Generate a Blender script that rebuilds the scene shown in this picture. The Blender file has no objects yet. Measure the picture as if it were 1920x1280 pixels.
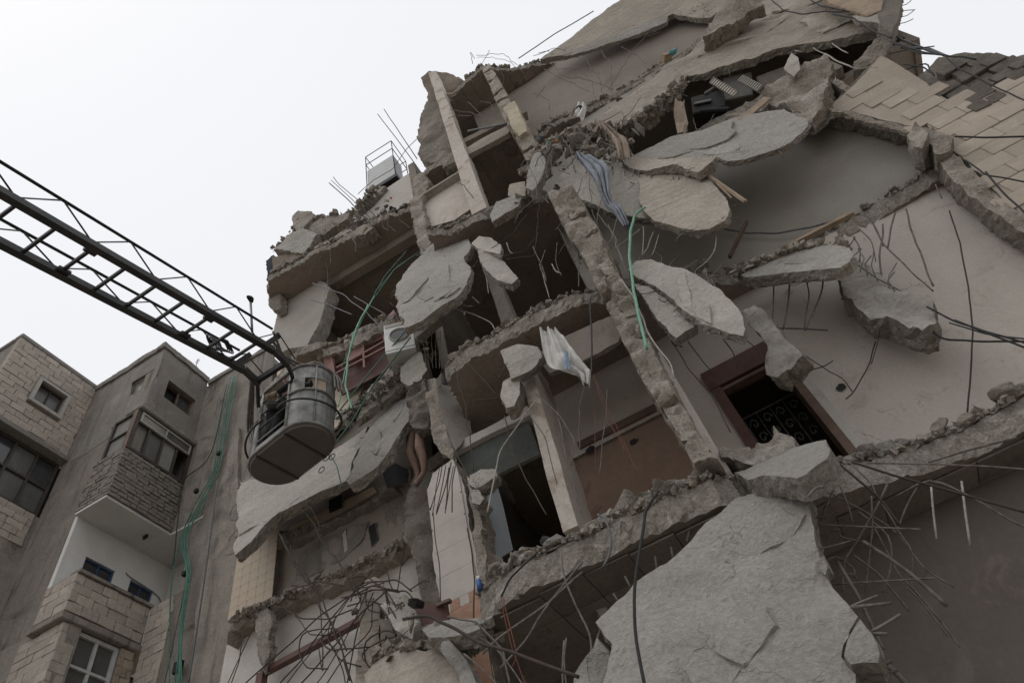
import bpy, bmesh, math, random
import numpy as np
from mathutils import Vector, Matrix, noise, geometry

# ------------------------------------------------------------------ scene, camera, sky, sun, exposure
scene = bpy.context.scene
CAMZ = 1.6
FPX = 1265.0
HEADING, PITCH, ROLL = (math.radians(a) for a in (-15.0, 51.1, -17.5))
_ca, _sa, _cb, _sb, _cc, _sc = (math.cos(HEADING), math.sin(HEADING), math.cos(PITCH), math.sin(PITCH), math.cos(ROLL), math.sin(ROLL))
FW = Vector((_sa * _cb, _ca * _cb, _sb)); RT0 = Vector((_ca, -_sa, 0)); UP0 = RT0.cross(FW)
RT = RT0 * _cc + UP0 * _sc; UP = UP0 * _cc - RT0 * _sc
EYE = Vector((0, 0, CAMZ))
cam_data = bpy.data.cameras.new('camera'); cam = bpy.data.objects.new('camera', cam_data)
scene.collection.objects.link(cam)
cam_data.sensor_width = 36.0; cam_data.lens = FPX / 1920 * 36.0
cam_data.clip_start = 0.05; cam_data.clip_end = 1500
cam.matrix_world = Matrix(((RT.x, UP.x, -FW.x, EYE.x), (RT.y, UP.y, -FW.y, EYE.y), (RT.z, UP.z, -FW.z, EYE.z), (0, 0, 0, 1)))
scene.camera = cam

SUN_EL, SUN_AZ = math.radians(62), math.radians(215)      # azimuth clockwise from +Y
world = bpy.data.worlds.new('World'); scene.world = world; world.use_nodes = True
wn = world.node_tree.nodes; wl = world.node_tree.links; wn.clear()
w_out = wn.new('ShaderNodeOutputWorld'); w_bg = wn.new('ShaderNodeBackground')
w_sky = wn.new('ShaderNodeTexSky'); w_sky.sky_type = 'NISHITA'; w_sky.sun_disc = False
w_sky.sun_elevation = SUN_EL; w_sky.sun_rotation = SUN_AZ; w_sky.dust_density = 6; w_sky.air_density = 1.2
w_mix = wn.new('ShaderNodeMix'); w_mix.data_type = 'RGBA'; w_mix.inputs[0].default_value = 0.9
w_mix.inputs[7].default_value = (9.55, 9.65, 9.9, 1)        # even cloud layer over the clear sky
wl.new(w_sky.outputs[0], w_mix.inputs[6]); wl.new(w_mix.outputs[2], w_bg.inputs[0]); wl.new(w_bg.outputs[0], w_out.inputs[0])
w_bg.inputs[1].default_value = 0.1
sun_d = bpy.data.lights.new('sun', 'SUN'); sun_d.energy = 0.5; sun_d.angle = math.radians(25); sun_d.color = (1, 0.97, 0.92)
sun = bpy.data.objects.new('sun', sun_d); scene.collection.objects.link(sun)
_sd = Vector((math.sin(SUN_AZ) * math.cos(SUN_EL), math.cos(SUN_AZ) * math.cos(SUN_EL), math.sin(SUN_EL)))
sun.rotation_euler = _sd.to_track_quat('Z', 'Y').to_euler(); sun.location = (0, 0, 40)
vs = scene.view_settings
vs.view_transform = 'Standard'; vs.look = 'None'; vs.exposure = 0.0; vs.gamma = 1.0; vs.use_curve_mapping = False

# ------------------------------------------------------------------ photo pixel -> point on a known plane
def ray(px, py):
    return RT * ((px - 960) / FPX) - UP * ((py - 640) / FPX) + FW
def P(px, py, Y):            # on the frontal plane Y
    r = ray(px, py); return EYE + r * (Y / r.y)
def PX(px, py, X):           # on the side plane X
    r = ray(px, py); return EYE + r * (X / r.x)
def PZ(px, py, z):           # on the level z above the eye
    r = ray(px, py); return EYE + r * (z / r.z)

col = scene.collection
def tag(o, label=None, cat=None, group=None, kind=None):
    if label: o['label'] = label
    if cat: o['category'] = cat
    if group: o['group'] = group
    if kind: o['kind'] = kind
    return o
def root(name, loc, label=None, cat=None, group=None, kind=None):
    o = bpy.data.objects.new(name, None); o.location = loc; o.empty_display_size = 0.2; col.objects.link(o)
    return tag(o, label, cat, group, kind)
def worldloc(o):
    return o.location + (worldloc(o.parent) if o.parent else Vector())
def link(o, parent, loc):
    col.objects.link(o)
    if parent is not None:
        o.parent = parent; o.location = Vector(loc) - worldloc(parent)
    else: o.location = loc
    return o
def mk(name, verts, faces, mats, parent=None, fm=None, smooth=None):
    vv = [Vector(v) for v in verts]
    lo = Vector((min(v.x for v in vv), min(v.y for v in vv), min(v.z for v in vv))); hi = Vector((max(v.x for v in vv), max(v.y for v in vv), max(v.z for v in vv)))
    c = (lo + hi) / 2; c.z = lo.z
    me = bpy.data.meshes.new(name); me.from_pydata([v - c for v in vv], [], faces)
    if not isinstance(mats, (list, tuple)): mats = [mats]
    for m in mats: me.materials.append(m)
    if fm is not None: me.polygons.foreach_set('material_index', fm)
    if smooth is True: me.polygons.foreach_set('use_smooth', [True] * len(me.polygons))
    elif smooth is not None: me.polygons.foreach_set('use_smooth', smooth)
    me.update()
    o = bpy.data.objects.new(name, me); return link(o, parent, c)

# ------------------------------------------------------------------ materials
def nt(m):
    m.use_nodes = True; n = m.node_tree.nodes; return n, m.node_tree.links, n['Principled BSDF']
def mth(n, l, op, a, b=None, clamp=False):
    x = n.new('ShaderNodeMath'); x.operation = op; x.use_clamp = clamp
    for i, q in enumerate((a, b)):
        if q is None: continue
        if isinstance(q, (int, float)): x.inputs[i].default_value = q
        else: l.new(q, x.inputs[i])
    return x.outputs[0]
def noi(n, l, vec, scale, detail=6, rough=0.6, dist=0):
    x = n.new('ShaderNodeTexNoise'); x.inputs['Scale'].default_value = scale; x.inputs['Detail'].default_value = detail
    x.inputs['Roughness'].default_value = rough; x.inputs['Distortion'].default_value = dist; l.new(vec, x.inputs['Vector']); return x.outputs['Fac']
def mixc(n, l, f, a, b, mode='MIX'):
    x = n.new('ShaderNodeMix'); x.data_type = 'RGBA'; x.blend_type = mode
    if isinstance(f, (int, float)): x.inputs[0].default_value = f
    else: l.new(f, x.inputs[0])
    for i, q in ((6, a), (7, b)):
        if isinstance(q, tuple): x.inputs[i].default_value = (*q, 1)
        else: l.new(q, x.inputs[i])
    return x.outputs[2]
def smooth(n, l, v, a, b):
    x = n.new('ShaderNodeMapRange'); x.interpolation_type = 'SMOOTHSTEP'; l.new(v, x.inputs[0])
    x.inputs[1].default_value = a; x.inputs[2].default_value = b; return x.outputs[0]
def mineral(name, c1, c2, c3=None, patch=0.7, patchw=(0.55, 0.68), bump=0.5, fine=22, coarse=3.5, crack=0.0, rough=0.92, streak=0.0, grainy=0.25, spec=0.2, strata=0.0, dist=0.035, spots=0.0, finew=0.5):
    """concrete, plaster, stone: two tones, patches of a third, grain, pits, hairline cracks"""
    m = bpy.data.materials.new(name); n, l, b = nt(m)
    tc = n.new('ShaderNodeTexCoord'); oi = n.new('ShaderNodeObjectInfo')
    off = n.new('ShaderNodeVectorMath'); off.operation = 'ADD'; l.new(tc.outputs['Object'], off.inputs[0])
    sc = n.new('ShaderNodeVectorMath'); sc.operation = 'SCALE'; sc.inputs[0].default_value = (17, 31, 23); l.new(oi.outputs['Random'], sc.inputs['Scale']); l.new(sc.outputs[0], off.inputs[1])
    v = off.outputs[0]
    a = noi(n, l, v, 1.3, 7, 0.62, 0.3)
    colr = mixc(n, l, smooth(n, l, a, 0.3, 0.7), c1, c2)
    if c3:
        pz = noi(n, l, v, patch, 9, 0.65, 0.6); colr = mixc(n, l, smooth(n, l, pz, *patchw), colr, c3)
    if streak:
        mp = n.new('ShaderNodeMapping'); mp.inputs['Scale'].default_value = (3.2, 3.2, 0.28); l.new(v, mp.inputs[0])
        s = noi(n, l, mp.outputs[0], 1.6, 6, 0.6); s = smooth(n, l, s, 0.5, 0.75); colr = mixc(n, l, mth(n, l, 'MULTIPLY', s, streak), colr, (0.06, 0.052, 0.045))
    g = noi(n, l, v, fine, 8, 0.7)
    gv = n.new('ShaderNodeMapRange'); l.new(g, gv.inputs[0]); gv.inputs[1].default_value = 0.25; gv.inputs[2].default_value = 0.75; gv.inputs[3].default_value = 1 - grainy; gv.inputs[4].default_value = 1 + grainy
    rv = n.new('ShaderNodeMapRange'); l.new(oi.outputs['Random'], rv.inputs[0]); rv.inputs[3].default_value = 0.9; rv.inputs[4].default_value = 1.1
    val = mth(n, l, 'MULTIPLY', gv.outputs[0], rv.outputs[0])
    vm = n.new('ShaderNodeVectorMath'); vm.operation = 'SCALE'; l.new(colr, vm.inputs[0]); l.new(val, vm.inputs['Scale']); colr = vm.outputs[0]
    h = mth(n, l, 'ADD', mth(n, l, 'MULTIPLY', noi(n, l, v, coarse, 8, 0.6, 0.4), 1.3), mth(n, l, 'MULTIPLY', g, finew))
    if spots:
        sp_ = smooth(n, l, noi(n, l, v, 7, 5, 0.7, 0.8), 0.66, 0.72); colr = mixc(n, l, mth(n, l, 'MULTIPLY', sp_, spots), colr, tuple(x * 0.5 for x in c2))
        sq_ = smooth(n, l, noi(n, l, v, 2.6, 9, 0.72, 1.2), 0.56, 0.66); colr = mixc(n, l, mth(n, l, 'MULTIPLY', sq_, spots * 0.6), colr, (0.27, 0.225, 0.18))
        mp3 = n.new('ShaderNodeMapping'); mp3.inputs['Scale'].default_value = (5, 5, 0.5); l.new(v, mp3.inputs[0])
        s3 = smooth(n, l, noi(n, l, mp3.outputs[0], 1.0, 6, 0.7), 0.6, 0.75); colr = mixc(n, l, mth(n, l, 'MULTIPLY', s3, spots * 0.45), colr, tuple(x * 0.62 for x in c2)); h = mth(n, l, 'SUBTRACT', h, mth(n, l, 'MULTIPLY', sp_, 0.7))
    if strata:
        mp2 = n.new('ShaderNodeMapping'); mp2.inputs['Rotation'].default_value = (0.5, 0.35, 0.5); mp2.inputs['Scale'].default_value = (0.7, 2.2, 9.0); l.new(v, mp2.inputs[0])
        st = noi(n, l, mp2.outputs[0], 1.5, 7, 0.65, 0.5); h = mth(n, l, 'ADD', h, mth(n, l, 'MULTIPLY', st, strata))
        colr = mixc(n, l, mth(n, l, 'MULTIPLY', smooth(n, l, st, 0.52, 0.7), 0.5 * min(1.0, strata)), colr, tuple(x * 0.55 for x in c2))
    if crack:
        dz = n.new('ShaderNodeTexNoise'); dz.inputs['Scale'].default_value = 2.3; dz.inputs['Detail'].default_value = 5; l.new(v, dz.inputs['Vector'])
        ad = n.new('ShaderNodeVectorMath'); ad.operation = 'MULTIPLY_ADD'; l.new(dz.outputs['Color'], ad.inputs[0]); ad.inputs[1].default_value = (0.7, 0.7, 0.7); l.new(v, ad.inputs[2])
        vo = n.new('ShaderNodeTexVoronoi'); vo.feature = 'DISTANCE_TO_EDGE'; vo.inputs['Scale'].default_value = 1.3; l.new(ad.outputs[0], vo.inputs['Vector'])
        ck = mth(n, l, 'SUBTRACT', 1.0, smooth(n, l, vo.outputs['Distance'], 0.0, 0.007))
        ck = mth(n, l, 'MULTIPLY', ck, smooth(n, l, noi(n, l, v, 0.9, 3), 0.5, 0.62))
        ck = mth(n, l, 'MULTIPLY', ck, crack)
        colr = mixc(n, l, ck, colr, (0.035, 0.03, 0.026)); h = mth(n, l, 'SUBTRACT', h, ck)
    bp = n.new('ShaderNodeBump'); bp.inputs['Strength'].default_value = bump; bp.inputs['Distance'].default_value = dist; l.new(h, bp.inputs['Height'])
    l.new(colr, b.inputs['Base Color']); l.new(bp.outputs[0], b.inputs['Normal']); b.inputs['Roughness'].default_value = rough
    b.inputs['Specular IOR Level'].default_value = spec
    return m
def plain(name, c, rough=0.6, metal=0.0, var=0.2, scale=8, bump=0.08, c2=None, spec=0.4):
    m = bpy.data.materials.new(name); n, l, b = nt(m); tc = n.new('ShaderNodeTexCoord'); v = tc.outputs['Object']
    a = noi(n, l, v, scale, 6, 0.65)
    d = c2 if c2 else tuple(x * (1 - 2 * var) for x in c)
    l.new(mixc(n, l, smooth(n, l, a, 0.38, 0.68), c, d), b.inputs['Base Color'])
    bp = n.new('ShaderNodeBump'); bp.inputs['Strength'].default_value = bump; bp.inputs['Distance'].default_value = 0.02; l.new(noi(n, l, v, scale * 4, 5), bp.inputs['Height']); l.new(bp.outputs[0], b.inputs['Normal'])
    b.inputs['Roughness'].default_value = rough; b.inputs['Metallic'].default_value = metal; b.inputs['Specular IOR Level'].default_value = spec
    return m
M = {}
M['slab'] = mineral('slab_concrete', (0.423, 0.396, 0.357), (0.344, 0.321, 0.286), (0.461, 0.426, 0.376), bump=0.85, crack=0.8, strata=0.5, dist=0.05)
M['slab2'] = mineral('slab_concrete_tan', (0.410, 0.367, 0.316), (0.322, 0.287, 0.244), (0.443, 0.411, 0.368), bump=0.8, crack=0.9, strata=0.9, dist=0.05)
M['pale'] = mineral('slab_pale', (0.455, 0.436, 0.400), (0.394, 0.371, 0.336), (0.344, 0.321, 0.286), bump=1.0, fine=24, coarse=7, crack=0.25, dist=0.06, grainy=0.24, finew=1.1)
M['edge'] = mineral('broken_concrete', (0.373, 0.341, 0.298), (0.264, 0.236, 0.201), (0.443, 0.416, 0.373), patch=4, bump=1.0, fine=34, coarse=11, grainy=0.45, dist=0.08)
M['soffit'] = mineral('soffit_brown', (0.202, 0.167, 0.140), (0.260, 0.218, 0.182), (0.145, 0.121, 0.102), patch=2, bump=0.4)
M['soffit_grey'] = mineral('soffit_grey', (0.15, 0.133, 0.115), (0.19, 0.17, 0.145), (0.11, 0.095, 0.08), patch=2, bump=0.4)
M['plaster'] = mineral('plaster_pink_white', (0.50, 0.458, 0.42), (0.455, 0.41, 0.37), (0.37, 0.315, 0.265), patch=0.5, patchw=(0.56, 0.7), bump=0.16, fine=30, coarse=2, grainy=0.1, crack=0.6, spots=0.6)
M['plaster_grey'] = mineral('plaster_grey', (0.33, 0.31, 0.28), (0.28, 0.26, 0.23), (0.37, 0.35, 0.32), patch=0.5, bump=0.16, fine=30, coarse=2, grainy=0.1, spots=0.6)
M['plaster_white'] = mineral('plaster_white', (0.50, 0.475, 0.44), (0.44, 0.41, 0.375), (0.35, 0.31, 0.27), patch=0.8, patchw=(0.6, 0.75), bump=0.15, grainy=0.1, spots=0.6)
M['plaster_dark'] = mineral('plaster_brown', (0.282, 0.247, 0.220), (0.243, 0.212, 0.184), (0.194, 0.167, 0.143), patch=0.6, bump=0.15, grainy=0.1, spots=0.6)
M['paint_orange'] = mineral('paint_terracotta', (0.254, 0.180, 0.137), (0.207, 0.144, 0.113), (0.144, 0.066, 0.055), patch=1.1, patchw=(0.6, 0.68), bump=0.15, grainy=0.12)
M['wall_dirty'] = mineral('wall_dirty_render', (0.264, 0.236, 0.205), (0.196, 0.176, 0.157), (0.107, 0.096, 0.084), patch=0.8, patchw=(0.54, 0.72), bump=0.5, streak=0.75, fine=16)
M['wall_grey'] = mineral('wall_grey_render', (0.23, 0.215, 0.195), (0.18, 0.165, 0.15), (0.30, 0.275, 0.24), patch=1.1, patchw=(0.55, 0.7), bump=0.5, streak=0.4, fine=16)
M['block'] = mineral('stone_block', (0.419, 0.372, 0.322), (0.360, 0.317, 0.274), (0.282, 0.247, 0.212), patch=1.5, patchw=(0.56, 0.75), bump=0.6, fine=24, streak=0.3)
M['block_dim'] = mineral('stone_block_dim', (0.36, 0.30, 0.235), (0.29, 0.24, 0.185), (0.20, 0.165, 0.13), patch=1.5, bump=0.5, fine=24)
M['mortar'] = mineral('mortar', (0.244, 0.216, 0.185), (0.175, 0.156, 0.133), bump=0.6)
M['rubblestone'] = mineral('rubble_stone', (0.264, 0.236, 0.205), (0.185, 0.166, 0.143), (0.343, 0.311, 0.272), patch=5, bump=0.8)
M['ashlar'] = mineral('facade_stone', (0.407, 0.353, 0.294), (0.358, 0.308, 0.257), (0.439, 0.392, 0.338), patch=0.9, bump=0.2, fine=26, grainy=0.12)
M['rough_stone'] = mineral('rough_backing', (0.234, 0.206, 0.179), (0.146, 0.131, 0.111), (0.293, 0.262, 0.226), patch=6, bump=1.0, coarse=12)
M['masonry'] = mineral('broken_masonry', (0.421, 0.382, 0.331), (0.312, 0.277, 0.234), (0.483, 0.451, 0.408), patch=3, bump=1.0, fine=30, coarse=9, grainy=0.4, dist=0.08)
M['yellowstone'] = mineral('yellow_stone', (0.47, 0.415, 0.32), (0.38, 0.33, 0.25), bump=0.6)
M['white_paint'] = mineral('white_paint', (0.58, 0.57, 0.55), (0.51, 0.50, 0.48), (0.42, 0.40, 0.37), patch=1.5, patchw=(0.6, 0.75), bump=0.1, grainy=0.06)
M['column'] = mineral('column_paint', (0.46, 0.42, 0.375), (0.40, 0.36, 0.315), (0.30, 0.255, 0.21), patch=2, patchw=(0.5, 0.62), bump=0.6, grainy=0.2, crack=0.4)
M['tile_white'] = plain('tile_white', (0.44, 0.395, 0.355), rough=0.4, var=0.05, scale=3, bump=0.02)
M['tile_orange'] = plain('tile_orange', (0.36, 0.20, 0.125), rough=0.4, var=0.1, scale=5, bump=0.02)
M['tile_beige'] = plain('tile_beige', (0.40, 0.325, 0.24), rough=0.5, var=0.06, scale=3, bump=0.05)
M['rebar'] = plain('rebar_steel', (0.05, 0.043, 0.037), rough=0.75, metal=0.3, scale=14, c2=(0.075, 0.052, 0.04))
M['rebar_dusty'] = plain('rebar_dusty', (0.17, 0.155, 0.14), rough=0.9, scale=14, c2=(0.085, 0.07, 0.06))
M['wire_black'] = plain('cable_black', (0.022, 0.022, 0.023), rough=0.6, scale=20)
M['wire_grey'] = plain('cable_grey', (0.13, 0.135, 0.14), rough=0.6, scale=20)
M['wire_pale'] = plain('cable_pale', (0.40, 0.37, 0.33), rough=0.7, scale=20)
M['wire_red'] = plain('cable_red', (0.16, 0.045, 0.03), rough=0.6, scale=20)
M['pipe_green'] = plain('pipe_green', (0.17, 0.38, 0.26), rough=0.5, scale=12, var=0.12)
M['wire_green'] = plain('wire_green', (0.05, 0.17, 0.125), rough=0.55, scale=12)
M['steel_dark'] = plain('ladder_steel', (0.032, 0.034, 0.035), rough=0.45, metal=0.4, scale=6, c2=(0.055, 0.05, 0.045))
M['steel_pale'] = plain('brace_steel', (0.20, 0.21, 0.215), rough=0.4, metal=0.6, scale=9)
M['basket'] = plain('basket_aluminium', (0.25, 0.25, 0.245), rough=0.55, metal=0.35, scale=6, c2=(0.13, 0.127, 0.12), bump=0.12)
M['basket_base'] = plain('basket_underside', (0.12, 0.105, 0.092), rough=0.7, metal=0.2, scale=4, c2=(0.10, 0.09, 0.08))
M['hose'] = plain('pipe_bare', (0.20, 0.185, 0.17), rough=0.6, metal=0.3, scale=10)
M['wood_red'] = plain('wood_red_brown', (0.105, 0.052, 0.04), rough=0.6, scale=5, c2=(0.075, 0.03, 0.022))
M['wood_brown'] = plain('wood_brown', (0.14, 0.09, 0.065), rough=0.65, scale=5)
M['wood_tan'] = plain('wood_tan', (0.33, 0.255, 0.185), rough=0.85, scale=7, c2=(0.23, 0.175, 0.125), bump=0.3)
M['metal_pink'] = plain('metal_dusty_red', (0.22, 0.11, 0.095), rough=0.65, scale=5, c2=(0.15, 0.075, 0.065))
M['appliance'] = plain('appliance_white', (0.62, 0.62, 0.61), rough=0.4, scale=4, var=0.08)
M['black'] = plain('matt_black', (0.015, 0.015, 0.016), rough=0.7)
M['glass'] = plain('window_glass', (0.035, 0.037, 0.04), rough=0.12, scale=2, c2=(0.06, 0.058, 0.055), spec=0.6, bump=0.01)
M['glass_pale'] = plain('window_glass_dusty', (0.24, 0.235, 0.22), rough=0.3, scale=2, c2=(0.16, 0.155, 0.145), bump=0.01)
M['glass_mid'] = plain('window_glass_grey', (0.10, 0.10, 0.095), rough=0.25, scale=2, c2=(0.065, 0.063, 0.06), bump=0.01)
M['frame_dark'] = plain('frame_dark', (0.05, 0.04, 0.035), rough=0.6)
M['frame_grey'] = plain('frame_grey', (0.36, 0.34, 0.31), rough=0.6, var=0.1)
M['frame_white'] = plain('frame_white', (0.50, 0.50, 0.50), rough=0.5, var=0.08)
M['frame_blue'] = plain('frame_blue', (0.035, 0.07, 0.15), rough=0.5)
M['door_blue'] = plain('door_pale_blue', (0.36, 0.40, 0.43), rough=0.6, var=0.06, scale=3)
M['cloth_grey'] = plain('cloth_grey', (0.26, 0.28, 0.32), rough=0.95, scale=6, var=0.15)
M['cloth_white'] = plain('woven_sack_white', (0.56, 0.55, 0.53), rough=0.9, scale=5, var=0.1, bump=0.3)
M['cloth_blue'] = plain('woven_sack_blue', (0.25, 0.32, 0.40), rough=0.9)
M['cloth_tan'] = plain('cloth_tan', (0.36, 0.29, 0.23), rough=0.95, var=0.15)
M['cloth_dark'] = plain('cloth_dark', (0.03, 0.034, 0.045), rough=0.95)
M['uniform'] = plain('uniform_navy', (0.022, 0.024, 0.028), rough=0.9)
M['skin'] = plain('skin', (0.27, 0.165, 0.13), rough=0.85, scale=16, c2=(0.19, 0.14, 0.12), bump=0.2)
M['helmet'] = plain('helmet_white', (0.68, 0.68, 0.66), rough=0.4, var=0.05)
M['glove'] = plain('glove_tan', (0.33, 0.27, 0.20), rough=0.9)
M['boot'] = plain('boot_sole', (0.17, 0.14, 0.11), rough=0.9)
M['tank'] = plain('tank_galvanised', (0.19, 0.20, 0.21), rough=0.5, metal=0.3, scale=3, var=0.1)
M['blue_plastic'] = plain('plastic_blue', (0.03, 0.09, 0.26), rough=0.5)
M['cyan_plastic'] = plain('plastic_cyan', (0.10, 0.32, 0.38), rough=0.6)
M['red_plastic'] = plain('plastic_red', (0.42, 0.03, 0.025), rough=0.5)
M['orange_plastic'] = plain('plastic_orange', (0.50, 0.15, 0.03), rough=0.5)
M['fridge'] = plain('appliance_grey', (0.12, 0.115, 0.105), rough=0.5, scale=3)
M['green_sheet'] = mineral('green_grey_paint', (0.105, 0.115, 0.105), (0.08, 0.085, 0.08), (0.14, 0.14, 0.125), patch=2, bump=0.2)
M['wall_shade'] = mineral('wall_shade_tint', (0.180, 0.156, 0.141), (0.151, 0.131, 0.117), (0.210, 0.186, 0.167), patch=0.6, bump=0.15, grainy=0.1, spots=0.5)  # ground-storey brown, darkened: shade under the slab overhang put into the colour
M['ground'] = mineral('dusty_ground', (0.31, 0.28, 0.235), (0.25, 0.22, 0.185), (0.36, 0.32, 0.27), bump=0.5)

# ------------------------------------------------------------------ shapes
def pip(pts, poly):
    x, y = pts[:, 0], pts[:, 1]; ins = np.zeros(len(pts), bool); n = len(poly)
    for i in range(n):
        x1, y1 = poly[i]; x2, y2 = poly[(i + 1) % n]
        if y1 == y2: continue
        c = ((y1 > y) != (y2 > y)) & (x < (x2 - x1) * (y - y1) / (y2 - y1) + x1); ins ^= c
    return ins
def jag(poly, seg, amp, rnd):
    out = []
    n = len(poly)
    for i in range(n):
        a = Vector(poly[i]); b = Vector(poly[(i + 1) % n]); d = b - a; L = d.length
        if L < 1e-6: continue
        k = max(1, int(L / seg)); pr = Vector((-d.y, d.x)) / L
        out.append(tuple(a)); w = 0
        for j in range(1, k):
            w = 0.55 * w + rnd.gauss(0, amp); e = min(1, min(j, k - j) / 1.5)
            out.append(tuple(a + d * ((j + rnd.uniform(-0.3, 0.3)) / k) + pr * w * e))
    return out
class Pl:      # a plane in space: origin, two axes and the face normal
    def __init__(s, o, u, v, n): s.o, s.u, s.v, s.n = o, u, v, n
    def at(s, a, b, d=0): return s.o + s.u * a + s.v * b + s.n * d
    def hit(s, px, py):
        r = ray(px, py); t = (s.o - EYE).dot(s.n) / r.dot(s.n); q = EYE + r * t - s.o
        return (q.dot(s.u), q.dot(s.v))
def lean_plane(px, py, Y, yaw=0, lean=0):
    """frontal plane through a photo point at depth Y; yaw turns its right end away, lean tips its top away"""
    y, l = math.radians(yaw), math.radians(lean)
    u = Vector((math.cos(y), math.sin(y), 0)); n = Vector((math.sin(y) * math.cos(l), -math.cos(y) * math.cos(l), math.sin(l))); v = n.cross(u)
    if v.z < 0: v = -v
    return Pl(P(px, py, Y), u, v, n)
def front_plane(Y): return Pl(Vector((0, Y, CAMZ)), Vector((1, 0, 0)), Vector((0, 0, 1)), Vector((0, -1, 0)))
def side_plane(X): return Pl(Vector((X, 0, CAMZ)), Vector((0, 1, 0)), Vector((0, 0, 1)), Vector((1, 0, 0)))
def level_plane(z): return Pl(Vector((0, 0, CAMZ + z)), Vector((1, 0, 0)), Vector((0, 1, 0)), Vector((0, 0, 1)))
_seed = [11]
def plate(name, poly, pl, thick, mats, parent=None, px=True, cell=0.1, rough=0.012, edge=0.016, seg=0.05, holes=(), bow=0.0, freq=1.4, ang=0.0, jagged=True, rings=3, taper=0.0):
    """broken slab or wall piece: outline on plane pl, uneven face, thick rough edge. mats = face, edge, back"""
    _seed[0] += 1; rnd = random.Random(_seed[0]); sd = Vector((rnd.uniform(-50, 50), rnd.uniform(-50, 50), rnd.uniform(-50, 50)))
    if not isinstance(mats, (list, tuple)): mats = (mats, mats, mats)
    q = [pl.hit(*p) for p in poly] if px else [tuple(p) for p in poly]
    hs = [([pl.hit(*p) for p in h] if px else [tuple(p) for p in h]) for h in holes]
    ar = sum(q[i][0] * q[(i + 1) % len(q)][1] - q[(i + 1) % len(q)][0] * q[i][1] for i in range(len(q)))
    if ar < 0: q = q[::-1]
    if jagged: q = jag(jag(q, 0.22 if ang else 0.28, ang or min(edge * 1.3, 0.05), rnd), seg, edge * 0.35, rnd)
    elif cell < 5: q = jag(q, max(cell * 2, 0.2), 0.0, rnd)
    xs = [p[0] for p in q]; ys = [p[1] for p in q]
    W, H = max(xs) - min(xs), max(ys) - min(ys)
    c = max(cell, math.sqrt(W * H / 5000))
    gx = np.arange(min(xs) + c / 2, max(xs), c); gy = np.arange(min(ys) + c / 2, max(ys), c)
    pts = np.zeros((0, 2))
    if len(gx) and len(gy):
        g = np.stack(np.meshgrid(gx, gy), -1).reshape(-1, 2); g = g + np.array([[rnd.uniform(-0.3, 0.3) * c, rnd.uniform(-0.3, 0.3) * c] for _ in range(len(g))])
        keep = pip(g, q)
        for h in hs: keep &= ~pip(g, h)
        ed = np.array(q); d2 = ((g[:, None, :] - ed[None, :, :]) ** 2).sum(-1).min(1) if len(g) * len(ed) < 4e6 else np.ones(len(g)) * 9
        keep &= d2 > (c * 0.35) ** 2; pts = g[keep]
    vc = [Vector(p) for p in q]; es = [(i, (i + 1) % len(q)) for i in range(len(q))]
    for h in hs:
        k = len(vc); vc += [Vector(p) for p in h]; es += [(k + i, k + (i + 1) % len(h)) for i in range(len(h))]
    vc += [Vector((float(a), float(b))) for a, b in pts]
    V2, _, F, _, _, _ = geometry.delaunay_2d_cdt(vc, es, [], 0, 1e-5)
    V2 = [(v.x, v.y) for v in V2]; A = np.array(V2)
    tri = [tuple(f) for f in F if len(f) == 3]
    cen = np.array([[(A[f[0]][0] + A[f[1]][0] + A[f[2]][0]) / 3, (A[f[0]][1] + A[f[1]][1] + A[f[2]][1]) / 3] for f in tri])
    k = pip(cen, q)
    for h in hs: k &= ~pip(cen, h)
    tri = [f for f, kk in zip(tri, k) if kk]
    def ccw(f):
        a, b, c_ = (V2[i] for i in f); return f if (b[0] - a[0]) * (c_[1] - a[1]) - (b[1] - a[1]) * (c_[0] - a[0]) > 0 else (f[0], f[2], f[1])
    tri = [ccw(f) for f in tri]
    flip = pl.u.cross(pl.v).dot(pl.n) < 0
    N = len(V2); dirs = set()
    for f in tri:
        for i in range(3): dirs.add((f[i], f[(i + 1) % 3]))
    bnd = [e for e in dirs if (e[1], e[0]) not in dirs]
    bv = {}
    for a, b in bnd:
        d = (Vector(V2[b]) - Vector(V2[a])).normalized(); o = Vector((d.y, -d.x))
        bv[a] = bv.get(a, Vector((0, 0))) + o; bv[b] = bv.get(b, Vector((0, 0))) + o
    mx, my = (max(xs) + min(xs)) / 2, (max(ys) + min(ys)) / 2
    verts = []
    def nz(x, y, z): p = pl.at(x, y) + sd; p.z += z; return noise.fractal(p * freq, 0.9, 2.1, 4)
    for i, (x, y) in enumerate(V2):
        d = rough * nz(x, y, 0) if rough else 0
        if bow: d += bow * (1 - ((x - mx) / (W / 2 + 1e-6)) ** 2) * (1 - 0.5 * ((y - my) / (H / 2 + 1e-6)) ** 2)
        if i in bv and rough: d -= abs(rnd.gauss(0, edge * 0.2))
        verts.append(pl.at(x, y, d))
    used = sorted(bv)
    mid = []
    for r in range(rings if edge else 0):
        t = (r + 1) / (rings + 1); mp = {}
        for i in used:
            o = bv[i].normalized() if bv[i].length > 1e-6 else Vector((0, 0))
            w = rnd.gauss(0, edge * 0.4) + edge * 0.2 - taper * t * thick
            mp[i] = len(verts); verts.append(pl.at(V2[i][0] + o.x * w, V2[i][1] + o.y * w, -thick * (t + rnd.uniform(-0.1, 0.1))))
        mid.append(mp)
    bk = len(verts)
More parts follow.
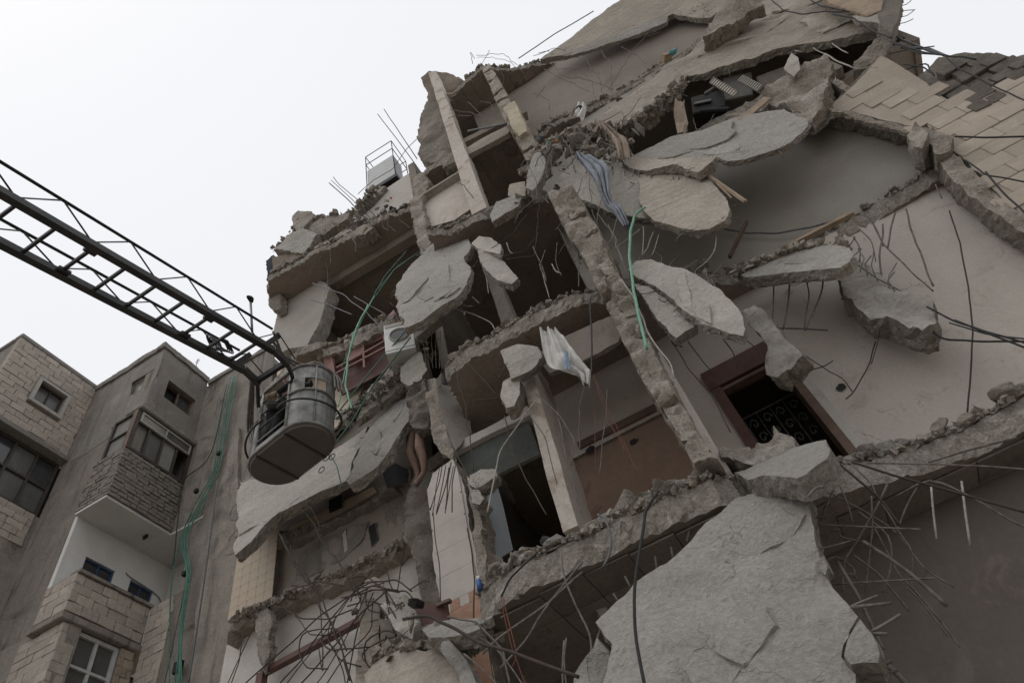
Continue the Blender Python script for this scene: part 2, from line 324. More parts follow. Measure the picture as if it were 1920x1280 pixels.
    for i, (x, y) in enumerate(V2):
        w = Vector((0, 0))
        if i in bv and bv[i].length > 1e-6: w = bv[i].normalized() * (rnd.gauss(0, edge * 0.6) - taper * thick)
        b_ = bow * (1 - ((x - mx) / (W / 2 + 1e-6)) ** 2) * (1 - 0.5 * ((y - my) / (H / 2 + 1e-6)) ** 2) if bow else 0
        verts.append(pl.at(x + w.x, y + w.y, -thick + b_ + (rough * 0.7 * nz(x, y, 9) if rough else 0)))
    faces, fm, sm = [], [], []
    for f in tri: faces.append(f); fm.append(0); sm.append(True)
    f0, f1 = {}, {}
    for i in used:
        f0[i] = len(verts); verts.append(verts[i].copy()); f1[i] = len(verts); verts.append(verts[bk + i].copy())
    layers = [f0] + mid + [f1]
    for a, b in bnd:
        for la, lb in zip(layers[:-1], layers[1:]):
            faces.append((la[b], la[a], lb[a], lb[b])); fm.append(1); sm.append(False)
    for f in tri: faces.append((bk + f[2], bk + f[1], bk + f[0])); fm.append(2); sm.append(True)
    if flip: faces = [tuple(reversed(f)) for f in faces]
    usedv = sorted({i for f in faces for i in f}); rm = {v: i for i, v in enumerate(usedv)}
    return mk(name, [verts[i] for i in usedv], [tuple(rm[i] for i in f) for f in faces], list(mats), parent, fm, sm)
def rect(a0, b0, a1, b1): return [(a0, b0), (a1, b0), (a1, b1), (a0, b1)]
def obox(name, c, sx, sy, sz, mat, parent=None, ux=Vector((1, 0, 0)), uy=Vector((0, 1, 0)), uz=Vector((0, 0, 1)), bev=0.0):
    c = Vector(c); bm = bmesh.new(); bmesh.ops.create_cube(bm, size=1)
    for v in bm.verts: v.co = Vector((v.co.x * sx, v.co.y * sy, v.co.z * sz))
    if bev: bmesh.ops.bevel(bm, geom=bm.edges[:], offset=min(bev, min(sx, sy, sz) * 0.3), segments=1, affect='EDGES')
    vs_ = [c + ux * v.co.x + uy * v.co.y + uz * v.co.z for v in bm.verts]; bm.verts.index_update()
    fs = [tuple(v.index for v in f.verts) for f in bm.faces]; bm.free()
    return mk(name, vs_, fs, mat, parent)
def box(name, x0, x1, y0, y1, z0, z1, mat, parent=None, bev=0.0):     # z above the eye
    return obox(name, ((x0 + x1) / 2, (y0 + y1) / 2, (z0 + z1) / 2 + CAMZ), abs(x1 - x0), abs(y1 - y0), abs(z1 - z0), mat, parent, bev=bev)
def bar(name, a, b, w, h, mat, parent=None, up=Vector((0, 0, 1)), bev=0.0):
    a, b = Vector(a), Vector(b); d = (b - a); L = d.length; d.normalize(); s = d.cross(up)
    if s.length < 1e-4: s = d.cross(Vector((1, 0, 0)))
    s.normalize(); t = s.cross(d)
    return obox(name, (a + b) / 2, L, w, h, mat, parent, d, s, t, bev)
def spline(pts, k=6):
    if len(pts) < 3: return pts
    q = [pts[0] * 2 - pts[1]] + pts + [pts[-1] * 2 - pts[-2]]; out = []
    for i in range(1, len(q) - 2):
        for j in range(k):
            t = j / k; a, b, c, d = q[i - 1], q[i], q[i + 1], q[i + 2]
            out.append(0.5 * ((2 * b) + (c - a) * t + (2 * a - 5 * b + 4 * c - d) * t * t + (3 * b - a - 3 * c + d) * t ** 3))
    return out + [pts[-1]]
def tube_geo(pts, r, sides=6, closed=False):
    n = len(pts); V, F = [], []
    up = Vector((0.13, 0.2, 1)); ref = None
    for i, p in enumerate(pts):
        d = (pts[(i + 1) % n] - pts[i - 1]) if closed or 0 < i < n - 1 else (pts[min(i + 1, n - 1)] - pts[max(i - 1, 0)])
        if d.length < 1e-9: d = Vector((0, 0, 1))
        d.normalize()
        if ref is None: ref = d.cross(up if abs(d.dot(up.normalized())) < 0.95 else Vector((1, 0, 0)))
        ref = ref - d * ref.dot(d); ref.normalize(); s = d.cross(ref)
        rr = r[i] if isinstance(r, (list, tuple)) else r
        for k in range(sides):
            a = 2 * math.pi * k / sides; V.append(p + (ref * math.cos(a) + s * math.sin(a)) * rr)
    m = n if closed else n - 1
    for i in range(m):
        for k in range(sides):
            j = (i + 1) % n; F.append((i * sides + k, i * sides + (k + 1) % sides, j * sides + (k + 1) % sides, j * sides + k))
    if not closed: F.append(tuple(range(sides))[::-1]); F.append(tuple((n - 1) * sides + k for k in range(sides)))
    return V, F
def tube(name, pts, r, mat, parent=None, sides=6, closed=False, smooth_path=True, k=6):
    pts = [Vector(p) for p in pts]
    if smooth_path and not closed: pts = spline(pts, k)
    V, F = tube_geo(pts, r, sides, closed); return mk(name, V, F, mat, parent, smooth=True)
def wobble(pts, amp, rnd):
    return [p + Vector((rnd.gauss(0, amp), rnd.gauss(0, amp), rnd.gauss(0, amp))) if 0 < i < len(pts) - 1 else p for i, p in enumerate(pts)]

# broken chunks: a few shared shapes, each made by cutting and roughening
ROCK = []
def make_rock(seed, flat=0.8):
    r = random.Random(seed); bm = bmesh.new()
    for _ in range(13):
        v = Vector((r.gauss(0, 1), r.gauss(0, 1), r.gauss(0, 1))); v.normalize(); v *= r.uniform(0.38, 0.55)
        bm.verts.new((v.x, v.y, v.z * flat))
    bmesh.ops.convex_hull(bm, input=bm.verts[:])
    for v in [v for v in bm.verts if not v.link_faces]: bm.verts.remove(v)
    bmesh.ops.bevel(bm, geom=bm.edges[:], offset=0.03, segments=1, affect='EDGES')
    bmesh.ops.triangulate(bm, faces=bm.faces[:])
    bmesh.ops.subdivide_edges(bm, edges=[e for e in bm.edges if e.calc_length() > 0.16], cuts=1, use_grid_fill=False)
    bmesh.ops.triangulate(bm, faces=bm.faces[:])
    o = Vector((seed * 3.1, seed * 1.7, 0))
    for v in bm.verts: v.co += v.co.normalized() * (0.05 * noise.fractal(v.co * 3.5 + o, 0.9, 2, 3))
    me = bpy.data.meshes.new('chunk'); bm.to_mesh(me); bm.free(); return me
_rockmeshes = {}
def rock(name, c, size, mat, seed, parent=None, rot=None, label=None, cat=None, group=None):
    key = (seed % 9, mat)
    if key not in _rockmeshes:
        me = make_rock(seed % 9 + 3); me.materials.append(M[mat]); _rockmeshes[key] = me
    o = bpy.data.objects.new(name, _rockmeshes[key]); link(o, parent, c); r = random.Random(seed * 7 + 1)
    o.rotation_euler = rot or (r.uniform(-0.5, 0.5), r.uniform(-0.5, 0.5), r.uniform(0, 6.28)); o.scale = size if isinstance(size, (tuple, list)) else (size, size * r.uniform(0.7, 1), size * r.uniform(0.6, 0.9))
    return tag(o, label, cat, group)
# squared blocks: shared shapes of unit size
_blockmeshes = {}
def block_mesh(mat, var, rough=0.03, bev=0.045):
    key = (mat, var, rough)
    if key in _blockmeshes: return _blockmeshes[key]
    r = random.Random(var * 13 + 5); bm = bmesh.new(); bmesh.ops.create_cube(bm, size=1)
    bmesh.ops.bevel(bm, geom=bm.edges[:], offset=bev, segments=1, affect='EDGES')
    for v in bm.verts: v.co += Vector((r.gauss(0, rough * 0.35), r.gauss(0, rough * 0.35), r.gauss(0, rough)))
    me = bpy.data.meshes.new('block'); bm.to_mesh(me); bm.free(); me.materials.append(M[mat]); _blockmeshes[key] = me; return me
def block(name, pl, a0, a1, b0, b1, depth, mat, parent, rnd, proud=0.0, rough=0.03):
    """one block on plane pl from a0..a1 along u and b0..b1 up, its face `proud` of the plane"""
    o = bpy.data.objects.new(name, block_mesh(mat, rnd.randrange(5), rough))
    c = pl.at((a0 + a1) / 2, (b0 + b1) / 2, proud - depth / 2); link(o, parent, c)
    o.rotation_euler = Matrix((pl.u, -pl.n, pl.v)).transposed().to_euler() if pl.u.cross(-pl.n).dot(pl.v) > 0 else Matrix((-pl.u, -pl.n, pl.v)).transposed().to_euler()
    o.scale = (abs(a1 - a0), depth, abs(b1 - b0)); return o
def courses(name, pl, a0, a1, b0, b1, h, L, mat, parent, rnd, holes=(), depth=0.16, gap=0.012, rough=0.03, jit=0.15, proud=0.0, skip=None):
    n = max(1, round((b1 - b0) / h)); hh = (b1 - b0) / n
    for i in range(n):
        lo, hi = b0 + i * hh, b0 + (i + 1) * hh
        x = a0 - (L / 2 if i % 2 else 0) * 1.0
        iv = []
        while x < a1 - 0.02:
            w = L * (1 + rnd.uniform(-jit, jit)); s, e = max(x, a0), min(x + w, a1); x += w
            if e - s < 0.06: continue
            parts = [(s, e)]
            for (h0, g0, h1, g1) in holes:
                if hi > g0 + 0.03 and lo < g1 - 0.03:
                    np_ = []
                    for s_, e_ in parts:
                        if e_ <= h0 or s_ >= h1: np_.append((s_, e_)); continue
                        if s_ < h0: np_.append((s_, h0))
                        if e_ > h1: np_.append((h1, e_))
                    parts = np_
            iv += [p for p in parts if p[1] - p[0] > 0.05]
        for s, e in iv:
            if skip and skip((s + e) / 2, (lo + hi) / 2): continue
            block(name, pl, s + gap / 2, e - gap / 2, lo + gap / 2, hi - gap / 2, depth, mat, parent, rnd, proud + rnd.uniform(-0.008, 0.012), rough)
# ------------------------------------------------------------------ ground
gnd = mk('ground', [(-400, -400, 0), (400, -400, 0), (400, 400, 0), (-400, 400, 0)], [(0, 1, 2, 3)], M['ground']); tag(gnd, kind='structure')

# ------------------------------------------------------------------ standing neighbour, left
K = 1.3
XB, XC = -11.78 * K, -9.66 * K            # brick flank, corner block flank
Y0, Y1, Y2 = 3.88 * K, 5.85 * K, 7.2 * K  # three steps back from the street
ROOF = 13.85 * K
nb = root('apartment_building', (XC, Y1, 0), 'standing apartment block with stone-block walls, glazed corner bay and recessed balcony', 'building')
rn = random.Random(5)
G = -CAMZ
# brick flank: backing, blocks, coping, little window
zb0, zb1 = 11.5 * K, 13.8 * K
wy0, wy1, wz0, wz1 = 4.68 * K, 5.30 * K, 12.42 * K, 13.02 * K
sp = side_plane(XB)
fl = plate('stone_flank_wall', rect(Y0 + 0.02, zb0, Y1 + 0.3, zb1 + 0.1), Pl(sp.o - sp.n * 0.03, sp.u, sp.v, sp.n), 0.25, M['mortar'], nb, px=False, rough=0, edge=0, jagged=False, cell=9, holes=[rect(wy0, wz0, wy1, wz1)])
courses('stone_block', sp, Y0, Y1, zb0, zb1, 0.2, 0.42, 'block', fl, rn, holes=[(wy0 - 0.1, wz0 - 0.1, wy1 + 0.1, wz1 + 0.1)], depth=0.16)
fp = front_plane(Y0)
fr = plate('stone_front_wall', rect(XB - 3.5, G, XB - 0.05, zb1 + 0.1), Pl(fp.o + Vector((0, 0.03, 0)), fp.u, fp.v, fp.n), 0.25, M['wall_grey'], nb, px=False, rough=0, edge=0, jagged=False, cell=9)
box('roof_coping', XB - 0.3, XB + 0.03, Y0 - 0.03, Y1 + 0.05, zb1, zb1 + 0.17, M['wall_grey'], nb, bev=0.03)
box('roof_coping', XB - 3.5, XB - 0.31, Y0 - 0.03, Y0 + 0.25, zb1 + 0.003, zb1 + 0.165, M['wall_grey'], nb, bev=0.03)
box('roof_deck', XB - 3.5, XB - 0.31, Y0 + 0.26, Y2 + 2, zb1 - 0.3, zb1 - 0.05, M['wall_grey'], nb)
box('roof_deck', XB - 0.3, XC - 0.3, Y1 + 0.31, Y2 + 2, ROOF - 0.35, ROOF - 0.1, M['wall_grey'], nb)
def window(pl, a0, b0, a1, b1, parent, frame='frame_grey', glass='glass', cols=2, rows=1, fw=0.06, depth=0.1, set_=0.0, glasses=None, name='window'):
    w = root(name, pl.at((a0 + a1) / 2, b0, set_)); w.parent = parent; w.location = w.location - worldloc(parent)
    d = pl.n
    def piece(nm, x0, y0, x1, y1, t, off, m):
        return obox(nm, pl.at((x0 + x1) / 2, (y0 + y1) / 2, set_ + off), abs(x1 - x0), t, abs(y1 - y0), m, w, pl.u, pl.n, pl.v)
    piece('frame', a0, b0, a0 + fw, b1, depth, 0, M[frame]); piece('frame', a1 - fw, b0, a1, b1, depth, 0, M[frame])
    piece('frame', a0 + fw, b0, a1 - fw, b0 + fw, depth - 0.004, 0, M[frame]); piece('frame', a0 + fw, b1 - fw, a1 - fw, b1, depth - 0.004, 0, M[frame])
    for i in range(1, cols):
        x = a0 + (a1 - a0) * i / cols; piece('mullion', x - fw * 0.4, b0 + fw, x + fw * 0.4, b1 - fw, depth - 0.01, 0, M[frame])
    ms = fw * 0.8
    for j in range(1, rows):
        y = b0 + (b1 - b0) * j / rows
        for i in range(cols):
            xa = a0 + (a1 - a0) * i / cols + fw * 0.41; xb = a0 + (a1 - a0) * (i + 1) / cols - fw * 0.41
            piece('transom', max(xa, a0 + fw), y - fw * 0.35, min(xb, a1 - fw), y + fw * 0.35, depth - 0.016, 0, M[frame])
    for i in range(cols):
        for j in range(rows):
            g = glasses[(i + j * cols) % len(glasses)] if glasses else glass
            if g is None: continue
            xa = a0 + (a1 - a0) * i / cols + 0.02; xb = a0 + (a1 - a0) * (i + 1) / cols - 0.02; ya = b0 + (b1 - b0) * j / rows + 0.02; yb = b0 + (b1 - b0) * (j + 1) / rows - 0.02
            piece('pane', xa, ya, xb, yb, 0.012, -depth * 0.2, M[g])
    return w
obox('window_surround', sp.at((wy0 + wy1) / 2, wz1 + 0.05, 0.03), wy1 - wy0 + 0.2, 0.1, 0.1, M['frame_grey'], nb, sp.u, sp.n, sp.v)
obox('window_surround', sp.at((wy0 + wy1) / 2, wz0 - 0.05, 0.03), wy1 - wy0 + 0.2, 0.1, 0.1, M['frame_grey'], nb, sp.u, sp.n, sp.v)
obox('window_surround', sp.at(wy0 - 0.05, (wz0 + wz1) / 2, 0.03), 0.1, 0.1, wz1 - wz0 - 0.002, M['frame_grey'], nb, sp.u, sp.n, sp.v)
obox('window_surround', sp.at(wy1 + 0.05, (wz0 + wz1) / 2, 0.03), 0.1, 0.1, wz1 - wz0 - 0.002, M['frame_grey'], nb, sp.u, sp.n, sp.v)
window(sp, wy0, wz0, wy1, wz1, nb, 'frame_dark', 'glass_mid', 2, 1, 0.05, 0.08, -0.13)
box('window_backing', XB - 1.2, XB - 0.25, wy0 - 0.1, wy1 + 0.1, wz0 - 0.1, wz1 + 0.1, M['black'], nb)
# band of glazing under the stone flank, blocks and render below it
gz0, gz1 = 10.02 * K, 11.38 * K
obox('lintel_band', sp.at((Y0 + Y1) / 2, 11.45 * K, 0.02), Y1 - Y0 - 0.02, 0.3, 0.14, M['wall_grey'], nb, sp.u, sp.n, sp.v)
window(sp, Y0 + 0.05, gz0, Y1 - 0.03, gz1, nb, 'frame_dark', cols=4, rows=2, fw=0.08, depth=0.1, set_=-0.15, glasses=['glass_mid', 'glass', 'glass_mid', 'glass_mid', 'glass_mid', 'glass', 'glass_mid', 'glass'], name='glazed_band')
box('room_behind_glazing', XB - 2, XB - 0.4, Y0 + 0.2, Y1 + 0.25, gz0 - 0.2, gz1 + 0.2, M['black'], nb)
bl = plate('lower_flank_wall', rect(Y0, G, Y1 + 0.2, 9.98 * K), Pl(sp.o - sp.n * 0.03, sp.u, sp.v, sp.n), 0.25, M['wall_dirty'], nb, px=False, rough=0, edge=0, jagged=False, cell=9)
courses('stone_block', sp, Y0, Y1 - 0.12, 9.25 * K, 9.98 * K, 0.2, 0.42, 'block', bl, rn, depth=0.14)
# corner block: rendered front with small window, rendered flank with broken-out window
fp = front_plane(Y1)
s0 = fp.hit(243, 744); s1 = fp.hit(290, 691)
sx0, sx1, sz0, sz1 = -10.9 * K, -10.02 * K, 12.55 * K, 13.1 * K
for q_ in (rect(XB - 0.02, 9.18 * K, XC, ROOF), rect(XB - 0.02, G, XC, 6.98 * K), rect(XB - 0.02, 6.98 * K, -10.45 * K, 9.18 * K)):
    plate('rendered_front', q_, fp, 0.3, M['wall_dirty'], nb, px=False, rough=0, edge=0.0, jagged=False, cell=9, holes=[rect(sx0, sz0, sx1, sz1)] if q_[3][1] > 9.5 * K else [])
plate('grey_render_patch', [(198, 728), (308, 655), (298, 690), (264, 766), (232, 785), (215, 812), (190, 830), (160, 850), (128, 866), (150, 820)], Pl(fp.o + fp.n * 0.012, fp.u, fp.v, fp.n), 0.02, M['wall_grey'], nb, rough=0.006, edge=0.012, cell=0.15, holes=[[(243, 744), (247, 717), (290, 691), (277, 728)]])
window(fp, sx0, sz0, sx1, sz1, nb, 'frame_grey', cols=2, rows=1, set_=-0.1, glasses=['glass_mid', 'glass_pale'], depth=0.09)
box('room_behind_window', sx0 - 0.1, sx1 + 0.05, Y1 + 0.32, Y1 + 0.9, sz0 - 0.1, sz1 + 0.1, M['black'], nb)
bp_ = side_plane(XC)
awz = 11.66 * K
by0, by1, bz0, bz1 = 6.2 * K, 7.0 * K, 12.36 * K, 12.94 * K
plate('rendered_flank', rect(Y1 + 0.003, awz, Y2, ROOF - 0.004), bp_, 0.28, M['wall_grey'], nb, px=False, rough=0.015, edge=0, jagged=False, cell=0.15, holes=[rect(by0, bz0, by1, bz1)])
window(bp_, by0, bz0, by1, bz1, nb, 'wood_brown', cols=2, rows=1, fw=0.05, set_=-0.16, glasses=[None, 'glass'], depth=0.08)
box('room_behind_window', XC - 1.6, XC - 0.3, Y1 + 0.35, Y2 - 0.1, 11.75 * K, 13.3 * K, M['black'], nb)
plate('roof_edge', rect(Y1 - 0.08, ROOF - 0.12, Y2, ROOF + 0.1), Pl(bp_.o + bp_.n * 0.06, bp_.u, bp_.v, bp_.n), 0.3, M['wall_grey'], nb, px=False, rough=0.02, edge=0.02, cell=0.1)
plate('roof_edge', rect(XB - 0.1, ROOF - 0.14, XC - 0.25, ROOF + 0.09), Pl(fp.o + fp.n * 0.06, fp.u, fp.v, fp.n), 0.3, M['wall_grey'], nb, px=False, rough=0.02, edge=0.02, cell=0.1)
# rough canopy over the bay
obox('canopy', bp_.at((Y1 + Y2) / 2 - 0.1, awz - 0.09, -0.1), Y2 - Y1 + 0.2, 0.6, 0.18, M['wall_grey'], nb, bp_.u, bp_.n, bp_.v, bev=0.03)
obox('canopy', fp.at(XC - 0.62, awz - 0.092, -0.15), 0.82, 0.5, 0.17, M['wall_grey'], nb, fp.u, fp.n, fp.v, bev=0.03)
# glazed bay
bzc_ = 9.2 * K
gb0, gb1 = 10.42 * K, awz - 0.19
fpb = front_plane(Y1 - 0.12); bpb = side_plane(XC + 0.06)
window(fpb, XC - 0.78, gb0, XC - 0.02, gb1, nb, 'frame_dark', cols=1, rows=2, fw=0.07, glasses=['glass_pale', 'glass_pale'], name='bay_window')
window(bpb, Y1 - 0.15, gb0, Y2 - 0.03, gb1, nb, 'frame_dark', cols=4, rows=1, fw=0.08, glasses=[None, 'glass_mid', 'glass_pale', None], name='bay_window')
window(bpb, Y1 - 0.05, gb1 - 0.42, Y2 - 0.12, gb1 - 0.08, nb, 'frame_grey', cols=2, rows=1, fw=0.04, glasses=['glass_pale', 'glass_mid'], depth=0.06, set_=0.06, name='bay_toplight')
obox('bay_corner_post', (XC + 0.02, Y1 - 0.13, (gb0 + gb1) / 2 + CAMZ), 0.12, 0.1, gb1 - gb0 - 0.01, M['wood_brown'], nb)
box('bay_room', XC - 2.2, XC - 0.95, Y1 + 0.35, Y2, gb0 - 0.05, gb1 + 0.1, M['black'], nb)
box('bay_end_wall', XC - 2.3, XC - 0.002, Y2 + 0.01, Y2 + 0.15, bzc_ + 0.02, ROOF - 0.4, M['wall_grey'], nb)
box('bay_floor', XC - 0.94, XC + 0.03, Y1 - 0.1, Y2, 9.2 * K + 0.02, 9.2 * K + 0.2, M['white_paint'], nb)
# rubble-stone parapet under the bay
rp0, rp1 = 9.22 * K, 10.4 * K
rs_ = plate('rubble_parapet', rect(Y1 - 0.2, rp0 + 0.01, Y2 - 0.02, rp1), Pl(bpb.o + bpb.n * 0.02, bpb.u, bpb.v, bpb.n), 0.16, M['mortar'], nb, px=False, rough=0.02, edge=0, jagged=False, cell=0.2)
courses('rubble_stone', Pl(bpb.o + bpb.n * 0.05, bpb.u, bpb.v, bpb.n), Y1 - 0.22, Y2 - 0.02, rp0, rp1, 0.115, 0.27, 'rubblestone', rs_, rn, depth=0.1, gap=0.03, rough=0.09, jit=0.45)
fpc = front_plane(Y1 - 0.2)
rs2 = plate('rubble_parapet', rect(XC - 0.95, rp0 + 0.01, XC - 0.09, rp1), Pl(fpc.o - fpc.n * 0.02, fpc.u, fpc.v, fpc.n), 0.15, M['mortar'], nb, px=False, rough=0.02, edge=0, jagged=False, cell=0.2)
courses('rubble_stone', Pl(fpc.o + fpc.n * 0.01, fpc.u, fpc.v, fpc.n), XC - 0.95, XC + 0.06, rp0, rp1, 0.115, 0.27, 'rubblestone', rs2, rn, depth=0.1, gap=0.03, rough=0.09, jit=0.45)
# recessed balcony: white walls and ceiling, two small blue windows, block parapet
XR = -10.36 * K; bzc, bzf = 9.2 * K, 6.92 * K; YR = 8.05 * K; XE = -9.05 * K
box('balcony_ceiling', XR, XC + 0.06, Y1 - 0.2, Y2 - 0.02, bzc - 0.05, bzc + 0.018, M['white_paint'], nb)
box('balcony_ceiling', XR, XE + 0.3, Y2 - 0.015, YR, bzc - 0.052, bzc + 0.016, M['white_paint'], nb)
rp = side_plane(XR)
w1 = (6.17 * K, 7.75 * K, 6.8 * K, 8.53 * K); w2 = (7.14 * K, 7.75 * K, 7.68 * K, 8.53 * K)
plate('balcony_back_wall', rect(Y1 - 0.1, bzf, YR, bzc + 0.01), rp, 0.12, M['white_paint'], nb, px=False, rough=0, edge=0, jagged=False, cell=9, holes=[rect(*w1), rect(*w2)])
for w in (w1, w2):
    window(rp, *w, nb, 'frame_blue', 'glass', 2, 1, 0.05, 0.06, -0.08)
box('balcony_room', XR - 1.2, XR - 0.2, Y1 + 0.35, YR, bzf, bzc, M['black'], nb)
box('balcony_end_wall', XR + 0.002, XE + 0.3, YR - 0.1, YR + 0.05, bzf, bzc + 0.01, M['white_paint'], nb)
box('balcony_lintel', XC + 0.07, XE + 0.25, Y2 - 0.02, Y2 + 0.1, bzc + 0.02, bzc + 0.4, M['wall_dirty'], nb)
obox('ceiling_hook', (XC - 0.35, Y2 - 0.4, bzc - 0.1 + CAMZ), 0.12, 0.05, 0.1, M['black'], nb)
tube('wall_conduit', [rp.at(7.0 * K, 8.6 * K, 0.02), rp.at(7.1 * K, 8.55 * K, 0.03), rp.at(7.8 * K, 8.45 * K, 0.03), rp.at(7.85 * K, 8.2 * K, 0.03)], 0.012, M['wire_grey'], nb)
pp0, pp1 = bzf + 0.02, 7.63 * K
bpp = side_plane(XC + 0.05); YP = Y1 - 0.22
pw = plate('block_parapet', rect(YP + 0.02, pp0, Y2 - 0.05, pp1), Pl(bpp.o - bpp.n * 0.03, bpp.u, bpp.v, bpp.n), 0.14, M['mortar'], nb, px=False, rough=0, edge=0, jagged=False, cell=9)
courses('parapet_block', bpp, YP, Y2 - 0.08, pp0, pp1 - 0.05, 0.21, 0.42, 'block', pw, rn, depth=0.12)
obox('parapet_capping', bpp.at((YP + Y2) / 2, pp1, -0.1), Y2 - YP - 0.02, 0.3, 0.07, M['wall_dirty'], nb, bpp.u, bpp.n, bpp.v)
fpp = front_plane(YP)
pw2 = plate('block_parapet', rect(XR, pp0, XC + 0.01, pp1), Pl(fpp.o - fpp.n * 0.03, fpp.u, fpp.v, fpp.n), 0.14, M['mortar'], nb, px=False, rough=0, edge=0, jagged=False, cell=9)
courses('parapet_block', fpp, XR + 0.1, XC + 0.045, pp0, pp1 - 0.05, 0.21, 0.42, 'block', pw2, rn, depth=0.12)
fq = front_plane(Y2 - 0.06)
pw3 = plate('block_parapet', rect(XC + 0.06, G, XE + 0.2, pp1), Pl(fq.o - fq.n * 0.03, fq.u, fq.v, fq.n), 0.14, M['mortar'], nb, px=False, rough=0, edge=0, jagged=False, cell=9)
courses('parapet_block', fq, XC + 0.07, XE, 4.0 * K, pp1 - 0.05, 0.21, 0.42, 'block', pw3, rn, depth=0.12)
box('balcony_floor', XR, XC + 0.06, YP - 0.02, Y2 + 0.5, bzf - 0.16, bzf, M['wall_dirty'], nb, bev=0.02)
# below the balcony: stone piers and a white framed window
pz1 = bzf - 0.17; pz0 = 3.6 * K
fpd = front_plane(Y1 - 0.1)
pr_ = plate('pier_front', rect(XR - 0.3, pz0, XC - 0.02, pz1), Pl(fpd.o - fpd.n * 0.04, fpd.u, fpd.v, fpd.n), 0.2, M['mortar'], nb, px=False, rough=0, edge=0, jagged=False, cell=9)
courses('pier_block', fpd, XR - 0.3, XC + 0.01, pz0, pz1 - 0.01, 0.2, 0.6, 'block', pr_, rn, depth=0.12)
pf = plate('pier_flank', rect(Y1 - 0.06, pz0, Y1 + 0.24, pz1), Pl(bp_.o - bp_.n * 0.03, bp_.u, bp_.v, bp_.n), 0.4, M['mortar'], nb, px=False, rough=0, edge=0, jagged=False, cell=9)
courses('pier_block', bp_, Y1 - 0.1, Y1 + 0.26, pz0, pz1 - 0.01, 0.2, 0.36, 'block', pf, rn, depth=0.1)
pf2 = plate('pier_flank', rect(6.85 * K, pz0, Y2 - 0.1, pz1), Pl(bp_.o - bp_.n * 0.03, bp_.u, bp_.v, bp_.n), 0.4, M['mortar'], nb, px=False, rough=0, edge=0, jagged=False, cell=9)
courses('pier_block', bp_, 6.85 * K, Y2 - 0.08, pz0, pz1 - 0.01, 0.2, 0.3, 'block_dim', pf2, rn, depth=0.1)
window(bp_, Y1 + 0.27, pz0, 6.84 * K, pz1 - 0.02, nb, 'frame_white', cols=2, rows=6, fw=0.075, depth=0.1, set_=-0.12, glasses=[None, 'glass', None, 'glass', None, 'glass_mid', None, 'glass', 'glass_mid', 'glass_mid', 'glass_mid', 'glass_mid'], name='white_window')
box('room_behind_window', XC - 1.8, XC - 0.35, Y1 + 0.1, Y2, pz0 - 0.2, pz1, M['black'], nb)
# rendered wall between the neighbour and the ruin
fg = front_plane(Y2)
plate('party_wall', rect(XC, bzc + 0.03, XE + 0.001, ROOF - 0.3), fg, 0.3, M['wall_dirty'], nb, px=False, rough=0.03, edge=0, jagged=False, cell=0.15)
plate('party_wall', rect(XE, G, -10.1, ROOF - 0.3), Pl(fg.o + Vector((0, -0.003, 0)), fg.u, fg.v, fg.n), 0.3, M['wall_dirty'], nb, px=False, rough=0.03, edge=0, jagged=False, cell=0.2)
plate('party_wall_coping', rect(XC + 0.1, ROOF - 0.31, -10.1, ROOF - 0.12), Pl(fg.o + fg.n * 0.06, fg.u, fg.v, fg.n), 0.4, M['wall_grey'], nb, px=False, rough=0.02, edge=0.02)
box('roof_deck', XC - 0.3, -10.1, Y2 + 0.3, Y2 + 3, ROOF - 0.7, ROOF - 0.45, M['wall_grey'], nb)
plate('pilaster', [(392, 985), (437, 820), (447, 800), (440, 1290), (352, 1290)], front_plane(Y2 - 0.12), 0.12, M['wall_dirty'], nb, rough=0.03, edge=0.01, cell=0.15)
# roof aerial
ae = root('roof_aerial', P(367, 690, Y2 - 0.5), 'thin roof aerial against the sky above the neighbouring block', 'aerial')
q = P(366, 692, 7.0 * K); t = Vector((0, 0, 1))
tube('mast', [q - t * 0.3, q + t * 0.55], 0.012, M['wire_black'], ae, smooth_path=False)
for dz, L in ((0.5, 0.14), (0.42, 0.2), (0.34, 0.1)):
    tube('rod', [q + Vector((-L / 2, 0, dz)), q + Vector((L / 2, 0.02, dz))], 0.007, M['wire_black'], ae, smooth_path=False)
# cables hanging down the party wall
def wire(name, pts, r, mat, label, cat, group=None, rnd=None, amp=0.0, sides=6, k=6):
    q = [P(*p) for p in pts]
    if rnd: q = wobble(q, amp, rnd)
    o = tube(name, q, r, M[mat], None, sides, k=k); return tag(o, label, cat, group)
YG = Y2 - 0.14
for i, (dx, dx2) in enumerate(((0, 0), (6, 4), (-7, -3), (3, 9), (10, -2))):
    wire('green_cable', [(437 + dx * 0.6, 706, YG), (418 + dx, 800, YG), (403 + dx2, 880, YG), (370 + dx, 950, YG - 0.05), (343 + dx2, 1012, YG - 0.1), (352 + dx2 * 0.6, 1075, YG - 0.1), (340 + dx2 * 0.5, 1160, YG - 0.1), (336 + dx * 0.4, 1240, YG - 0.1), (331 + dx, 1300, YG - 0.1)], 0.014, 'wire_green',
         'thin green cable in the bunch down the party wall, ' + ['middle one at the top', 'second from right on top', 'leftmost at the top', 'second from left by balcony', 'rightmost at the top'][i], 'cable', 'green cables on the party wall')
wire('green_cable', [(360, 960, YG), (338, 1010, YG), (322, 1090, YG), (318, 1180, YG), (318, 1300, YG)], 0.014, 'wire_green', 'single green cable left of the green cable bunch on the party wall', 'cable')
wire('black_cable', [(425, 720, YG), (395, 850, YG), (345, 900, YG), (335, 960, YG), (325, 1060, YG)], 0.014, 'wire_black', 'black cable running beside the balcony on the party wall', 'cable')
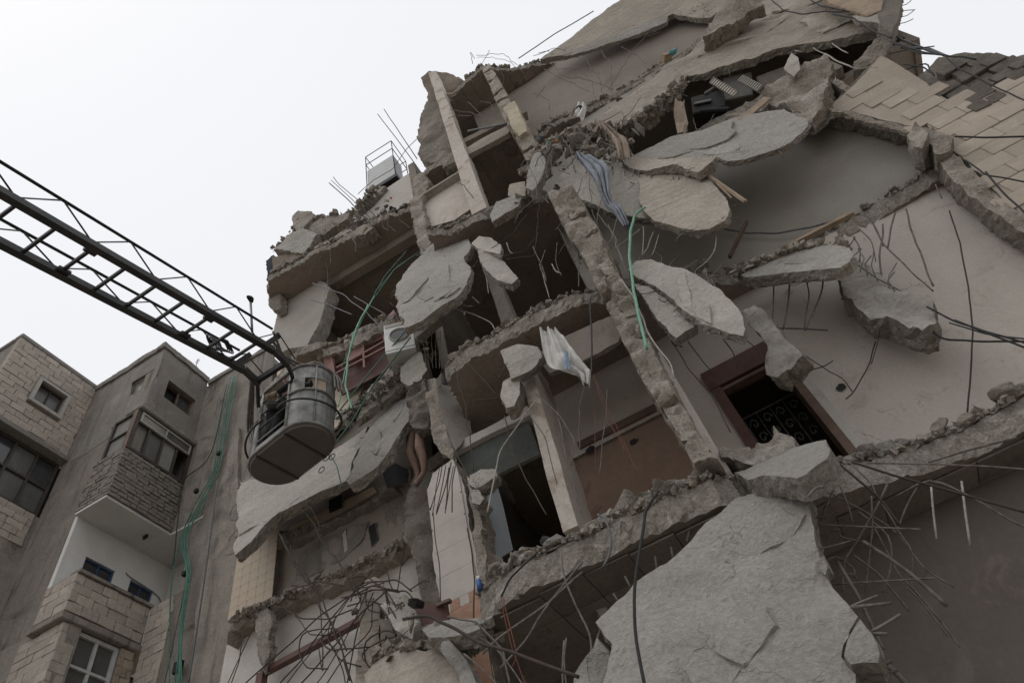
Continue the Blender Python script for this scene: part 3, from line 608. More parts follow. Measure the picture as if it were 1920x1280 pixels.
wire('grey_conduit', [(408, 900, YG - 0.1), (395, 1000, YG - 0.1), (378, 1120, YG - 0.12), (352, 1290, YG - 0.12)], 0.02, 'wire_grey', 'straight dark conduit down the party wall right of the green cables', 'conduit')
for i, (x, y, s) in enumerate(((346, 1075, 0.1), (334, 1250, 0.2), (368, 920, 0.1), (410, 850, 0.09))):
    b = obox('junction_box', P(x, y, YG - 0.02), s, 0.1, s * 1.2, M['black'], None, bev=0.01)
    tag(b, ['small black junction box on the green cables level with the balcony', 'large black junction box at the foot of the green cables', 'small black box on the party wall beside the stone parapet', 'small black box on the party wall beside the corner bay'][i], 'junction box')
# ------------------------------------------------------------------ the ruin: what still stands
YW = 6.5                                           # rear wall of the open rooms
LV = {1: (3.17, 3.45), 2: (6.79, 7.05), 3: (10.40, 10.65), 4: (14.0, 14.25), 5: (17.6, 17.85)}
ruin = root('collapsed_building', (0, YW, 0), 'collapsed concrete apartment building with torn floors and exposed rooms', 'building')
SL = (M['slab'], M['edge'], M['slab'])
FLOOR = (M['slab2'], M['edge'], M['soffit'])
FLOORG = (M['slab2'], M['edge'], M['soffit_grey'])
def floor(level, front, back, mats=FLOOR, th=None, edge=0.045, zoff=0, name='floor_slab'):
    """floor slab: torn front edge from photo points on its level, straight back edge in plan"""
    lo, hi = LV[level]
    q = [(PZ(px, py, hi + zoff).x, PZ(px, py, hi + zoff).y) for px, py in front] + back
    return plate(name, q, level_plane(hi + zoff), th or (hi - lo), mats, ruin, px=False, cell=0.16, rough=0.02, edge=edge * 0.5, seg=0.045)
def wall(poly, Y=YW, mat='plaster', th=0.2, holes=(), name='wall', px=True, edge=0.0, rough=0.012, cell=0.2, emat=None, jagged=False, parent=None, bmat=None):
    return plate(name, poly, front_plane(Y), th, (M[mat], M[emat or 'edge'], M[bmat or mat]), parent or ruin, px=px, rough=rough, edge=edge, cell=cell, holes=holes, jagged=jagged)
def R3(x0, z0, x1, z1): return [(x0, z0), (x1, z0), (x1, z1), (x0, z1)]

# --- right bay: rear wall storey by storey
XR_ = 4.55
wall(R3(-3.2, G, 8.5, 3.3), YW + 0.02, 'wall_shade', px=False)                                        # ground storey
dx0, dx1, dzt = 0.55, 1.30, 5.60
wall(R3(-1.65, 3.2, XR_ + 0.3, 7.0), YW, 'plaster', px=False, holes=[R3(dx0, 3.42, dx1, dzt), R3(-1.60, 3.46, -0.05, 5.62)])
wall(R3(-1.66, 3.4, -0.04, 5.64), YW + 0.05, 'paint_orange', px=False, name='painted_dado')
wall(R3(-0.3, 7.003, XR_ + 0.3, 10.6), YW, 'plaster_grey', px=False)
wall(R3(-0.2, 10.5, XR_ + 0.6, 14.2), YW + 0.03, 'plaster_grey', px=False, holes=[R3(1.6, 10.66, 5.1, 12.9)])
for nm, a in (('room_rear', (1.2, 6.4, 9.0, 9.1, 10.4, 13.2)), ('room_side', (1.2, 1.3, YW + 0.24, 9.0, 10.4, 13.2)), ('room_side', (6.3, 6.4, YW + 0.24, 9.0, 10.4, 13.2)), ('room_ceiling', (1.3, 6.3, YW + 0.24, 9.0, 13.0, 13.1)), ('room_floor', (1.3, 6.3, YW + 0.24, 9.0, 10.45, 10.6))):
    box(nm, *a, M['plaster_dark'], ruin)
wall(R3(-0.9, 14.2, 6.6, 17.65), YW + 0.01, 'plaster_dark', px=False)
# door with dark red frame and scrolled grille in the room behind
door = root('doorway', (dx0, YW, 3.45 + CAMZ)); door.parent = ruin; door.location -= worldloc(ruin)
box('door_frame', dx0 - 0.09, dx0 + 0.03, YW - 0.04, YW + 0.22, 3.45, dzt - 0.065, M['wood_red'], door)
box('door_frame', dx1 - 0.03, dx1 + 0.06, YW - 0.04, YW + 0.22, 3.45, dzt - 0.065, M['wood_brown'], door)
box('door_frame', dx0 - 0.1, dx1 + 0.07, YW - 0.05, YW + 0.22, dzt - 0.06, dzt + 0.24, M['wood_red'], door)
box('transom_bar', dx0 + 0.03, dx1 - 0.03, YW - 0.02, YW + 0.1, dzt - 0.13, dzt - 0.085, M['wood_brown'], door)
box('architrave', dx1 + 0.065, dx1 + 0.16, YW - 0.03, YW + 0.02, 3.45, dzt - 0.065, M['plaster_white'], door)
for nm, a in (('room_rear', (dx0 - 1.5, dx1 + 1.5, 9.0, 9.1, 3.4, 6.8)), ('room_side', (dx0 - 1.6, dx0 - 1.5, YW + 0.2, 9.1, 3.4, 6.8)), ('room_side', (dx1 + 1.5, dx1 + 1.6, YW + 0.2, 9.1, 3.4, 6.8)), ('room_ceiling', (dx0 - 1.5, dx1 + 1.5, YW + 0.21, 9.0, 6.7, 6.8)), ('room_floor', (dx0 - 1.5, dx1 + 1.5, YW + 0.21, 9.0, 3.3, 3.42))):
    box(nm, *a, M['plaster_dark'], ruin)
gy = 7.0
gr = root('scrolled_grille', P(1400, 800, gy), 'wrought iron grille with scrolls inside the dark doorway', 'grille')
def gp(x, z): return Vector((x, gy, z + CAMZ))
g0 = PZ  # corners of the grille from the photo
a = P(1362, 752, gy); b = P(1452, 792, gy)
for i in range(4):
    x = a.x + 0.05 + i * 0.17
    tube('bar', [Vector((x, gy, 3.5 + CAMZ)), Vector((x, gy, 5.35 + CAMZ))], 0.009, M['wire_grey'], gr, smooth_path=False)
    for j in range(4):
        zc = 5.2 - j * 0.22 + CAMZ; s = 1 if (i + j) % 2 else -1
        tube('scroll', [Vector((x + 0.085 + s * 0.055 * math.cos(t * 0.75) * (1 - t / 11), gy - 0.01, zc + 0.09 * math.sin(t * 0.75) * (1 - t / 11))) for t in range(10)], 0.008, M['wire_grey'], gr, k=2)
tube('rail', [Vector((a.x - 0.1, gy, 5.36 + CAMZ)), Vector((a.x + 0.8, gy, 5.36 + CAMZ))], 0.012, M['rebar_dusty'], gr, smooth_path=False)
# wooden picture rail left of the torn cross wall, hole in the dado
bar('wooden_rail', P(1084, 836, YW - 0.02), P(1262, 747, YW - 0.02), 0.03, 0.11, M['wood_brown'], ruin)
def hole(px, py, Y, rx, rz, seed):
    r = random.Random(seed); c = P(px, py, Y)
    pts = [(c.x + rx * math.cos(t) * r.uniform(0.7, 1.15), c.z - CAMZ + rz * math.sin(t) * r.uniform(0.7, 1.15)) for t in [i * math.pi / 6 for i in range(12)]]
    plate('wall_hole', pts, front_plane(Y), 0.004, M['black'], ruin, px=False, rough=0, edge=0, jagged=False, cell=9)
hole(1577, 725, YW - 0.016, 0.055, 0.05, 1); hole(1188, 827, YW + 0.03, 0.06, 0.045, 2); hole(1108, 841, YW - 0.016, 0.07, 0.05, 3)

# --- facing stone at the right edge, one block wide off the rear wall
YS = 6.12
wall([(1545, 200), (1600, 150), (1652, 104), (1692, 125), (1716, 141), (1760, 108), (1850, 98), (1905, 105), (2040, 90), (2200, 300), (2150, 560), (1925, 420), (1842, 350), (1775, 285), (1735, 232), (1712, 240), (1660, 232), (1600, 215)], YS + 0.06, 'rough_stone', th=0.3, name='facade_backing', rough=0.06, cell=0.08, edge=0.03, jagged=True)
fs = front_plane(YS)
fac = root('stone_facing', P(1700, 200, YS)); fac.parent = ruin; fac.location -= worldloc(ruin)
zone = [fs.hit(*p) for p in [(1575, 195), (1640, 135), (1660, 135), (1640, 170), (1690, 215), (1700, 205), (1690, 150), (1720, 150), (1760, 178), (1800, 200), (1850, 165), (1935, 140), (2150, 300), (2100, 520), (1925, 400), (1850, 330), (1790, 290), (1760, 262), (1740, 232)]]
rs = random.Random(3)
za = min(p[1] for p in zone); zb = max(p[1] for p in zone); xa = min(p[0] for p in zone); xb = max(p[0] for p in zone)
i = 0; z = za
while z < zb:
    h = 0.225; x = xa - (0.22 if i % 2 else 0.0); i += 1
    while x < xb:
        w = 0.44 * rs.uniform(0.85, 1.2)
        c = np.array([[x, z], [x + w, z], [x + w, z + h], [x, z + h], [x + w / 2, z + h / 2]])
        if pip(c, zone).sum() >= 3:
            block('facing_stone', fs, x + 0.004, x + w - 0.004, z + 0.004, z + h - 0.004, 0.05, 'ashlar', fac, rs, 0.012 + rs.uniform(0.0, 0.012), 0.004)
        x += w
    z += h
# outline slabs of facing where the joints do not show: one smooth plastered field
wall([(1550, 204), (1600, 160), (1652, 104), (1690, 125), (1730, 150), (1765, 180), (1810, 208), (1845, 205), (1900, 180), (1960, 190), (2100, 330), (2080, 520), (1925, 405), (1880, 372), (1842, 330), (1790, 282), (1760, 258), (1735, 228), (1712, 236), (1660, 226), (1600, 210)], YS - 0.004, 'ashlar', th=0.05, name='stone_panel', rough=0.006, edge=0.012, jagged=True)
gz_ = [fs.hit(*p) for p in [(1745, 140), (1850, 100), (1920, 106), (1990, 130), (1960, 180), (1900, 178), (1845, 203), (1800, 200), (1765, 178)]]; rg = random.Random(9); z_ = min(p[1] for p in gz_); i_ = 0
gw = [o for o in ruin.children if o.name.startswith('facade_backing')][-1]
while z_ < max(p[1] for p in gz_):
    x_ = min(p[0] for p in gz_) - (0.15 if i_ % 2 else 0); i_ += 1
    while x_ < max(p[0] for p in gz_):
        w_ = rg.uniform(0.2, 0.36)
        if pip(np.array([[x_ + w_ / 2, z_ + 0.09]]), gz_)[0] and rg.random() > 0.1: block('backing_block', fs, x_ + 0.006, x_ + w_ - 0.006, z_ + 0.005, z_ + 0.165, 0.2, 'rough_stone', gw, rg, rg.uniform(-0.03, 0.04), 0.06)
        x_ += w_
    z_ += 0.17
# the return of that wall down to the room: torn end of the cross wall
sp2 = side_plane(XR_ - 0.02)
plate('torn_return', [(XR_ - 0.35, YS + 0.05), (XR_ + 0.05, YS + 0.05), (XR_ + 0.05, YW), (XR_ - 0.35, YW)], level_plane(7.06), 0.02, M['edge'], ruin, px=False, rough=0, edge=0, jagged=False, cell=9)
plate('return_wall', [(YS + 0.02, 7.05), (YW + 0.02, 7.05), (YW + 0.02, 10.5), (YS + 0.02, 9.6)], Pl(Vector((XR_ - 0.04, 0, CAMZ)), Vector((0, 1, 0)), Vector((0, 0, 1)), Vector((-1, 0, 0))), 0.1, (M['plaster_grey'], M['masonry'], M['plaster_grey']), ruin, px=False, rough=0.01, edge=0.02, cell=0.12)
plate('torn_wall_end', [(1552, 204), (1600, 210), (1660, 228), (1712, 238), (1730, 228), (1736, 236), (1714, 248), (1680, 240), (1600, 219), (1560, 211)], lean_plane(1700, 240, YS - 0.03, 0, -10), 0.1, M['masonry'], ruin, rough=0.05, edge=0.03, cell=0.06)
plate('torn_wall_end', [(1758, 292), (1790, 288), (1830, 330), (1870, 372), (1925, 412), (1925, 438), (1880, 412), (1840, 382), (1800, 352), (1770, 322)], lean_plane(1820, 340, YS - 0.02, 0, 0), 0.3, (M['masonry'], M['rough_stone'], M['masonry']), ruin, rough=0.07, edge=0.02, cell=0.05, freq=4)
wall([(1842, 372), (1870, 330), (1925, 268), (2150, 300), (2150, 600), (1925, 425)], YS + 0.02, 'ashlar', th=0.03, name='stone_panel', rough=0.01, edge=0.01, jagged=True)

# --- floors
L1f = [(897, 1116), (925, 1090), (950, 1075), (985, 1048), (1015, 1040), (1070, 1012), (1095, 1008), (1130, 990), (1180, 962), (1215, 952), (1250, 930), (1290, 918), (1330, 897), (1400, 900), (1470, 893), (1540, 880), (1570, 872), (1640, 858), (1700, 845), (1760, 818), (1800, 808), (1840, 784), (1930, 735), (2060, 690)]
fl1 = floor(1, L1f, [(8.5, YW + 0.05), (-0.3, YW + 0.05), (-0.3, 10), (-3.2, 10)], FLOORG, edge=0.05)
L2f = [(834, 690), (858, 668), (880, 648), (920, 632), (950, 612), (1000, 588), (1030, 575), (1062, 556), (1110, 548), (1165, 548), (1200, 525), (1290, 508), (1350, 515), (1400, 500), (1480, 478), (1520, 455), (1560, 432), (1600, 408), (1640, 384), (1700, 350), (1735, 322), (1762, 303)]
floor(2, L2f, [(XR_ - 0.05, YW + 0.05), (-0.3, YW + 0.05), (-0.3, 10), (-3.2, 10)], FLOOR, edge=0.05)
# left bay floors (their fronts hang in front of them)
def lfloor(level, x0, x1, y0, mats=FLOOR):
    lo, hi = LV[level]
    plate('floor_slab', [(x0, y0), ((x0 + x1) / 2, y0 + 0.12), (x1, y0 - 0.05), (x1, 10), (x0, 10)], level_plane(hi), hi - lo, mats, ruin, px=False, cell=0.18, rough=0.02, edge=0.03, seg=0.05)
lfloor(2, -6.9, -3.22, 6.62)
floor(3, [(560, 652), (600, 640), (640, 640), (690, 608), (722, 602), (790, 580)], [(-3.25, 6.9), (-3.25, 10), (-6.9, 10), (-6.9, 6.4)], FLOOR)
floor(3, [(800, 428), (840, 430), (880, 408), (910, 398), (950, 385), (990, 372), (1035, 362), (1070, 338)], [(0.5, 6.1), (2.0, 6.25), (4.5, 6.3), (4.5, YW + 0.1), (-0.1, YW + 0.1), (-0.1, 10), (-3.2, 10)], FLOOR)
L4L = [(505, 515), (540, 498), (575, 478), (620, 458), (670, 430), (720, 402), (772, 384), (800, 372)]
floor(4, L4L, [(-3.0, 7.2), (-3.0, 10), (-7.1, 10), (-7.1, 6.4)], FLOOR, edge=0.07)
box('drop_beam', -6.7, -3.1, 6.62, 6.9, 13.72, 14.0, M['soffit'], ruin, bev=0.03)
floor(4, [(795, 320), (850, 292), (905, 262), (962, 236), (1000, 262), (1030, 232), (1070, 214), (1112, 197), (1154, 174), (1208, 143), (1262, 112), (1322, 64), (1420, 10)], [(6.6, YW + 0.1), (-0.1, YW + 0.1), (-0.1, 10), (-3.1, 10)], FLOOR, edge=0.05)
floor(5, [(845, 178), (872, 150), (905, 124), (960, 128), (1005, 118), (1060, 106), (1105, 96), (1150, 82), (1200, 62), (1255, 34), (1330, -10)], [(5.5, 7.2), (-0.1, YW + 0.4), (-0.1, 10), (-3.0, 10)], FLOOR, edge=0.05)
# soffit pieces that can be told apart from below
def soffit(level, x0, x1, y0, y1, dx, dy, poly_front, parent, name, mat):
    z = LV[level][0]; pf = [(PZ(px, py, LV[level][1]).x, PZ(px, py, LV[level][1]).y) for px, py in poly_front]
    rr = random.Random(level * 7 + int(x0 * 3)); x = x0
    while x < x1:
        yf = max(np.interp(x, [p[0] for p in pf], [p[1] for p in pf]), np.interp(x + dx, [p[0] for p in pf], [p[1] for p in pf])) + 0.06
        y = y1
        while y - dy > yf:
            box(name, x + 0.004, x + dx - 0.004, y - dy + 0.004, y - 0.004, z - 0.024 - rr.uniform(0, 0.008), z - 0.012, M[mat], parent); y -= dy
        if y - yf > 0.12: box(name, x + 0.004, x + dx - 0.004, yf, y - 0.004, z - 0.024 - rr.uniform(0, 0.008), z - 0.012, M[mat], parent)
        x += dx
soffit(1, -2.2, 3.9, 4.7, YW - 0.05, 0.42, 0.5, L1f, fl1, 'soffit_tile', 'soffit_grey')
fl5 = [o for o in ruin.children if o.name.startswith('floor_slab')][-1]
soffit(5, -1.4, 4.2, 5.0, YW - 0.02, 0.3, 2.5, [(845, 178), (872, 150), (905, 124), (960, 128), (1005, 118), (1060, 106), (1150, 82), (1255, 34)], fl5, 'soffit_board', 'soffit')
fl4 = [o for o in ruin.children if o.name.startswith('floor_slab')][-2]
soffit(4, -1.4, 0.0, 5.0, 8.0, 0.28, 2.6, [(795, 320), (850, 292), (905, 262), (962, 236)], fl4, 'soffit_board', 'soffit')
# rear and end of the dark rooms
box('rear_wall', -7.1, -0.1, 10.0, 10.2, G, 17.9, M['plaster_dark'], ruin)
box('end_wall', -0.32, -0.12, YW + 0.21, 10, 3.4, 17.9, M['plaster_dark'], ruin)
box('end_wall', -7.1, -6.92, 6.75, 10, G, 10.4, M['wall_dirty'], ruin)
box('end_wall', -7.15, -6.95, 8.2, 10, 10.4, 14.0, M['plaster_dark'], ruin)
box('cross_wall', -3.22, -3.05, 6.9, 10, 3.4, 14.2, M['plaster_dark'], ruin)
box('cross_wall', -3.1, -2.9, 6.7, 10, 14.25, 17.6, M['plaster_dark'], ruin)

# --- torn cross wall on the line x = 0: a stack of broken masonry courses
left = [(1028, 358), (1040, 392), (1062, 436), (1092, 478), (1112, 520), (1132, 562), (1160, 622), (1192, 684), (1228, 748), (1264, 802), (1296, 858)]
right = [(1076, 352), (1088, 378), (1104, 404), (1124, 432), (1138, 474), (1156, 508), (1176, 546), (1194, 584), (1216, 640), (1244, 694), (1278, 758), (1312, 818), (1346, 862)]
YX = 4.86
torn = root('torn_cross_wall', P(1310, 850, YX)); torn.parent = ruin; torn.location -= worldloc(ruin)
rt_ = random.Random(8)
def interp(poly, z):
    pts = sorted([(P(x, y, YX).z, P(x, y, YX).x) for x, y in poly]); return float(np.interp(z, [p[0] for p in pts], [p[1] for p in pts]))
plate('torn_core', left + right[::-1], front_plane(YX + 0.02), 0.5, M['masonry'], torn, cell=0.05, rough=0.13, edge=0.02, freq=3.2)
zlo = P(1310, 862, YX).z; zhi = P(1050, 356, YX).z; z = zlo
while z < zhi:
    h = rt_.uniform(0.2, 0.34); zc = z + h / 2; xl, xr = interp(left, zc), interp(right, zc); w = xr - xl
    dpt = rt_.uniform(0.4, 0.5); off = rt_.uniform(0.0, 0.09)
    n2 = 1 if w < 0.2 or rt_.random() < 0.35 else 2
    cut = xl + w * (rt_.uniform(0.35, 0.65) if n2 == 2 else 1)
    for (a_, b_) in ((xl, cut), (cut, xr))[:n2]:
        o2 = off + rt_.uniform(-0.05, 0.05)
        plate('masonry_course', [(a_, z), (b_ - 0.008, z + rt_.uniform(-0.02, 0.02)), (b_ - 0.008, z + h - 0.012), (a_, z + h - 0.012)], Pl(Vector((0, YX + o2, 0)), Vector((1, 0, 0)), Vector((0, 0, 1)), Vector((0, -1, 0))), dpt, M['masonry'], torn, px=False, cell=0.05, rough=0.12, edge=0.03, seg=0.05, freq=4.5)
    z += h
xm0, xm1 = -0.06, 0.14
box('cross_wall_face', xm0, xm1, YX + 0.35, YW, 3.45, 6.79, M['plaster'], ruin)
box('cross_wall_face', xm0, xm1, YX + 0.35, YW, 7.05, 8.4, M['plaster_dark'], ruin)
# its thinner continuation higher up
left = [(903, 126), (918, 160), (932, 196), (952, 236), (975, 272), (990, 305)]; right = [(917, 120), (932, 145), (947, 172), (966, 208), (986, 236), (1004, 264), (1016, 296)]
YX = 5.45; zlo = P(1002, 300, YX).z; zhi = P(908, 126, YX).z; z = zlo
while z < zhi:
    h = rt_.uniform(0.32, 0.55); zc = z + h / 2; xl, xr = interp(left, zc), interp(right, zc)
    plate('masonry_course', [(xl, z), (xr, z), (xr, z + h - 0.012), (xl, z + h - 0.012)], Pl(Vector((0, YX + rt_.uniform(-0.05, 0.05), 0)), Vector((1, 0, 0)), Vector((0, 0, 1)), Vector((0, -1, 0))), 0.5, M['masonry'], torn, px=False, cell=0.07, rough=0.07, edge=0.02, seg=0.06, freq=4)
    z += h
yst = plate('yellow_stone_block', [(944, 204), (966, 191), (974, 208), (986, 232), (988, 246), (972, 254), (958, 236)], lean_plane(966, 225, 5.3), 0.3, M['yellowstone'], torn, rough=0.05, edge=0.02, cell=0.06)
# --- columns
def column(poly, Y, th, mat='column', name='column', edge=0.004):
    return plate(name, poly, front_plane(Y), th, (M[mat], M['plaster' if mat == 'column' else mat], M[mat]), ruin, rough=0.012, edge=edge, cell=0.08, seg=0.06)
column([(803, 136), (817, 133), (912, 388), (884, 402)], 5.5, 0.3)
column([(966, 668), (988, 662), (1072, 946), (1084, 985), (1056, 998)], 5.45, 0.62)
column([(908, 510), (926, 504), (980, 630), (952, 642)], 6.1, 0.26)
# left torn cross wall by the legs, and the lintel with its frame
lcw = plate('torn_wall_end', [(794, 712), (812, 706), (826, 722), (824, 760), (836, 800), (848, 842), (846, 862), (826, 848), (812, 820), (804, 770)], lean_plane(815, 780, 5.75), 0.12, M['masonry'], ruin, rough=0.07, edge=0.02, cell=0.05, freq=4)
plate('plastered_reveal', [(818, 712), (850, 680), (868, 700), (882, 772), (884, 812), (852, 846), (836, 800), (824, 752)], Pl(P(850, 770, 5.9), Vector((0.42, 0.907, 0)).normalized(), Vector((0, 0, 1)), Vector((0.907, -0.42, 0)).normalized()), 0.1, (M['plaster_white'], M['masonry'], M['plaster_white']), ruin, rough=0.01, edge=0.01, cell=0.1)
column([(846, 836), (988, 760), (998, 774), (854, 848)], 6.0, 0.2, 'plaster_white', 'lintel', edge=0.01)
wall([(850, 846), (900, 820), (986, 778), (1012, 850), (970, 870), (930, 890), (900, 905), (880, 900), (866, 872)], 6.08, 'green_sheet', 0.06, name='inner_wall')
pd = plate('inner_door', [(898, 912), (930, 900), (944, 950), (962, 1030), (912, 1062), (902, 990)], Pl(P(925, 980, 6.05), Vector((0.5, 0.866, 0)), Vector((0, 0, 1)), Vector((0.866, -0.5, 0))), 0.05, M['door_blue'], ruin, rough=0, edge=0, jagged=False, cell=9)
# tiled pier
PY = 5.62; pfp = front_plane(PY)
px0, px1 = -0.548 * PY, -0.468 * PY
pier = plate('tiled_pier', [(px0, 1.6), (px1, 1.6), (px1 + 0.03, 5.3), (px1 - 0.05, 5.75), (px0 + 0.1, 5.7), (px0, 5.5)], Pl(pfp.o + Vector((0, 0.012, 0)), pfp.u, pfp.v, pfp.n), 0.3, (M['plaster_white'], M['masonry'], M['masonry']), ruin, px=False, rough=0, edge=0.015, cell=0.1)
rr = random.Random(4); z = P(860, 1290, PY).z - CAMZ
zor = P(860, 1100, PY).z - CAMZ; zor0 = P(860, 1140, PY).z - CAMZ
for (a0, a1, n2, mat) in ((1.6, zor0 - 0.28, 3, 'tile_orange'), (zor0 - 0.28, zor0, 1, 'tile_orange'), (zor0, zor0 + 0.11, 1, 'border'), (zor0 + 0.11, 5.5, 5, 'tile_white')):
    for i in range(n2):
        b0 = a0 + (a1 - a0) * i / n2; b1 = a0 + (a1 - a0) * (i + 1) / n2
        k = 4 if mat == 'border' else 1
        for j in range(k):
            c0 = px0 + (px1 - px0) * j / k; c1 = px0 + (px1 - px0) * (j + 1) / k
            block('wall_tile', pfp, c0 + 0.0015, c1 - 0.0015, b0 + 0.0015, b1 - 0.0015, 0.02, ('tile_orange' if j % 2 else 'tile_white') if mat == 'border' else mat, pier, rr, 0.008, 0.002)
plate('torn_wall_end', [(874, 888), (890, 905), (898, 960), (905, 1010), (912, 1060), (910, 1095), (898, 1100), (894, 1040), (886, 960)], lean_plane(893, 1000, PY - 0.05), 0.3, M['masonry'], ruin, rough=0.06, edge=0.03, cell=0.05, freq=4)
# --- left bay facade, lower storeys
YL = 6.55
wall([(404, 1300), (418, 1240), (432, 1172), (500, 1135), (560, 1108), (640, 1076), (700, 1048), (760, 1010), (790, 1000), (815, 1120), (840, 1300), (840, 1420), (380, 1420)], YL + 0.05, 'plaster_white', 0.25, jagged=True, edge=0.02, cell=0.12)
wall([(428, 1158), (437, 1100), (446, 1040), (470, 1020), (524, 992), (515, 1050), (505, 1122), (470, 1140)], YL, 'tile_beige', 0.2, name='tiled_panel')
wall([(504, 1124), (512, 1060), (528, 1005), (600, 962), (700, 918), (775, 880), (790, 900), (782, 1005), (700, 1042), (640, 1070), (560, 1102)], YL + 0.12, 'plaster_dark', 0.25, jagged=True, edge=0.02, cell=0.1, rough=0.05)
wall([(532, 1012), (545, 985), (620, 950), (700, 912), (706, 922), (640, 962), (590, 985)], YL + 0.06, 'tile_beige', 0.08, name='tiled_strip', jagged=True, edge=0.015)
wall([(440, 1005), (455, 900), (600, 840), (700, 770), (790, 700), (800, 880), (700, 925), (560, 990)], YL + 0.2, 'plaster_dark', 0.2)
wall([(716, 882), (742, 868), (764, 880), (762, 904), (726, 916)], YL + 0.085, 'black', 0.03, name='dark_opening')
tp = [o for o in ruin.children if o.name.startswith('tiled_panel')][-1]; tpl = front_plane(YL)
tz = [tpl.hit(*p) for p in [(428, 1158), (446, 1040), (470, 1020), (524, 992), (505, 1122), (470, 1140)]]; rtl = random.Random(2)
z_ = min(p[1] for p in tz)
while z_ < max(p[1] for p in tz):
    x_ = min(p[0] for p in tz)
    while x_ < max(p[0] for p in tz):
        if pip(np.array([[x_ + 0.08, z_ + 0.08]]), tz)[0] and rtl.random() > 0.04: block('wall_tile', tpl, x_ + 0.0015, x_ + 0.1585, z_ + 0.0015, z_ + 0.1585, 0.012, 'tile_beige', tp, rtl, 0.008, 0.002)
        x_ += 0.16
    z_ += 0.16
for poly_, mt_, dy_ in (([(560, 1040), (600, 1010), (660, 985), (690, 978), (680, 1010), (640, 1050), (580, 1080), (556, 1078)], 'wall_grey', 0.1), ([(690, 985), (704, 978), (708, 1010), (696, 1024)], 'black', 0.09), ([(640, 1000), (648, 990), (652, 1030), (645, 1036)], 'plaster_white', 0.095), ([(616, 938), (642, 926), (642, 950), (618, 962)], 'black', 0.03), ([(722, 960), (760, 940), (766, 975), (730, 998)], 'edge', 0.1), ([(545, 1096), (575, 1060), (600, 1075), (570, 1098)], 'masonry', 0.1)):
    wall(poly_, YL + dy_, mt_, 0.02, name='wall_patch', jagged=True, edge=0.012, cell=0.07, rough=0.02)
def ledge(pts, Y0_, dep, th, mats, name='ledge'):
    top = [P(x, y, Y0_) for x, y in pts]
    V, F = [], []
    rr = random.Random(len(V) + int(Y0_ * 100)); n = 0; dense = []
    for a, b in zip(top[:-1], top[1:]):
        m = max(2, int((b - a).length / 0.07))
        for j in range(m): dense.append(a + (b - a) * (j / m) + Vector((0, rr.gauss(0, 0.02), rr.gauss(0, 0.012))))
    dense.append(top[-1])
    for p in dense:
        t2 = th * rr.uniform(0.7, 1.2)
        V += [p + Vector((0, dep, rr.uniform(0, 0.03))), p + Vector((0, dep * 0.3, rr.uniform(0.0, 0.05))), p, p + Vector((rr.gauss(0, 0.02), rr.uniform(-0.05, 0.05), -t2 * 0.5)), p + Vector((0, rr.uniform(0.0, 0.06), -t2)), p + Vector((0, dep, -t2))]
    for i in range(len(dense) - 1):
        for k in range(6): F.append((i * 6 + k, i * 6 + (k + 1) % 6, i * 6 + 6 + (k + 1) % 6, i * 6 + 6 + k))
    F += [(5, 4, 3, 2, 1, 0), tuple((len(dense) - 1) * 6 + k for k in range(6))]
    return mk(name, V, F, mats, ruin)
ledge([(424, 1196), (436, 1168), (470, 1150), (500, 1138), (560, 1110), (640, 1078), (700, 1050), (770, 1012)], 6.36, 0.3, 0.1, M['masonry'])
ledge([(538, 1016), (580, 996), (640, 966), (700, 932), (740, 912)], 6.5, 0.25, 0.05, M['edge'])
# broken dark pier beside the tiled pier
plate('torn_wall_end', [(758, 950), (772, 900), (786, 870), (812, 880), (815, 960), (822, 1090), (826, 1180), (800, 1200), (790, 1120), (770, 1020), (755, 990)], lean_plane(790, 1020, 6.2, 20), 0.3, (M['rough_stone'], M['masonry'], M['rough_stone']), ruin, rough=0.12, edge=0.05, cell=0.07, freq=3)
bar('steel_lintel', P(492, 1262, 6.4), P(700, 1150, 6.4), 0.1, 0.07, M['wood_red'], ruin)
bar('steel_post', P(492, 1262, 6.38), P(482, 1330, 6.38), 0.1, 0.1, M['wood_red'], ruin)
plate('hanging_plaster', [(478, 1140), (500, 1135), (512, 1165), (505, 1200), (508, 1225), (495, 1260), (485, 1225), (482, 1180)], lean_plane(495, 1180, 6.3), 0.1, M['edge'], ruin, rough=0.06, edge=0.03, cell=0.05)
# --- left bay, the open room under the terrace
column([(522, 522), (548, 500), (590, 508), (618, 540), (600, 600), (575, 648), (545, 652), (515, 668), (510, 640), (520, 590), (512, 560)], 6.55, 0.35, 'plaster_grey', 'broken_column', edge=0.03)
wall(R3(-6.5, 10.6, -3.2, 13.95), 8.2, 'plaster_dark', px=False)
box('room_end', -6.6, -6.42, 7.0, 8.2, 10.6, 13.95, M['plaster_grey'], ruin)
ledge([(545, 668), (585, 655), (620, 650), (660, 636), (700, 612), (740, 590)], 6.1, 0.5, 0.22, M['masonry'], 'torn_floor_edge')
wall([(520, 690), (560, 664), (640, 648), (720, 610), (790, 580), (795, 640), (700, 700), (640, 790), (560, 850), (500, 880)], 6.5, 'tile_beige', 0.15, name='tiled_wall', jagged=True, edge=0.03)
plate('broken_wall_core', [(690, 725), (720, 700), (748, 682), (790, 668), (780, 700), (750, 725), (720, 748), (690, 775), (668, 790)], lean_plane(730, 715, 6.3, 0, 10), 0.15, M['masonry'], ruin, rough=0.1, edge=0.03, cell=0.05, freq=3)
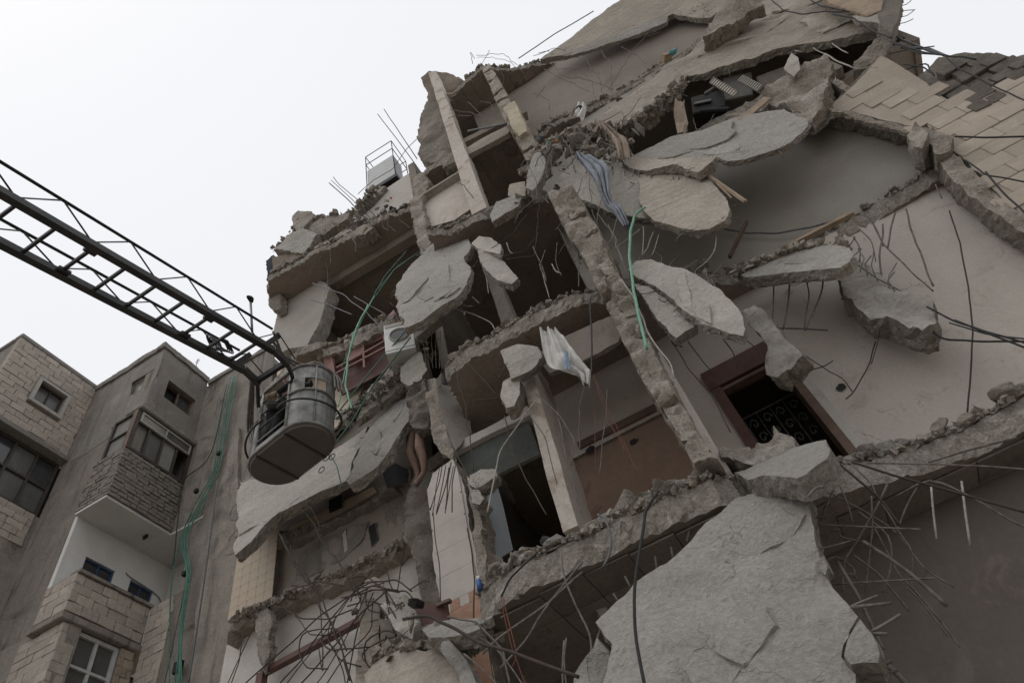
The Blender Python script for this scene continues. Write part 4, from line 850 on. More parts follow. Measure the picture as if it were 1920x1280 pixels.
# white terrace wall above, upper white wall panel and brown brick flank
wall([(600, 452), (618, 428), (650, 398), (676, 382), (700, 372), (735, 345), (770, 322), (778, 380), (740, 404), (690, 428), (650, 445)], 6.75, 'plaster_white', 0.2, name='terrace_wall', jagged=True, edge=0.03)
plate('torn_roof_edge', [(664, 388), (700, 352), (722, 348), (690, 382), (675, 394)], lean_plane(690, 372, 6.6), 0.2, M['edge'], ruin, rough=0.05, edge=0.03, cell=0.05)
wall([(780, 384), (800, 370), (872, 326), (892, 386), (852, 412), (812, 424), (796, 430)], 5.75, 'plaster', 0.15, name='low_wall')
bar('wall_cap', P(779, 385, 5.72), P(872, 327, 5.72), 0.25, 0.06, M['slab2'], ruin)
plate('torn_wall_end', [(776, 330), (792, 320), (800, 350), (790, 380), (800, 420), (808, 450), (800, 480), (786, 470), (776, 430), (770, 380)], lean_plane(788, 400, 5.6), 0.25, M['masonry'], ruin, rough=0.07, edge=0.04, cell=0.05, freq=3)
plate('torn_wall', [(790, 214), (806, 172), (822, 170), (848, 245), (868, 296), (830, 316), (790, 300), (782, 250)], lean_plane(815, 250, 5.75, 0, 0), 0.3, (M['rough_stone'], M['edge'], M['edge']), ruin, rough=0.1, edge=0.04, cell=0.07)
plate('torn_wall', [(790, 148), (806, 134), (845, 138), (866, 148), (850, 168), (830, 185), (812, 176)], lean_plane(820, 155, 5.9, 0, -20), 0.25, (M['soffit'], M['edge'], M['slab2']), ruin, rough=0.05, edge=0.04, cell=0.07)
column([(862, 285), (900, 262), (948, 236), (960, 240), (952, 250), (905, 275), (868, 294)], 5.6, 0.12, 'slab2', 'fallen_board', edge=0.01)
bar('soffit_beam', P(845, 285, 5.75), P(985, 215, 6.3), 0.2, 0.2, M['soffit'], ruin)
# ------------------------------------------------------------------ fallen and hanging slabs: loose, each a thing
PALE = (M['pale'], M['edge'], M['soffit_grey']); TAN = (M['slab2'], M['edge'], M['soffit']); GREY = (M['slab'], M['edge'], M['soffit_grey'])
def loose(name, label, poly, at, mats=GREY, th=0.18, cat='concrete slab', group=None, **k):
    big = name in ('hanging_slab', 'fallen_slab')
    if big: k.setdefault('ang', 0.035)
    pl = lean_plane(*at); o = plate(name, poly, pl, th, mats, **k); tag(o, label, cat, group)
    if big and len(poly) > 12:                                          # bar stubs at even spacing along the broken edge
        r = random.Random(int(at[0]) + 7); q = [pl.hit(*p) for p in poly]; ar = sum(q[i][0] * q[(i + 1) % len(q)][1] - q[(i + 1) % len(q)][0] * q[i][1] for i in range(len(q)))
        for i in range(len(q)):
            a_, b_ = Vector(q[i]), Vector(q[(i + 1) % len(q)]); d_ = b_ - a_; n_ = int(d_.length / 0.24)
            out_ = Vector((d_.y, -d_.x)).normalized() * (1 if ar > 0 else -1)
            for j in range(n_):
                if r.random() < 0.45: continue
                p_ = a_ + d_ * ((j + 0.5) / n_); L_ = r.uniform(0.06, 0.24); e_ = p_ + out_ * L_ + d_.normalized() * r.gauss(0, 0.03); m_ = p_ + out_ * L_ * 0.5; s_ = p_ - out_ * 0.06
                tube('rebar_stub', [pl.at(s_.x, s_.y, -th * 0.5), pl.at(m_.x, m_.y, -th * 0.5 + r.gauss(0, 0.012)), pl.at(e_.x, e_.y, -th * 0.5 + r.gauss(0, 0.04))], 0.0065, M['rebar_dusty'], o, 5, k=2)
    if name in ('hanging_slab', 'fallen_slab') and len(poly) > 12 and int(at[0]) != 1280:      # skin of screed still stuck on part of the face
        r = random.Random(len(poly) * 3 + int(at[0])); q = [pl.hit(*p) for p in poly]; cx = sum(p[0] for p in q) / len(q); cy = sum(p[1] for p in q) / len(q)
        ex = max(p[0] for p in q) - min(p[0] for p in q); ey = max(p[1] for p in q) - min(p[1] for p in q); made = 0; bxl, byl = min(p[0] for p in q), min(p[1] for p in q)
        for t in range(40):
            mx_, my_ = bxl + r.random() * ex, byl + r.random() * ey; rx, ry = ex * r.uniform(0.08, 0.24), ey * r.uniform(0.08, 0.3); sk_ = r.uniform(-0.8, 0.8)
            sub = []
            for a_ in range(9):
                g_ = a_ * 0.698 + r.uniform(-0.25, 0.25); f = r.uniform(0.55, 1.15); sub.append((mx_ + rx * f * math.cos(g_) + sk_ * ry * f * math.sin(g_), my_ + ry * f * math.sin(g_)))
            if not pip(np.array(sub), q).all(): continue
            made += 1
            plate('screed_layer', sub, Pl(pl.o + pl.n * (0.008 + 0.005 * made), pl.u, pl.v, pl.n), 0.03, (mats[0], mats[0], mats[1]), o, px=False, cell=0.07, rough=k.get('rough', 0.02), edge=0.016, seg=0.05, rings=1, freq=k.get('freq', 1.4))
            if made >= 3: break
    return o
B1 = [(1117, 1166), (1147, 1132), (1190, 1092), (1225, 1068), (1260, 1046), (1285, 1020), (1308, 996), (1335, 972), (1361, 948), (1381, 931), (1430, 922), (1470, 912), (1508, 906), (1516, 925), (1524, 982), (1536, 1038), (1545, 1072), (1575, 1114), (1608, 1154), (1592, 1180), (1580, 1205), (1576, 1228), (1590, 1245), (1604, 1262), (1605, 1290), (1630, 1420), (1140, 1450), (1128, 1290), (1140, 1235), (1147, 1205), (1133, 1190)]
loose('fallen_slab', 'largest pale rough slab hanging from the floor edge at bottom right', B1, (1450, 906, 5.0, 4, 20), PALE, 0.2, rough=0.035, cell=0.05, edge=0.012, freq=2.6)
loose('slab_corner', 'small cracked-off corner at the right edge of the largest pale slab', [(1612, 1158), (1634, 1187), (1644, 1205), (1650, 1226), (1647, 1243), (1620, 1242), (1596, 1246), (1582, 1226), (1588, 1198)], (1600, 1200, 4.36, 4, 18), PALE, 0.2, rough=0.04, cell=0.05)
loose('slab_piece', 'small wedge of concrete stuck to the right edge of the largest slab', [(1532, 1052), (1544, 1040), (1552, 1062), (1548, 1078), (1538, 1070)], (1540, 1060, 4.6, 0, 0), PALE, 0.12, cell=0.06)
loose('fallen_slab', 'thick broken plate tipped over the floor edge above the largest slab', [(1374, 882), (1393, 876), (1425, 862), (1458, 849), (1497, 836), (1551, 829), (1558, 846), (1552, 860), (1520, 880), (1494, 894), (1440, 890), (1400, 897)], (1460, 880, 4.75, 2, 42), PALE, 0.2, rough=0.03, cell=0.06)
loose('concrete_mound', 'mound of crumpled concrete at the foot of the dark doorway', [(1356, 868), (1372, 842), (1398, 826), (1424, 832), (1446, 818), (1452, 802), (1462, 816), (1482, 812), (1490, 836), (1470, 858), (1440, 866), (1400, 876)], (1420, 850, 5.2, 0, 25), (M['masonry'], M['edge'], M['edge']), 0.4, 'concrete rubble', rough=0.16, cell=0.06, freq=3.2, edge=0.04)
# slabs hanging below the second floor
C1 = [(1177, 505), (1192, 489), (1221, 486), (1249, 497), (1280, 503), (1305, 514), (1347, 539), (1375, 567), (1392, 590), (1397, 615), (1393, 628), (1368, 622), (1340, 612), (1316, 606), (1300, 592), (1263, 560), (1215, 530)]
loose('hanging_slab', 'smooth grey slab with a cracked tip hanging right of the green pipe', C1, (1221, 490, 5.3, 8, 14), GREY, 0.108, rough=0.0175)
loose('hanging_slab', 'narrow slab strip tucked below the smooth grey slab by the green pipe', [(1188, 530), (1215, 536), (1263, 567), (1303, 600), (1302, 612), (1268, 634), (1254, 622), (1228, 592), (1208, 560)], (1220, 550, 5.15, 5, 8), GREY, 0.108, rough=0.015)
D1 = [(1380, 512), (1403, 494), (1432, 486), (1496, 461), (1552, 458), (1592, 462), (1600, 475), (1592, 489), (1575, 500), (1530, 506), (1480, 512), (1440, 516), (1403, 520)]
loose('fallen_slab', 'flat slab lying along the second floor edge above four hanging rebars', D1, (1480, 495, 5.75, 4, 25), PALE, 0.144, rough=0.025, cell=0.06)
E1 = [(1597, 483), (1620, 489), (1654, 514), (1685, 548), (1707, 553), (1744, 556), (1750, 567), (1747, 581), (1756, 596), (1752, 615), (1730, 622), (1704, 617), (1673, 601), (1631, 593), (1603, 570), (1581, 545), (1572, 528), (1581, 503)]
loose('hanging_chunk', 'rough lump of concrete dangling in front of the wide pink plaster wall', E1, (1660, 550, 6.05, 5, 12), (M['slab'], M['edge'], M['edge']), 0.28, 'concrete chunk', rough=0.12, cell=0.05, freq=2.6, edge=0.03)
F1 = [(1395, 584), (1415, 572), (1432, 581), (1440, 596), (1456, 614), (1469, 631), (1486, 645), (1504, 665), (1481, 688), (1458, 706), (1438, 703), (1434, 682), (1438, 651), (1421, 622), (1402, 602)]
loose('hanging_chunk', 'elongated concrete chunk hanging over the right side of the doorway', F1, (1440, 640, 5.65, -15, 6), (M['slab'], M['edge'], M['edge']), 0.26, 'concrete chunk', rough=0.08, cell=0.05, freq=2.6, edge=0.025)
# slabs hanging between the third and second floors
loose('hanging_slab', 'layered tan slab with rounded outline hanging above the green pipe', [(1197, 328), (1230, 318), (1290, 318), (1325, 330), (1345, 352), (1362, 372), (1368, 390), (1360, 412), (1330, 428), (1305, 432), (1265, 424), (1225, 412), (1206, 394), (1200, 362)], (1280, 370, 5.35, 8, 8), TAN, 0.108, rough=0.025, cell=0.06)
loose('hanging_slab', 'smooth slab with torn cloth over it left of the layered tan slab', [(1040, 345), (1062, 312), (1090, 300), (1150, 308), (1205, 322), (1204, 360), (1208, 392), (1226, 412), (1180, 404), (1140, 396), (1110, 380), (1070, 370)], (1130, 345, 5.5, 8, 4), GREY, 0.108, rough=0.015)
A1 = [(1176, 300), (1200, 284), (1256, 257), (1318, 242), (1369, 222), (1439, 207), (1470, 205), (1495, 217), (1517, 225), (1514, 238), (1495, 256), (1476, 270), (1439, 285), (1397, 298), (1363, 302), (1341, 292), (1310, 316), (1270, 304), (1228, 307)]
loose('hanging_slab', 'long pale wing-shaped slab jutting out below the gaping void with furniture', A1, (1369, 230, 5.75, 8, 8), PALE, 0.0936, rough=0.025)
loose('slab_flap', 'short folded flap at the left end of the wing-shaped slab', [(1165, 300), (1200, 292), (1270, 300), (1318, 298), (1342, 290), (1336, 304), (1310, 322), (1270, 312), (1210, 318), (1180, 312)], (1250, 305, 5.4, 4, 10), TAN, 0.12, rough=0.06, cell=0.06)
# the great slab across the top and its neighbours
T1 = [(1066, 264), (1105, 235), (1142, 202), (1182, 178), (1210, 157), (1240, 132), (1284, 107), (1324, 70), (1357, 52), (1411, 17), (1440, -5), (1520, -60), (1700, -60), (1684, 30), (1680, 44), (1640, 58), (1608, 64), (1540, 78), (1481, 88), (1453, 94), (1419, 108), (1380, 119), (1321, 136), (1287, 140), (1280, 152), (1265, 172), (1234, 206), (1200, 234), (1151, 254), (1110, 268)]
loose('fallen_slab', 'great tan streaked slab sagging across the top of the ruin', T1, (1230, 200, 5.75, 9, 3), TAN, 0.144, rough=0.05, cell=0.07, edge=0.025, freq=1.6)
loose('fallen_slab', 'smooth leaning roof slab whose straight edge meets the sky at top', [(1012, 112), (1036, 94), (1100, 46), (1170, -6), (1340, -60), (1420, -20), (1330, 34), (1262, 26), (1253, 30), (1200, 56), (1130, 80), (1060, 103)], (1150, 70, 6.1, 3, -4), TAN, 0.13, rough=0.015)
loose('slab_lip', 'thin plate lying along the lower edge of the leaning roof slab', [(1056, 106), (1120, 78), (1180, 56), (1252, 30), (1250, 42), (1200, 64), (1150, 80), (1100, 96)], (1150, 75, 5.75, 3, -8), PALE, 0.08, rough=0.03, cell=0.06)
bx = root('wall_recess_box', P(1600, 10, 6.1), 'brown boarded ceiling recess in a grey concrete frame at the top right corner', 'wall recess')
plate('panel', [(1505, -30), (1660, -60), (1652, 20), (1626, 30), (1600, 20), (1560, 8)], lean_plane(1600, 5, 6.0, 9, 2), 0.06, M['wood_tan'], bx, rough=0.01, edge=0.01)
plate('frame_side', [(1652, -60), (1686, -60), (1684, 36), (1672, 58), (1650, 46), (1646, 26)], lean_plane(1665, 20, 6.0, 15, 2), 0.3, (M['soffit_grey'], M['edge'], M['soffit_grey']), bx, rough=0.02, edge=0.015)
plate('frame_sill', [(1598, 28), (1626, 30), (1650, 22), (1668, 48), (1640, 42), (1610, 40)], lean_plane(1630, 34, 5.95, 9, 5), 0.1, GREY, bx, rough=0.02, edge=0.015)
loose('torn_beam', 'brown torn beam end resting on the tan slab near the top', [(1318, 72), (1330, 40), (1362, 10), (1420, -8), (1432, 6), (1400, 22), (1372, 44), (1345, 60)], (1370, 35, 5.8, 6, -5), (M['masonry'], M['edge'], M['soffit']), 0.3, 'beam', rough=0.2, edge=0.035, cell=0.07)
# left side hanging slabs
H1 = [(877, 438), (884, 461), (870, 483), (883, 506), (876, 528), (864, 549), (848, 563), (813, 584), (790, 600), (774, 606), (757, 612), (742, 573), (740, 553), (754, 514), (771, 494), (793, 477), (813, 455), (849, 436)]
loose('hanging_slab', 'pale rough slab with a long crack hanging above the washing machine', H1, (830, 470, 5.5, 10, 14), PALE, 0.13, rough=0.03, cell=0.06)
loose('slab_tip', 'lower broken tip of the pale cracked slab above the washing machine', [(774, 608), (800, 592), (818, 586), (826, 596), (800, 616), (780, 632), (772, 622)], (798, 606, 5.35, 0, 0), PALE, 0.14, cell=0.05)
loose('hanging_slab', 'left of two big cracked slabs sloping under the rescue basket', [(450, 900), (480, 898), (500, 905), (545, 895), (600, 858), (650, 824), (690, 798), (672, 845), (656, 885), (648, 900), (600, 920), (560, 944), (525, 962), (500, 984), (470, 1014), (441, 1040), (437, 1030), (447, 1000), (443, 940)], (560, 920, 6.1, 2, 22), GREY, 0.144, rough=0.035, cell=0.06)
loose('hanging_slab', 'right of two big cracked slabs sloping beside the trapped person', [(692, 800), (720, 775), (752, 746), (785, 716), (776, 760), (766, 785), (742, 820), (722, 856), (690, 884), (656, 908), (650, 902), (662, 876), (674, 842)], (715, 810, 6.02, 2, 22), PALE, 0.144, rough=0.035, cell=0.06)
loose('slab_piece', 'wedge of concrete leaning above the right cracked slab', [(752, 690), (776, 662), (790, 660), (800, 690), (790, 712), (764, 722), (750, 712)], (775, 690, 5.9, 0, 10), GREY, 0.2, rough=0.06, cell=0.05)
loose('slab_piece', 'light flat plate on the edge below the upper dark ceiling', [(918, 402), (930, 378), (955, 370), (980, 366), (972, 386), (946, 400), (922, 416)], (950, 386, 5.3, 0, 2), PALE, 0.14, cell=0.05)
loose('slab_piece', 'upright pointed chunk standing beside the upper tangle of wires', [(1000, 288), (1012, 282), (1022, 300), (1016, 330), (1000, 356), (986, 352), (990, 322)], (1004, 320, 5.2, 10, 5), PALE, 0.16, 'concrete chunk', cell=0.05)
loose('slab_piece', 'squat block wedged left of the upright pointed chunk', [(955, 346), (985, 340), (986, 366), (966, 372), (952, 366)], (970, 356, 5.3, 0, 0), (M['slab2'], M['edge'], M['edge']), 0.25, 'concrete chunk', cell=0.05)
loose('hanging_slab', 'rounded grey plate hanging above the slanted plank-like slab', [(884, 456), (898, 442), (922, 446), (940, 460), (938, 476), (918, 472), (896, 466)], (912, 458, 5.35, 10, 12), GREY, 0.0936, cell=0.05)
loose('hanging_slab', 'slanted plank-like slab hanging in front of the dark middle room', [(896, 470), (908, 466), (930, 480), (955, 502), (972, 522), (960, 533), (934, 526), (912, 506), (900, 488)], (932, 498, 5.3, 15, 5), GREY, 0.115, rough=0.02, cell=0.05)
loose('hanging_slab', 'hanging plaster ceiling sheet behind the white sack', [(1005, 668), (1025, 650), (1080, 620), (1120, 600), (1154, 590), (1166, 612), (1160, 640), (1120, 662), (1080, 680), (1050, 690), (1030, 700)], (1090, 640, 5.5, 0, -12), (M['plaster_dark'], M['edge'], M['plaster_dark']), 0.08, rough=0.015)
loose('slab_piece', 'jagged plate hanging at the top of the pale column', [(940, 660), (975, 648), (1008, 650), (1016, 668), (1000, 690), (975, 704), (958, 710), (952, 690)], (980, 676, 5.2, 0, 5), GREY, 0.1, rough=0.04, cell=0.05)
loose('slab_piece', 'rounded lump hanging below the jagged plate on the pale column', [(944, 716), (958, 706), (976, 712), (974, 738), (964, 758), (948, 762), (938, 744)], (956, 736, 5.2, 10, 10), GREY, 0.2, 'concrete chunk', rough=0.05, cell=0.05)
loose('slab_piece', 'rough slab lump stuck on the doorpost over the blue door', [(874, 890), (900, 876), (926, 874), (928, 886), (912, 900), (890, 912), (878, 904)], (900, 892, 5.35, 5, 15), (M['slab'], M['edge'], M['edge']), 0.2, 'concrete chunk', rough=0.06, cell=0.05)
loose('slab_piece', 'small lump below the slab lump beside the blue door', [(882, 922), (898, 918), (908, 934), (900, 946), (886, 944)], (894, 932, 5.35, 5, 5), (M['slab'], M['edge'], M['edge']), 0.2, 'concrete chunk', rough=0.06, cell=0.05)
# top left corner of the ruin
for lab, poly, at, mt in (
    ('pale tilted concrete block on the top left corner of the ruin', [(513, 468), (540, 440), (568, 428), (596, 438), (582, 460), (568, 474), (540, 472)], (555, 452, 6.0, 10, 0), PALE),
    ('rounded brown block crowning the top left corner of the ruin', [(548, 406), (560, 396), (584, 396), (586, 406), (578, 420), (562, 432), (550, 424)], (566, 412, 6.2, 0, 0), (M['edge'], M['edge'], M['edge'])),
    ('long torn parapet piece right of the crowning brown block', [(578, 422), (600, 410), (628, 402), (656, 398), (650, 410), (628, 424), (604, 440), (584, 440)], (615, 418, 6.3, 0, 0), (M['edge'], M['edge'], M['edge'])),
    ('brown slab below the pale tilted corner block', [(512, 482), (540, 474), (575, 476), (582, 492), (560, 506), (530, 512), (508, 520)], (545, 492, 6.1, 0, -10), (M['soffit'], M['edge'], M['soffit'])),
    ('dark torn shell of concrete on the left outer edge of the ruin', [(500, 490), (512, 478), (524, 490), (520, 520), (508, 534), (498, 522)], (510, 505, 6.3, 0, 0), (M['cloth_dark'], M['edge'], M['cloth_dark'])),
    ('brown broken fragment under the outer dark shell', [(512, 520), (528, 508), (540, 520), (532, 545), (520, 540)], (525, 528, 6.3, 0, 0), (M['masonry'], M['edge'], M['edge'])),
    ('dark lump on the outer edge beside the broken column', [(504, 560), (516, 548), (528, 552), (526, 576), (514, 582), (505, 574)], (515, 565, 6.3, 0, 0), (M['rough_stone'], M['edge'], M['edge']))):
    loose('concrete_chunk', lab, poly, at, mt, 0.24, 'concrete chunk', rough=0.06, cell=0.06, edge=0.025)
loose('torn_beam', 'rubble-covered upper beam edge left of the white terrace wall', [(588, 456), (640, 436), (690, 420), (700, 428), (660, 446), (610, 470), (590, 474)], (640, 448, 6.05, 0, 0), (M['masonry'], M['edge'], M['edge']), 0.3, 'beam', rough=0.1, edge=0.04, cell=0.07)
# bottom left heap
loose('broken_column', 'leaning broken concrete column in the rebar tangle at the bottom', [(676, 1120), (684, 1088), (702, 1080), (720, 1090), (716, 1130), (710, 1180), (712, 1240), (700, 1290), (664, 1290), (672, 1200)], (692, 1180, 5.2, 30, 4), (M['slab2'], M['edge'], M['slab2']), 0.28, 'column', rough=0.05, cell=0.06)
loose('concrete_chunk', 'big broken footing block right of the leaning column', [(708, 1130), (722, 1112), (750, 1112), (772, 1130), (780, 1158), (768, 1188), (742, 1182), (728, 1152)], (745, 1148, 5.1, 10, 20), (M['slab'], M['edge'], M['edge']), 0.35, 'concrete chunk', rough=0.12, cell=0.05, edge=0.03, freq=3)
loose('concrete_chunk', 'shaded broken block below the big footing block', [(712, 1160), (735, 1162), (742, 1200), (735, 1215), (712, 1205)], (725, 1190, 5.15, 0, -10), (M['soffit_grey'], M['edge'], M['edge']), 0.3, 'concrete chunk', rough=0.08, cell=0.06)
loose('fallen_slab', 'small flat slab balanced on the heap below the tiled pier', [(792, 1180), (820, 1166), (860, 1158), (892, 1166), (900, 1176), (880, 1184), (840, 1192), (806, 1196)], (845, 1176, 4.75, 5, 35), PALE, 0.144, rough=0.02, cell=0.06)
loose('fallen_wall', 'leaning broken wall panel at the bottom edge left of the gully', [(680, 1300), (682, 1262), (708, 1232), (740, 1222), (770, 1214), (800, 1220), (830, 1206), (850, 1212), (870, 1242), (900, 1290), (930, 1400), (680, 1400)], (780, 1250, 4.9, 5, 16), (M['slab2'], M['edge'], M['soffit_grey']), 0.28, 'wall panel', rough=0.06, cell=0.06, edge=0.03)
loose('fallen_wall', 'rough torn rib of wall running down beside the tiled pier foot', [(826, 1200), (842, 1192), (862, 1222), (884, 1260), (908, 1300), (915, 1400), (886, 1400), (872, 1290), (850, 1250), (832, 1224)], (862, 1240, 4.72, 0, 10), (M['pale'], M['edge'], M['edge']), 0.2, 'wall panel', rough=0.12, cell=0.05, freq=3)
loose('broken_column', 'broken post with rendered white side under the floor beside the largest slab', [(1094, 1082), (1112, 1066), (1122, 1092), (1138, 1130), (1142, 1180), (1128, 1160), (1110, 1130)], (1118, 1110, 5.6, 15, 0), (M['plaster_white'], M['masonry'], M['masonry']), 0.25, 'column', rough=0.03, cell=0.06)
loose('concrete_chunk', 'pale lump below the broken post beside the largest slab', [(1078, 1262), (1100, 1230), (1124, 1200), (1140, 1220), (1130, 1300), (1080, 1300)], (1110, 1250, 4.6, 0, 10), (M['pale'], M['edge'], M['edge']), 0.3, 'concrete chunk', rough=0.12, cell=0.05, freq=3)
# void with furniture: collapsed wall behind, cross beam
loose('fallen_wall', 'brown twisted wall remnant slanting up right of the crushed furniture', [(1360, 222), (1400, 196), (1440, 170), (1482, 148), (1520, 120), (1545, 98), (1560, 118), (1550, 160), (1545, 200), (1520, 222), (1490, 214), (1470, 203), (1430, 205), (1390, 220)], (1470, 180, 6.05, 0, 10), (M['masonry'], M['edge'], M['soffit']), 0.3, 'wall panel', rough=0.2, cell=0.06, edge=0.04, freq=2)
loose('concrete_chunk', 'round ended concrete stub at the mouth of the void', [(1470, 130), (1484, 100), (1496, 108), (1500, 130), (1488, 142)], (1485, 122, 5.9, 0, 0), GREY, 0.2, 'concrete chunk', rough=0.04, cell=0.05)
loose('fallen_wall', 'brown torn wall end under the right tip of the tan slab', [(1600, 112), (1640, 70), (1668, 66), (1672, 84), (1662, 104), (1630, 112), (1600, 128)], (1640, 92, 6.2, 0, -10), (M['masonry'], M['edge'], M['soffit']), 0.3, 'wall panel', rough=0.1, cell=0.06, edge=0.03)
loose('concrete_chunk', 'knob of broken masonry at the corner above the plaster wall', [(1700, 250), (1716, 226), (1732, 236), (1742, 262), (1730, 284), (1712, 280)], (1720, 256, 5.95, 0, 0), (M['masonry'], M['edge'], M['edge']), 0.3, 'concrete chunk', rough=0.1, cell=0.05, freq=3)
loose('concrete_chunk', 'second knob of broken masonry right of the first above the plaster wall', [(1738, 262), (1748, 240), (1764, 250), (1788, 258), (1782, 282), (1755, 292)], (1760, 268, 5.98, 0, 0), (M['masonry'], M['edge'], M['edge']), 0.3, 'concrete chunk', rough=0.1, cell=0.05, freq=3)
# rubble along the torn floor edges
def rubble(pts, level, n, smin, smax, label, group, seed, mat='masonry', up=0.0, back=(0.05, 0.5)):
    r = random.Random(seed)
    for i in range(n):
        j = r.randrange(len(pts) - 1); t = r.random(); x = pts[j][0] * (1 - t) + pts[j + 1][0] * t; y = pts[j][1] * (1 - t) + pts[j + 1][1] * t
        c = PZ(x, y, LV[level][1]); s = smin + (smax - smin) * r.random() ** 2.6
        c += Vector((0, r.uniform(*back), s * 0.28 + up)); rock('rubble_stone', c, s, mat if i % 3 else ('pale' if mat == 'masonry' else mat), seed + i, label=label, cat='rubble', group=group)
E1f = [p for p in L1f if 1180 <= p[0] <= 1340]; E2f = [p for p in L1f if 910 <= p[0] <= 1080]; E3f = [p for p in L1f if 1560 <= p[0] <= 1930]
rubble(E1f, 1, 40, 0.1, 0.4, 'loose pale stone in the heap at the foot of the masonry strip', 'stones at the foot of the masonry strip', 20, back=(0.0, 0.22))
rubble(E2f, 1, 44, 0.09, 0.38, 'loose broken stone on the floor edge below the blue door', 'stones below the blue door', 60, back=(0.0, 0.22))
rubble(E3f, 1, 40, 0.08, 0.36, 'loose stone strewn along the floor edge right of the doorway', 'stones on the right floor edge', 100, back=(0.0, 0.25))
rubble(L2f[1:8], 2, 30, 0.07, 0.3, 'small stone on the broken second floor edge over the pale column', 'stones on the second floor edge', 150, back=(0.0, 0.2))
rubble(L2f[10:15], 2, 16, 0.08, 0.28, 'stone on the second floor edge behind the smooth grey slab', 'stones behind the smooth grey slab', 190, back=(0.0, 0.2))
rubble(L2f[15:], 2, 14, 0.05, 0.18, 'small stone on the narrow floor stub above the pink plaster wall', 'stones on the narrow floor stub', 220, back=(0.0, 0.12))
rubble([(800, 428), (840, 430), (880, 408), (950, 385), (1035, 362)], 3, 20, 0.06, 0.24, 'stone on the third floor edge below the brown ceilings', 'stones on the third floor edge', 250, back=(0.0, 0.2))
rubble([(1040, 355), (1075, 300), (1110, 268), (1200, 236), (1250, 195)], 3, 22, 0.06, 0.26, 'stone spilling from under the great tan slab', 'stones under the great tan slab', 290, back=(-0.1, 0.2))
rubble(L4L, 4, 24, 0.06, 0.24, 'broken lump along the terrace edge at the top left', 'lumps on the terrace edge', 330, 'edge', back=(0.0, 0.25))
rubble([(962, 236), (1000, 262), (1085, 224), (1150, 196), (1262, 128)], 4, 16, 0.06, 0.24, 'broken lump on the fourth floor edge above the tan slab', 'lumps on the fourth floor edge', 370, 'edge', back=(0.0, 0.2))
rubble([(872, 150), (905, 124), (960, 128), (1060, 106), (1150, 82), (1255, 34)], 5, 16, 0.06, 0.22, 'broken lump on the topmost torn floor edge against the sky', 'lumps on the top floor edge', 410, 'edge', back=(0.0, 0.3))
for i, (x, y, lv, back, s, lab) in enumerate(((1135, 990, 1, 0.2, (0.3, 0.26, 0.42), 'tall pale boulder leaning against the painted wall by the masonry strip'), (1218, 952, 1, 0.12, (0.42, 0.3, 0.26), 'pale flat boulder in front of the terracotta painted wall'), (1108, 1002, 1, 0.1, (0.3, 0.26, 0.24), 'pale round boulder at the foot of the column'), (1172, 968, 1, 0.14, (0.28, 0.22, 0.24), 'pale angular boulder between the two largest boulders'), (1240, 205, 3, -0.1, (0.2, 0.2, 0.18), 'pale round stone at the lower tip of the great tan slab'), (1222, 222, 3, -0.15, (0.22, 0.2, 0.2), 'pale square stone below the round stone at the slab tip'), (1025, 1036, 1, 0.12, (0.45, 0.3, 0.14), 'flat pale stone plate on the rubble below the blue door'), (1705, 842, 1, 0.15, (0.4, 0.3, 0.26), 'largest boulder on the right floor edge'), (1640, 858, 1, 0.12, (0.34, 0.3, 0.2), 'flat boulder left of the largest boulder on the right floor edge'), (1395, 899, 1, 0.3, (0.5, 0.35, 0.3), 'boulder behind the tipped plate beside the masonry strip foot'))):
    rock('boulder', PZ(x, y, LV[lv][1]) + Vector((0, back, s[2] * 0.4)), s, 'pale' if i not in (1, 7) else 'masonry', 500 + i, label=lab, cat='boulder', rot=(0.1 * i, 0.15, i * 1.1))

def crumbs(pts, level, n, label, seed, mat='masonry', smin=0.018, smax=0.085, back=(0.0, 0.3), z=None, Y=None, spread=0.0):
    """uncountable small debris along a torn edge: one mesh of little angular bits"""
    r = random.Random(seed); V, F = [], []
    for i in range(n):
        j = r.randrange(len(pts) - 1); t = r.random(); x = pts[j][0] * (1 - t) + pts[j + 1][0] * t; y = pts[j][1] * (1 - t) + pts[j + 1][1] * t
        if Y is None: c = PZ(x, y, LV[level][1]) + Vector((0, r.uniform(*back), r.uniform(-0.02, 0.03)))
        else: c = P(x, y, Y) + Vector((r.uniform(-spread, spread), r.uniform(*back), r.uniform(-0.02, 0.04)))
        s = smin + (smax - smin) * r.random() ** 2.5; c.z += s * 0.3
        c.z += max(0.0, 0.07 * noise.noise(Vector((c.x * 2.2, c.y * 2.2, seed))))
        k = len(V); ax = Matrix.Rotation(r.uniform(0, 6.28), 3, Vector((r.gauss(0, 1), r.gauss(0, 1), r.gauss(0, 1))).normalized())
        for sx in (-1, 1):
            for sy in (-1, 1):
                for sz in (-1, 1): V.append(c + ax @ Vector((sx * s * r.uniform(0.3, 0.65), sy * s * r.uniform(0.25, 0.6), sz * s * r.uniform(0.15, 0.45))))
        F += [tuple(k + q for q in f) for f in ((0, 1, 3, 2), (4, 6, 7, 5), (0, 4, 5, 1), (2, 3, 7, 6), (0, 2, 6, 4), (1, 5, 7, 3))]
    o = mk('rubble_crumbs', V, F, M[mat]); return tag(o, label, 'rubble', None, 'stuff')
crumbs(L1f, 1, 1500, 'fine crumbled rubble along the lower torn floor edge', 1, back=(-0.04, 0.3))
crumbs(L2f, 2, 1200, 'fine crumbled rubble along the second torn floor edge', 2, back=(-0.04, 0.25))
crumbs([(800, 428), (840, 430), (880, 408), (950, 385), (1035, 362), (1070, 338)], 3, 700, 'fine rubble along the third torn floor edge', 3, back=(-0.04, 0.25))
crumbs(L4L, 4, 900, 'fine rubble along the terrace edge', 4, 'edge', smax=0.12, back=(-0.04, 0.3))
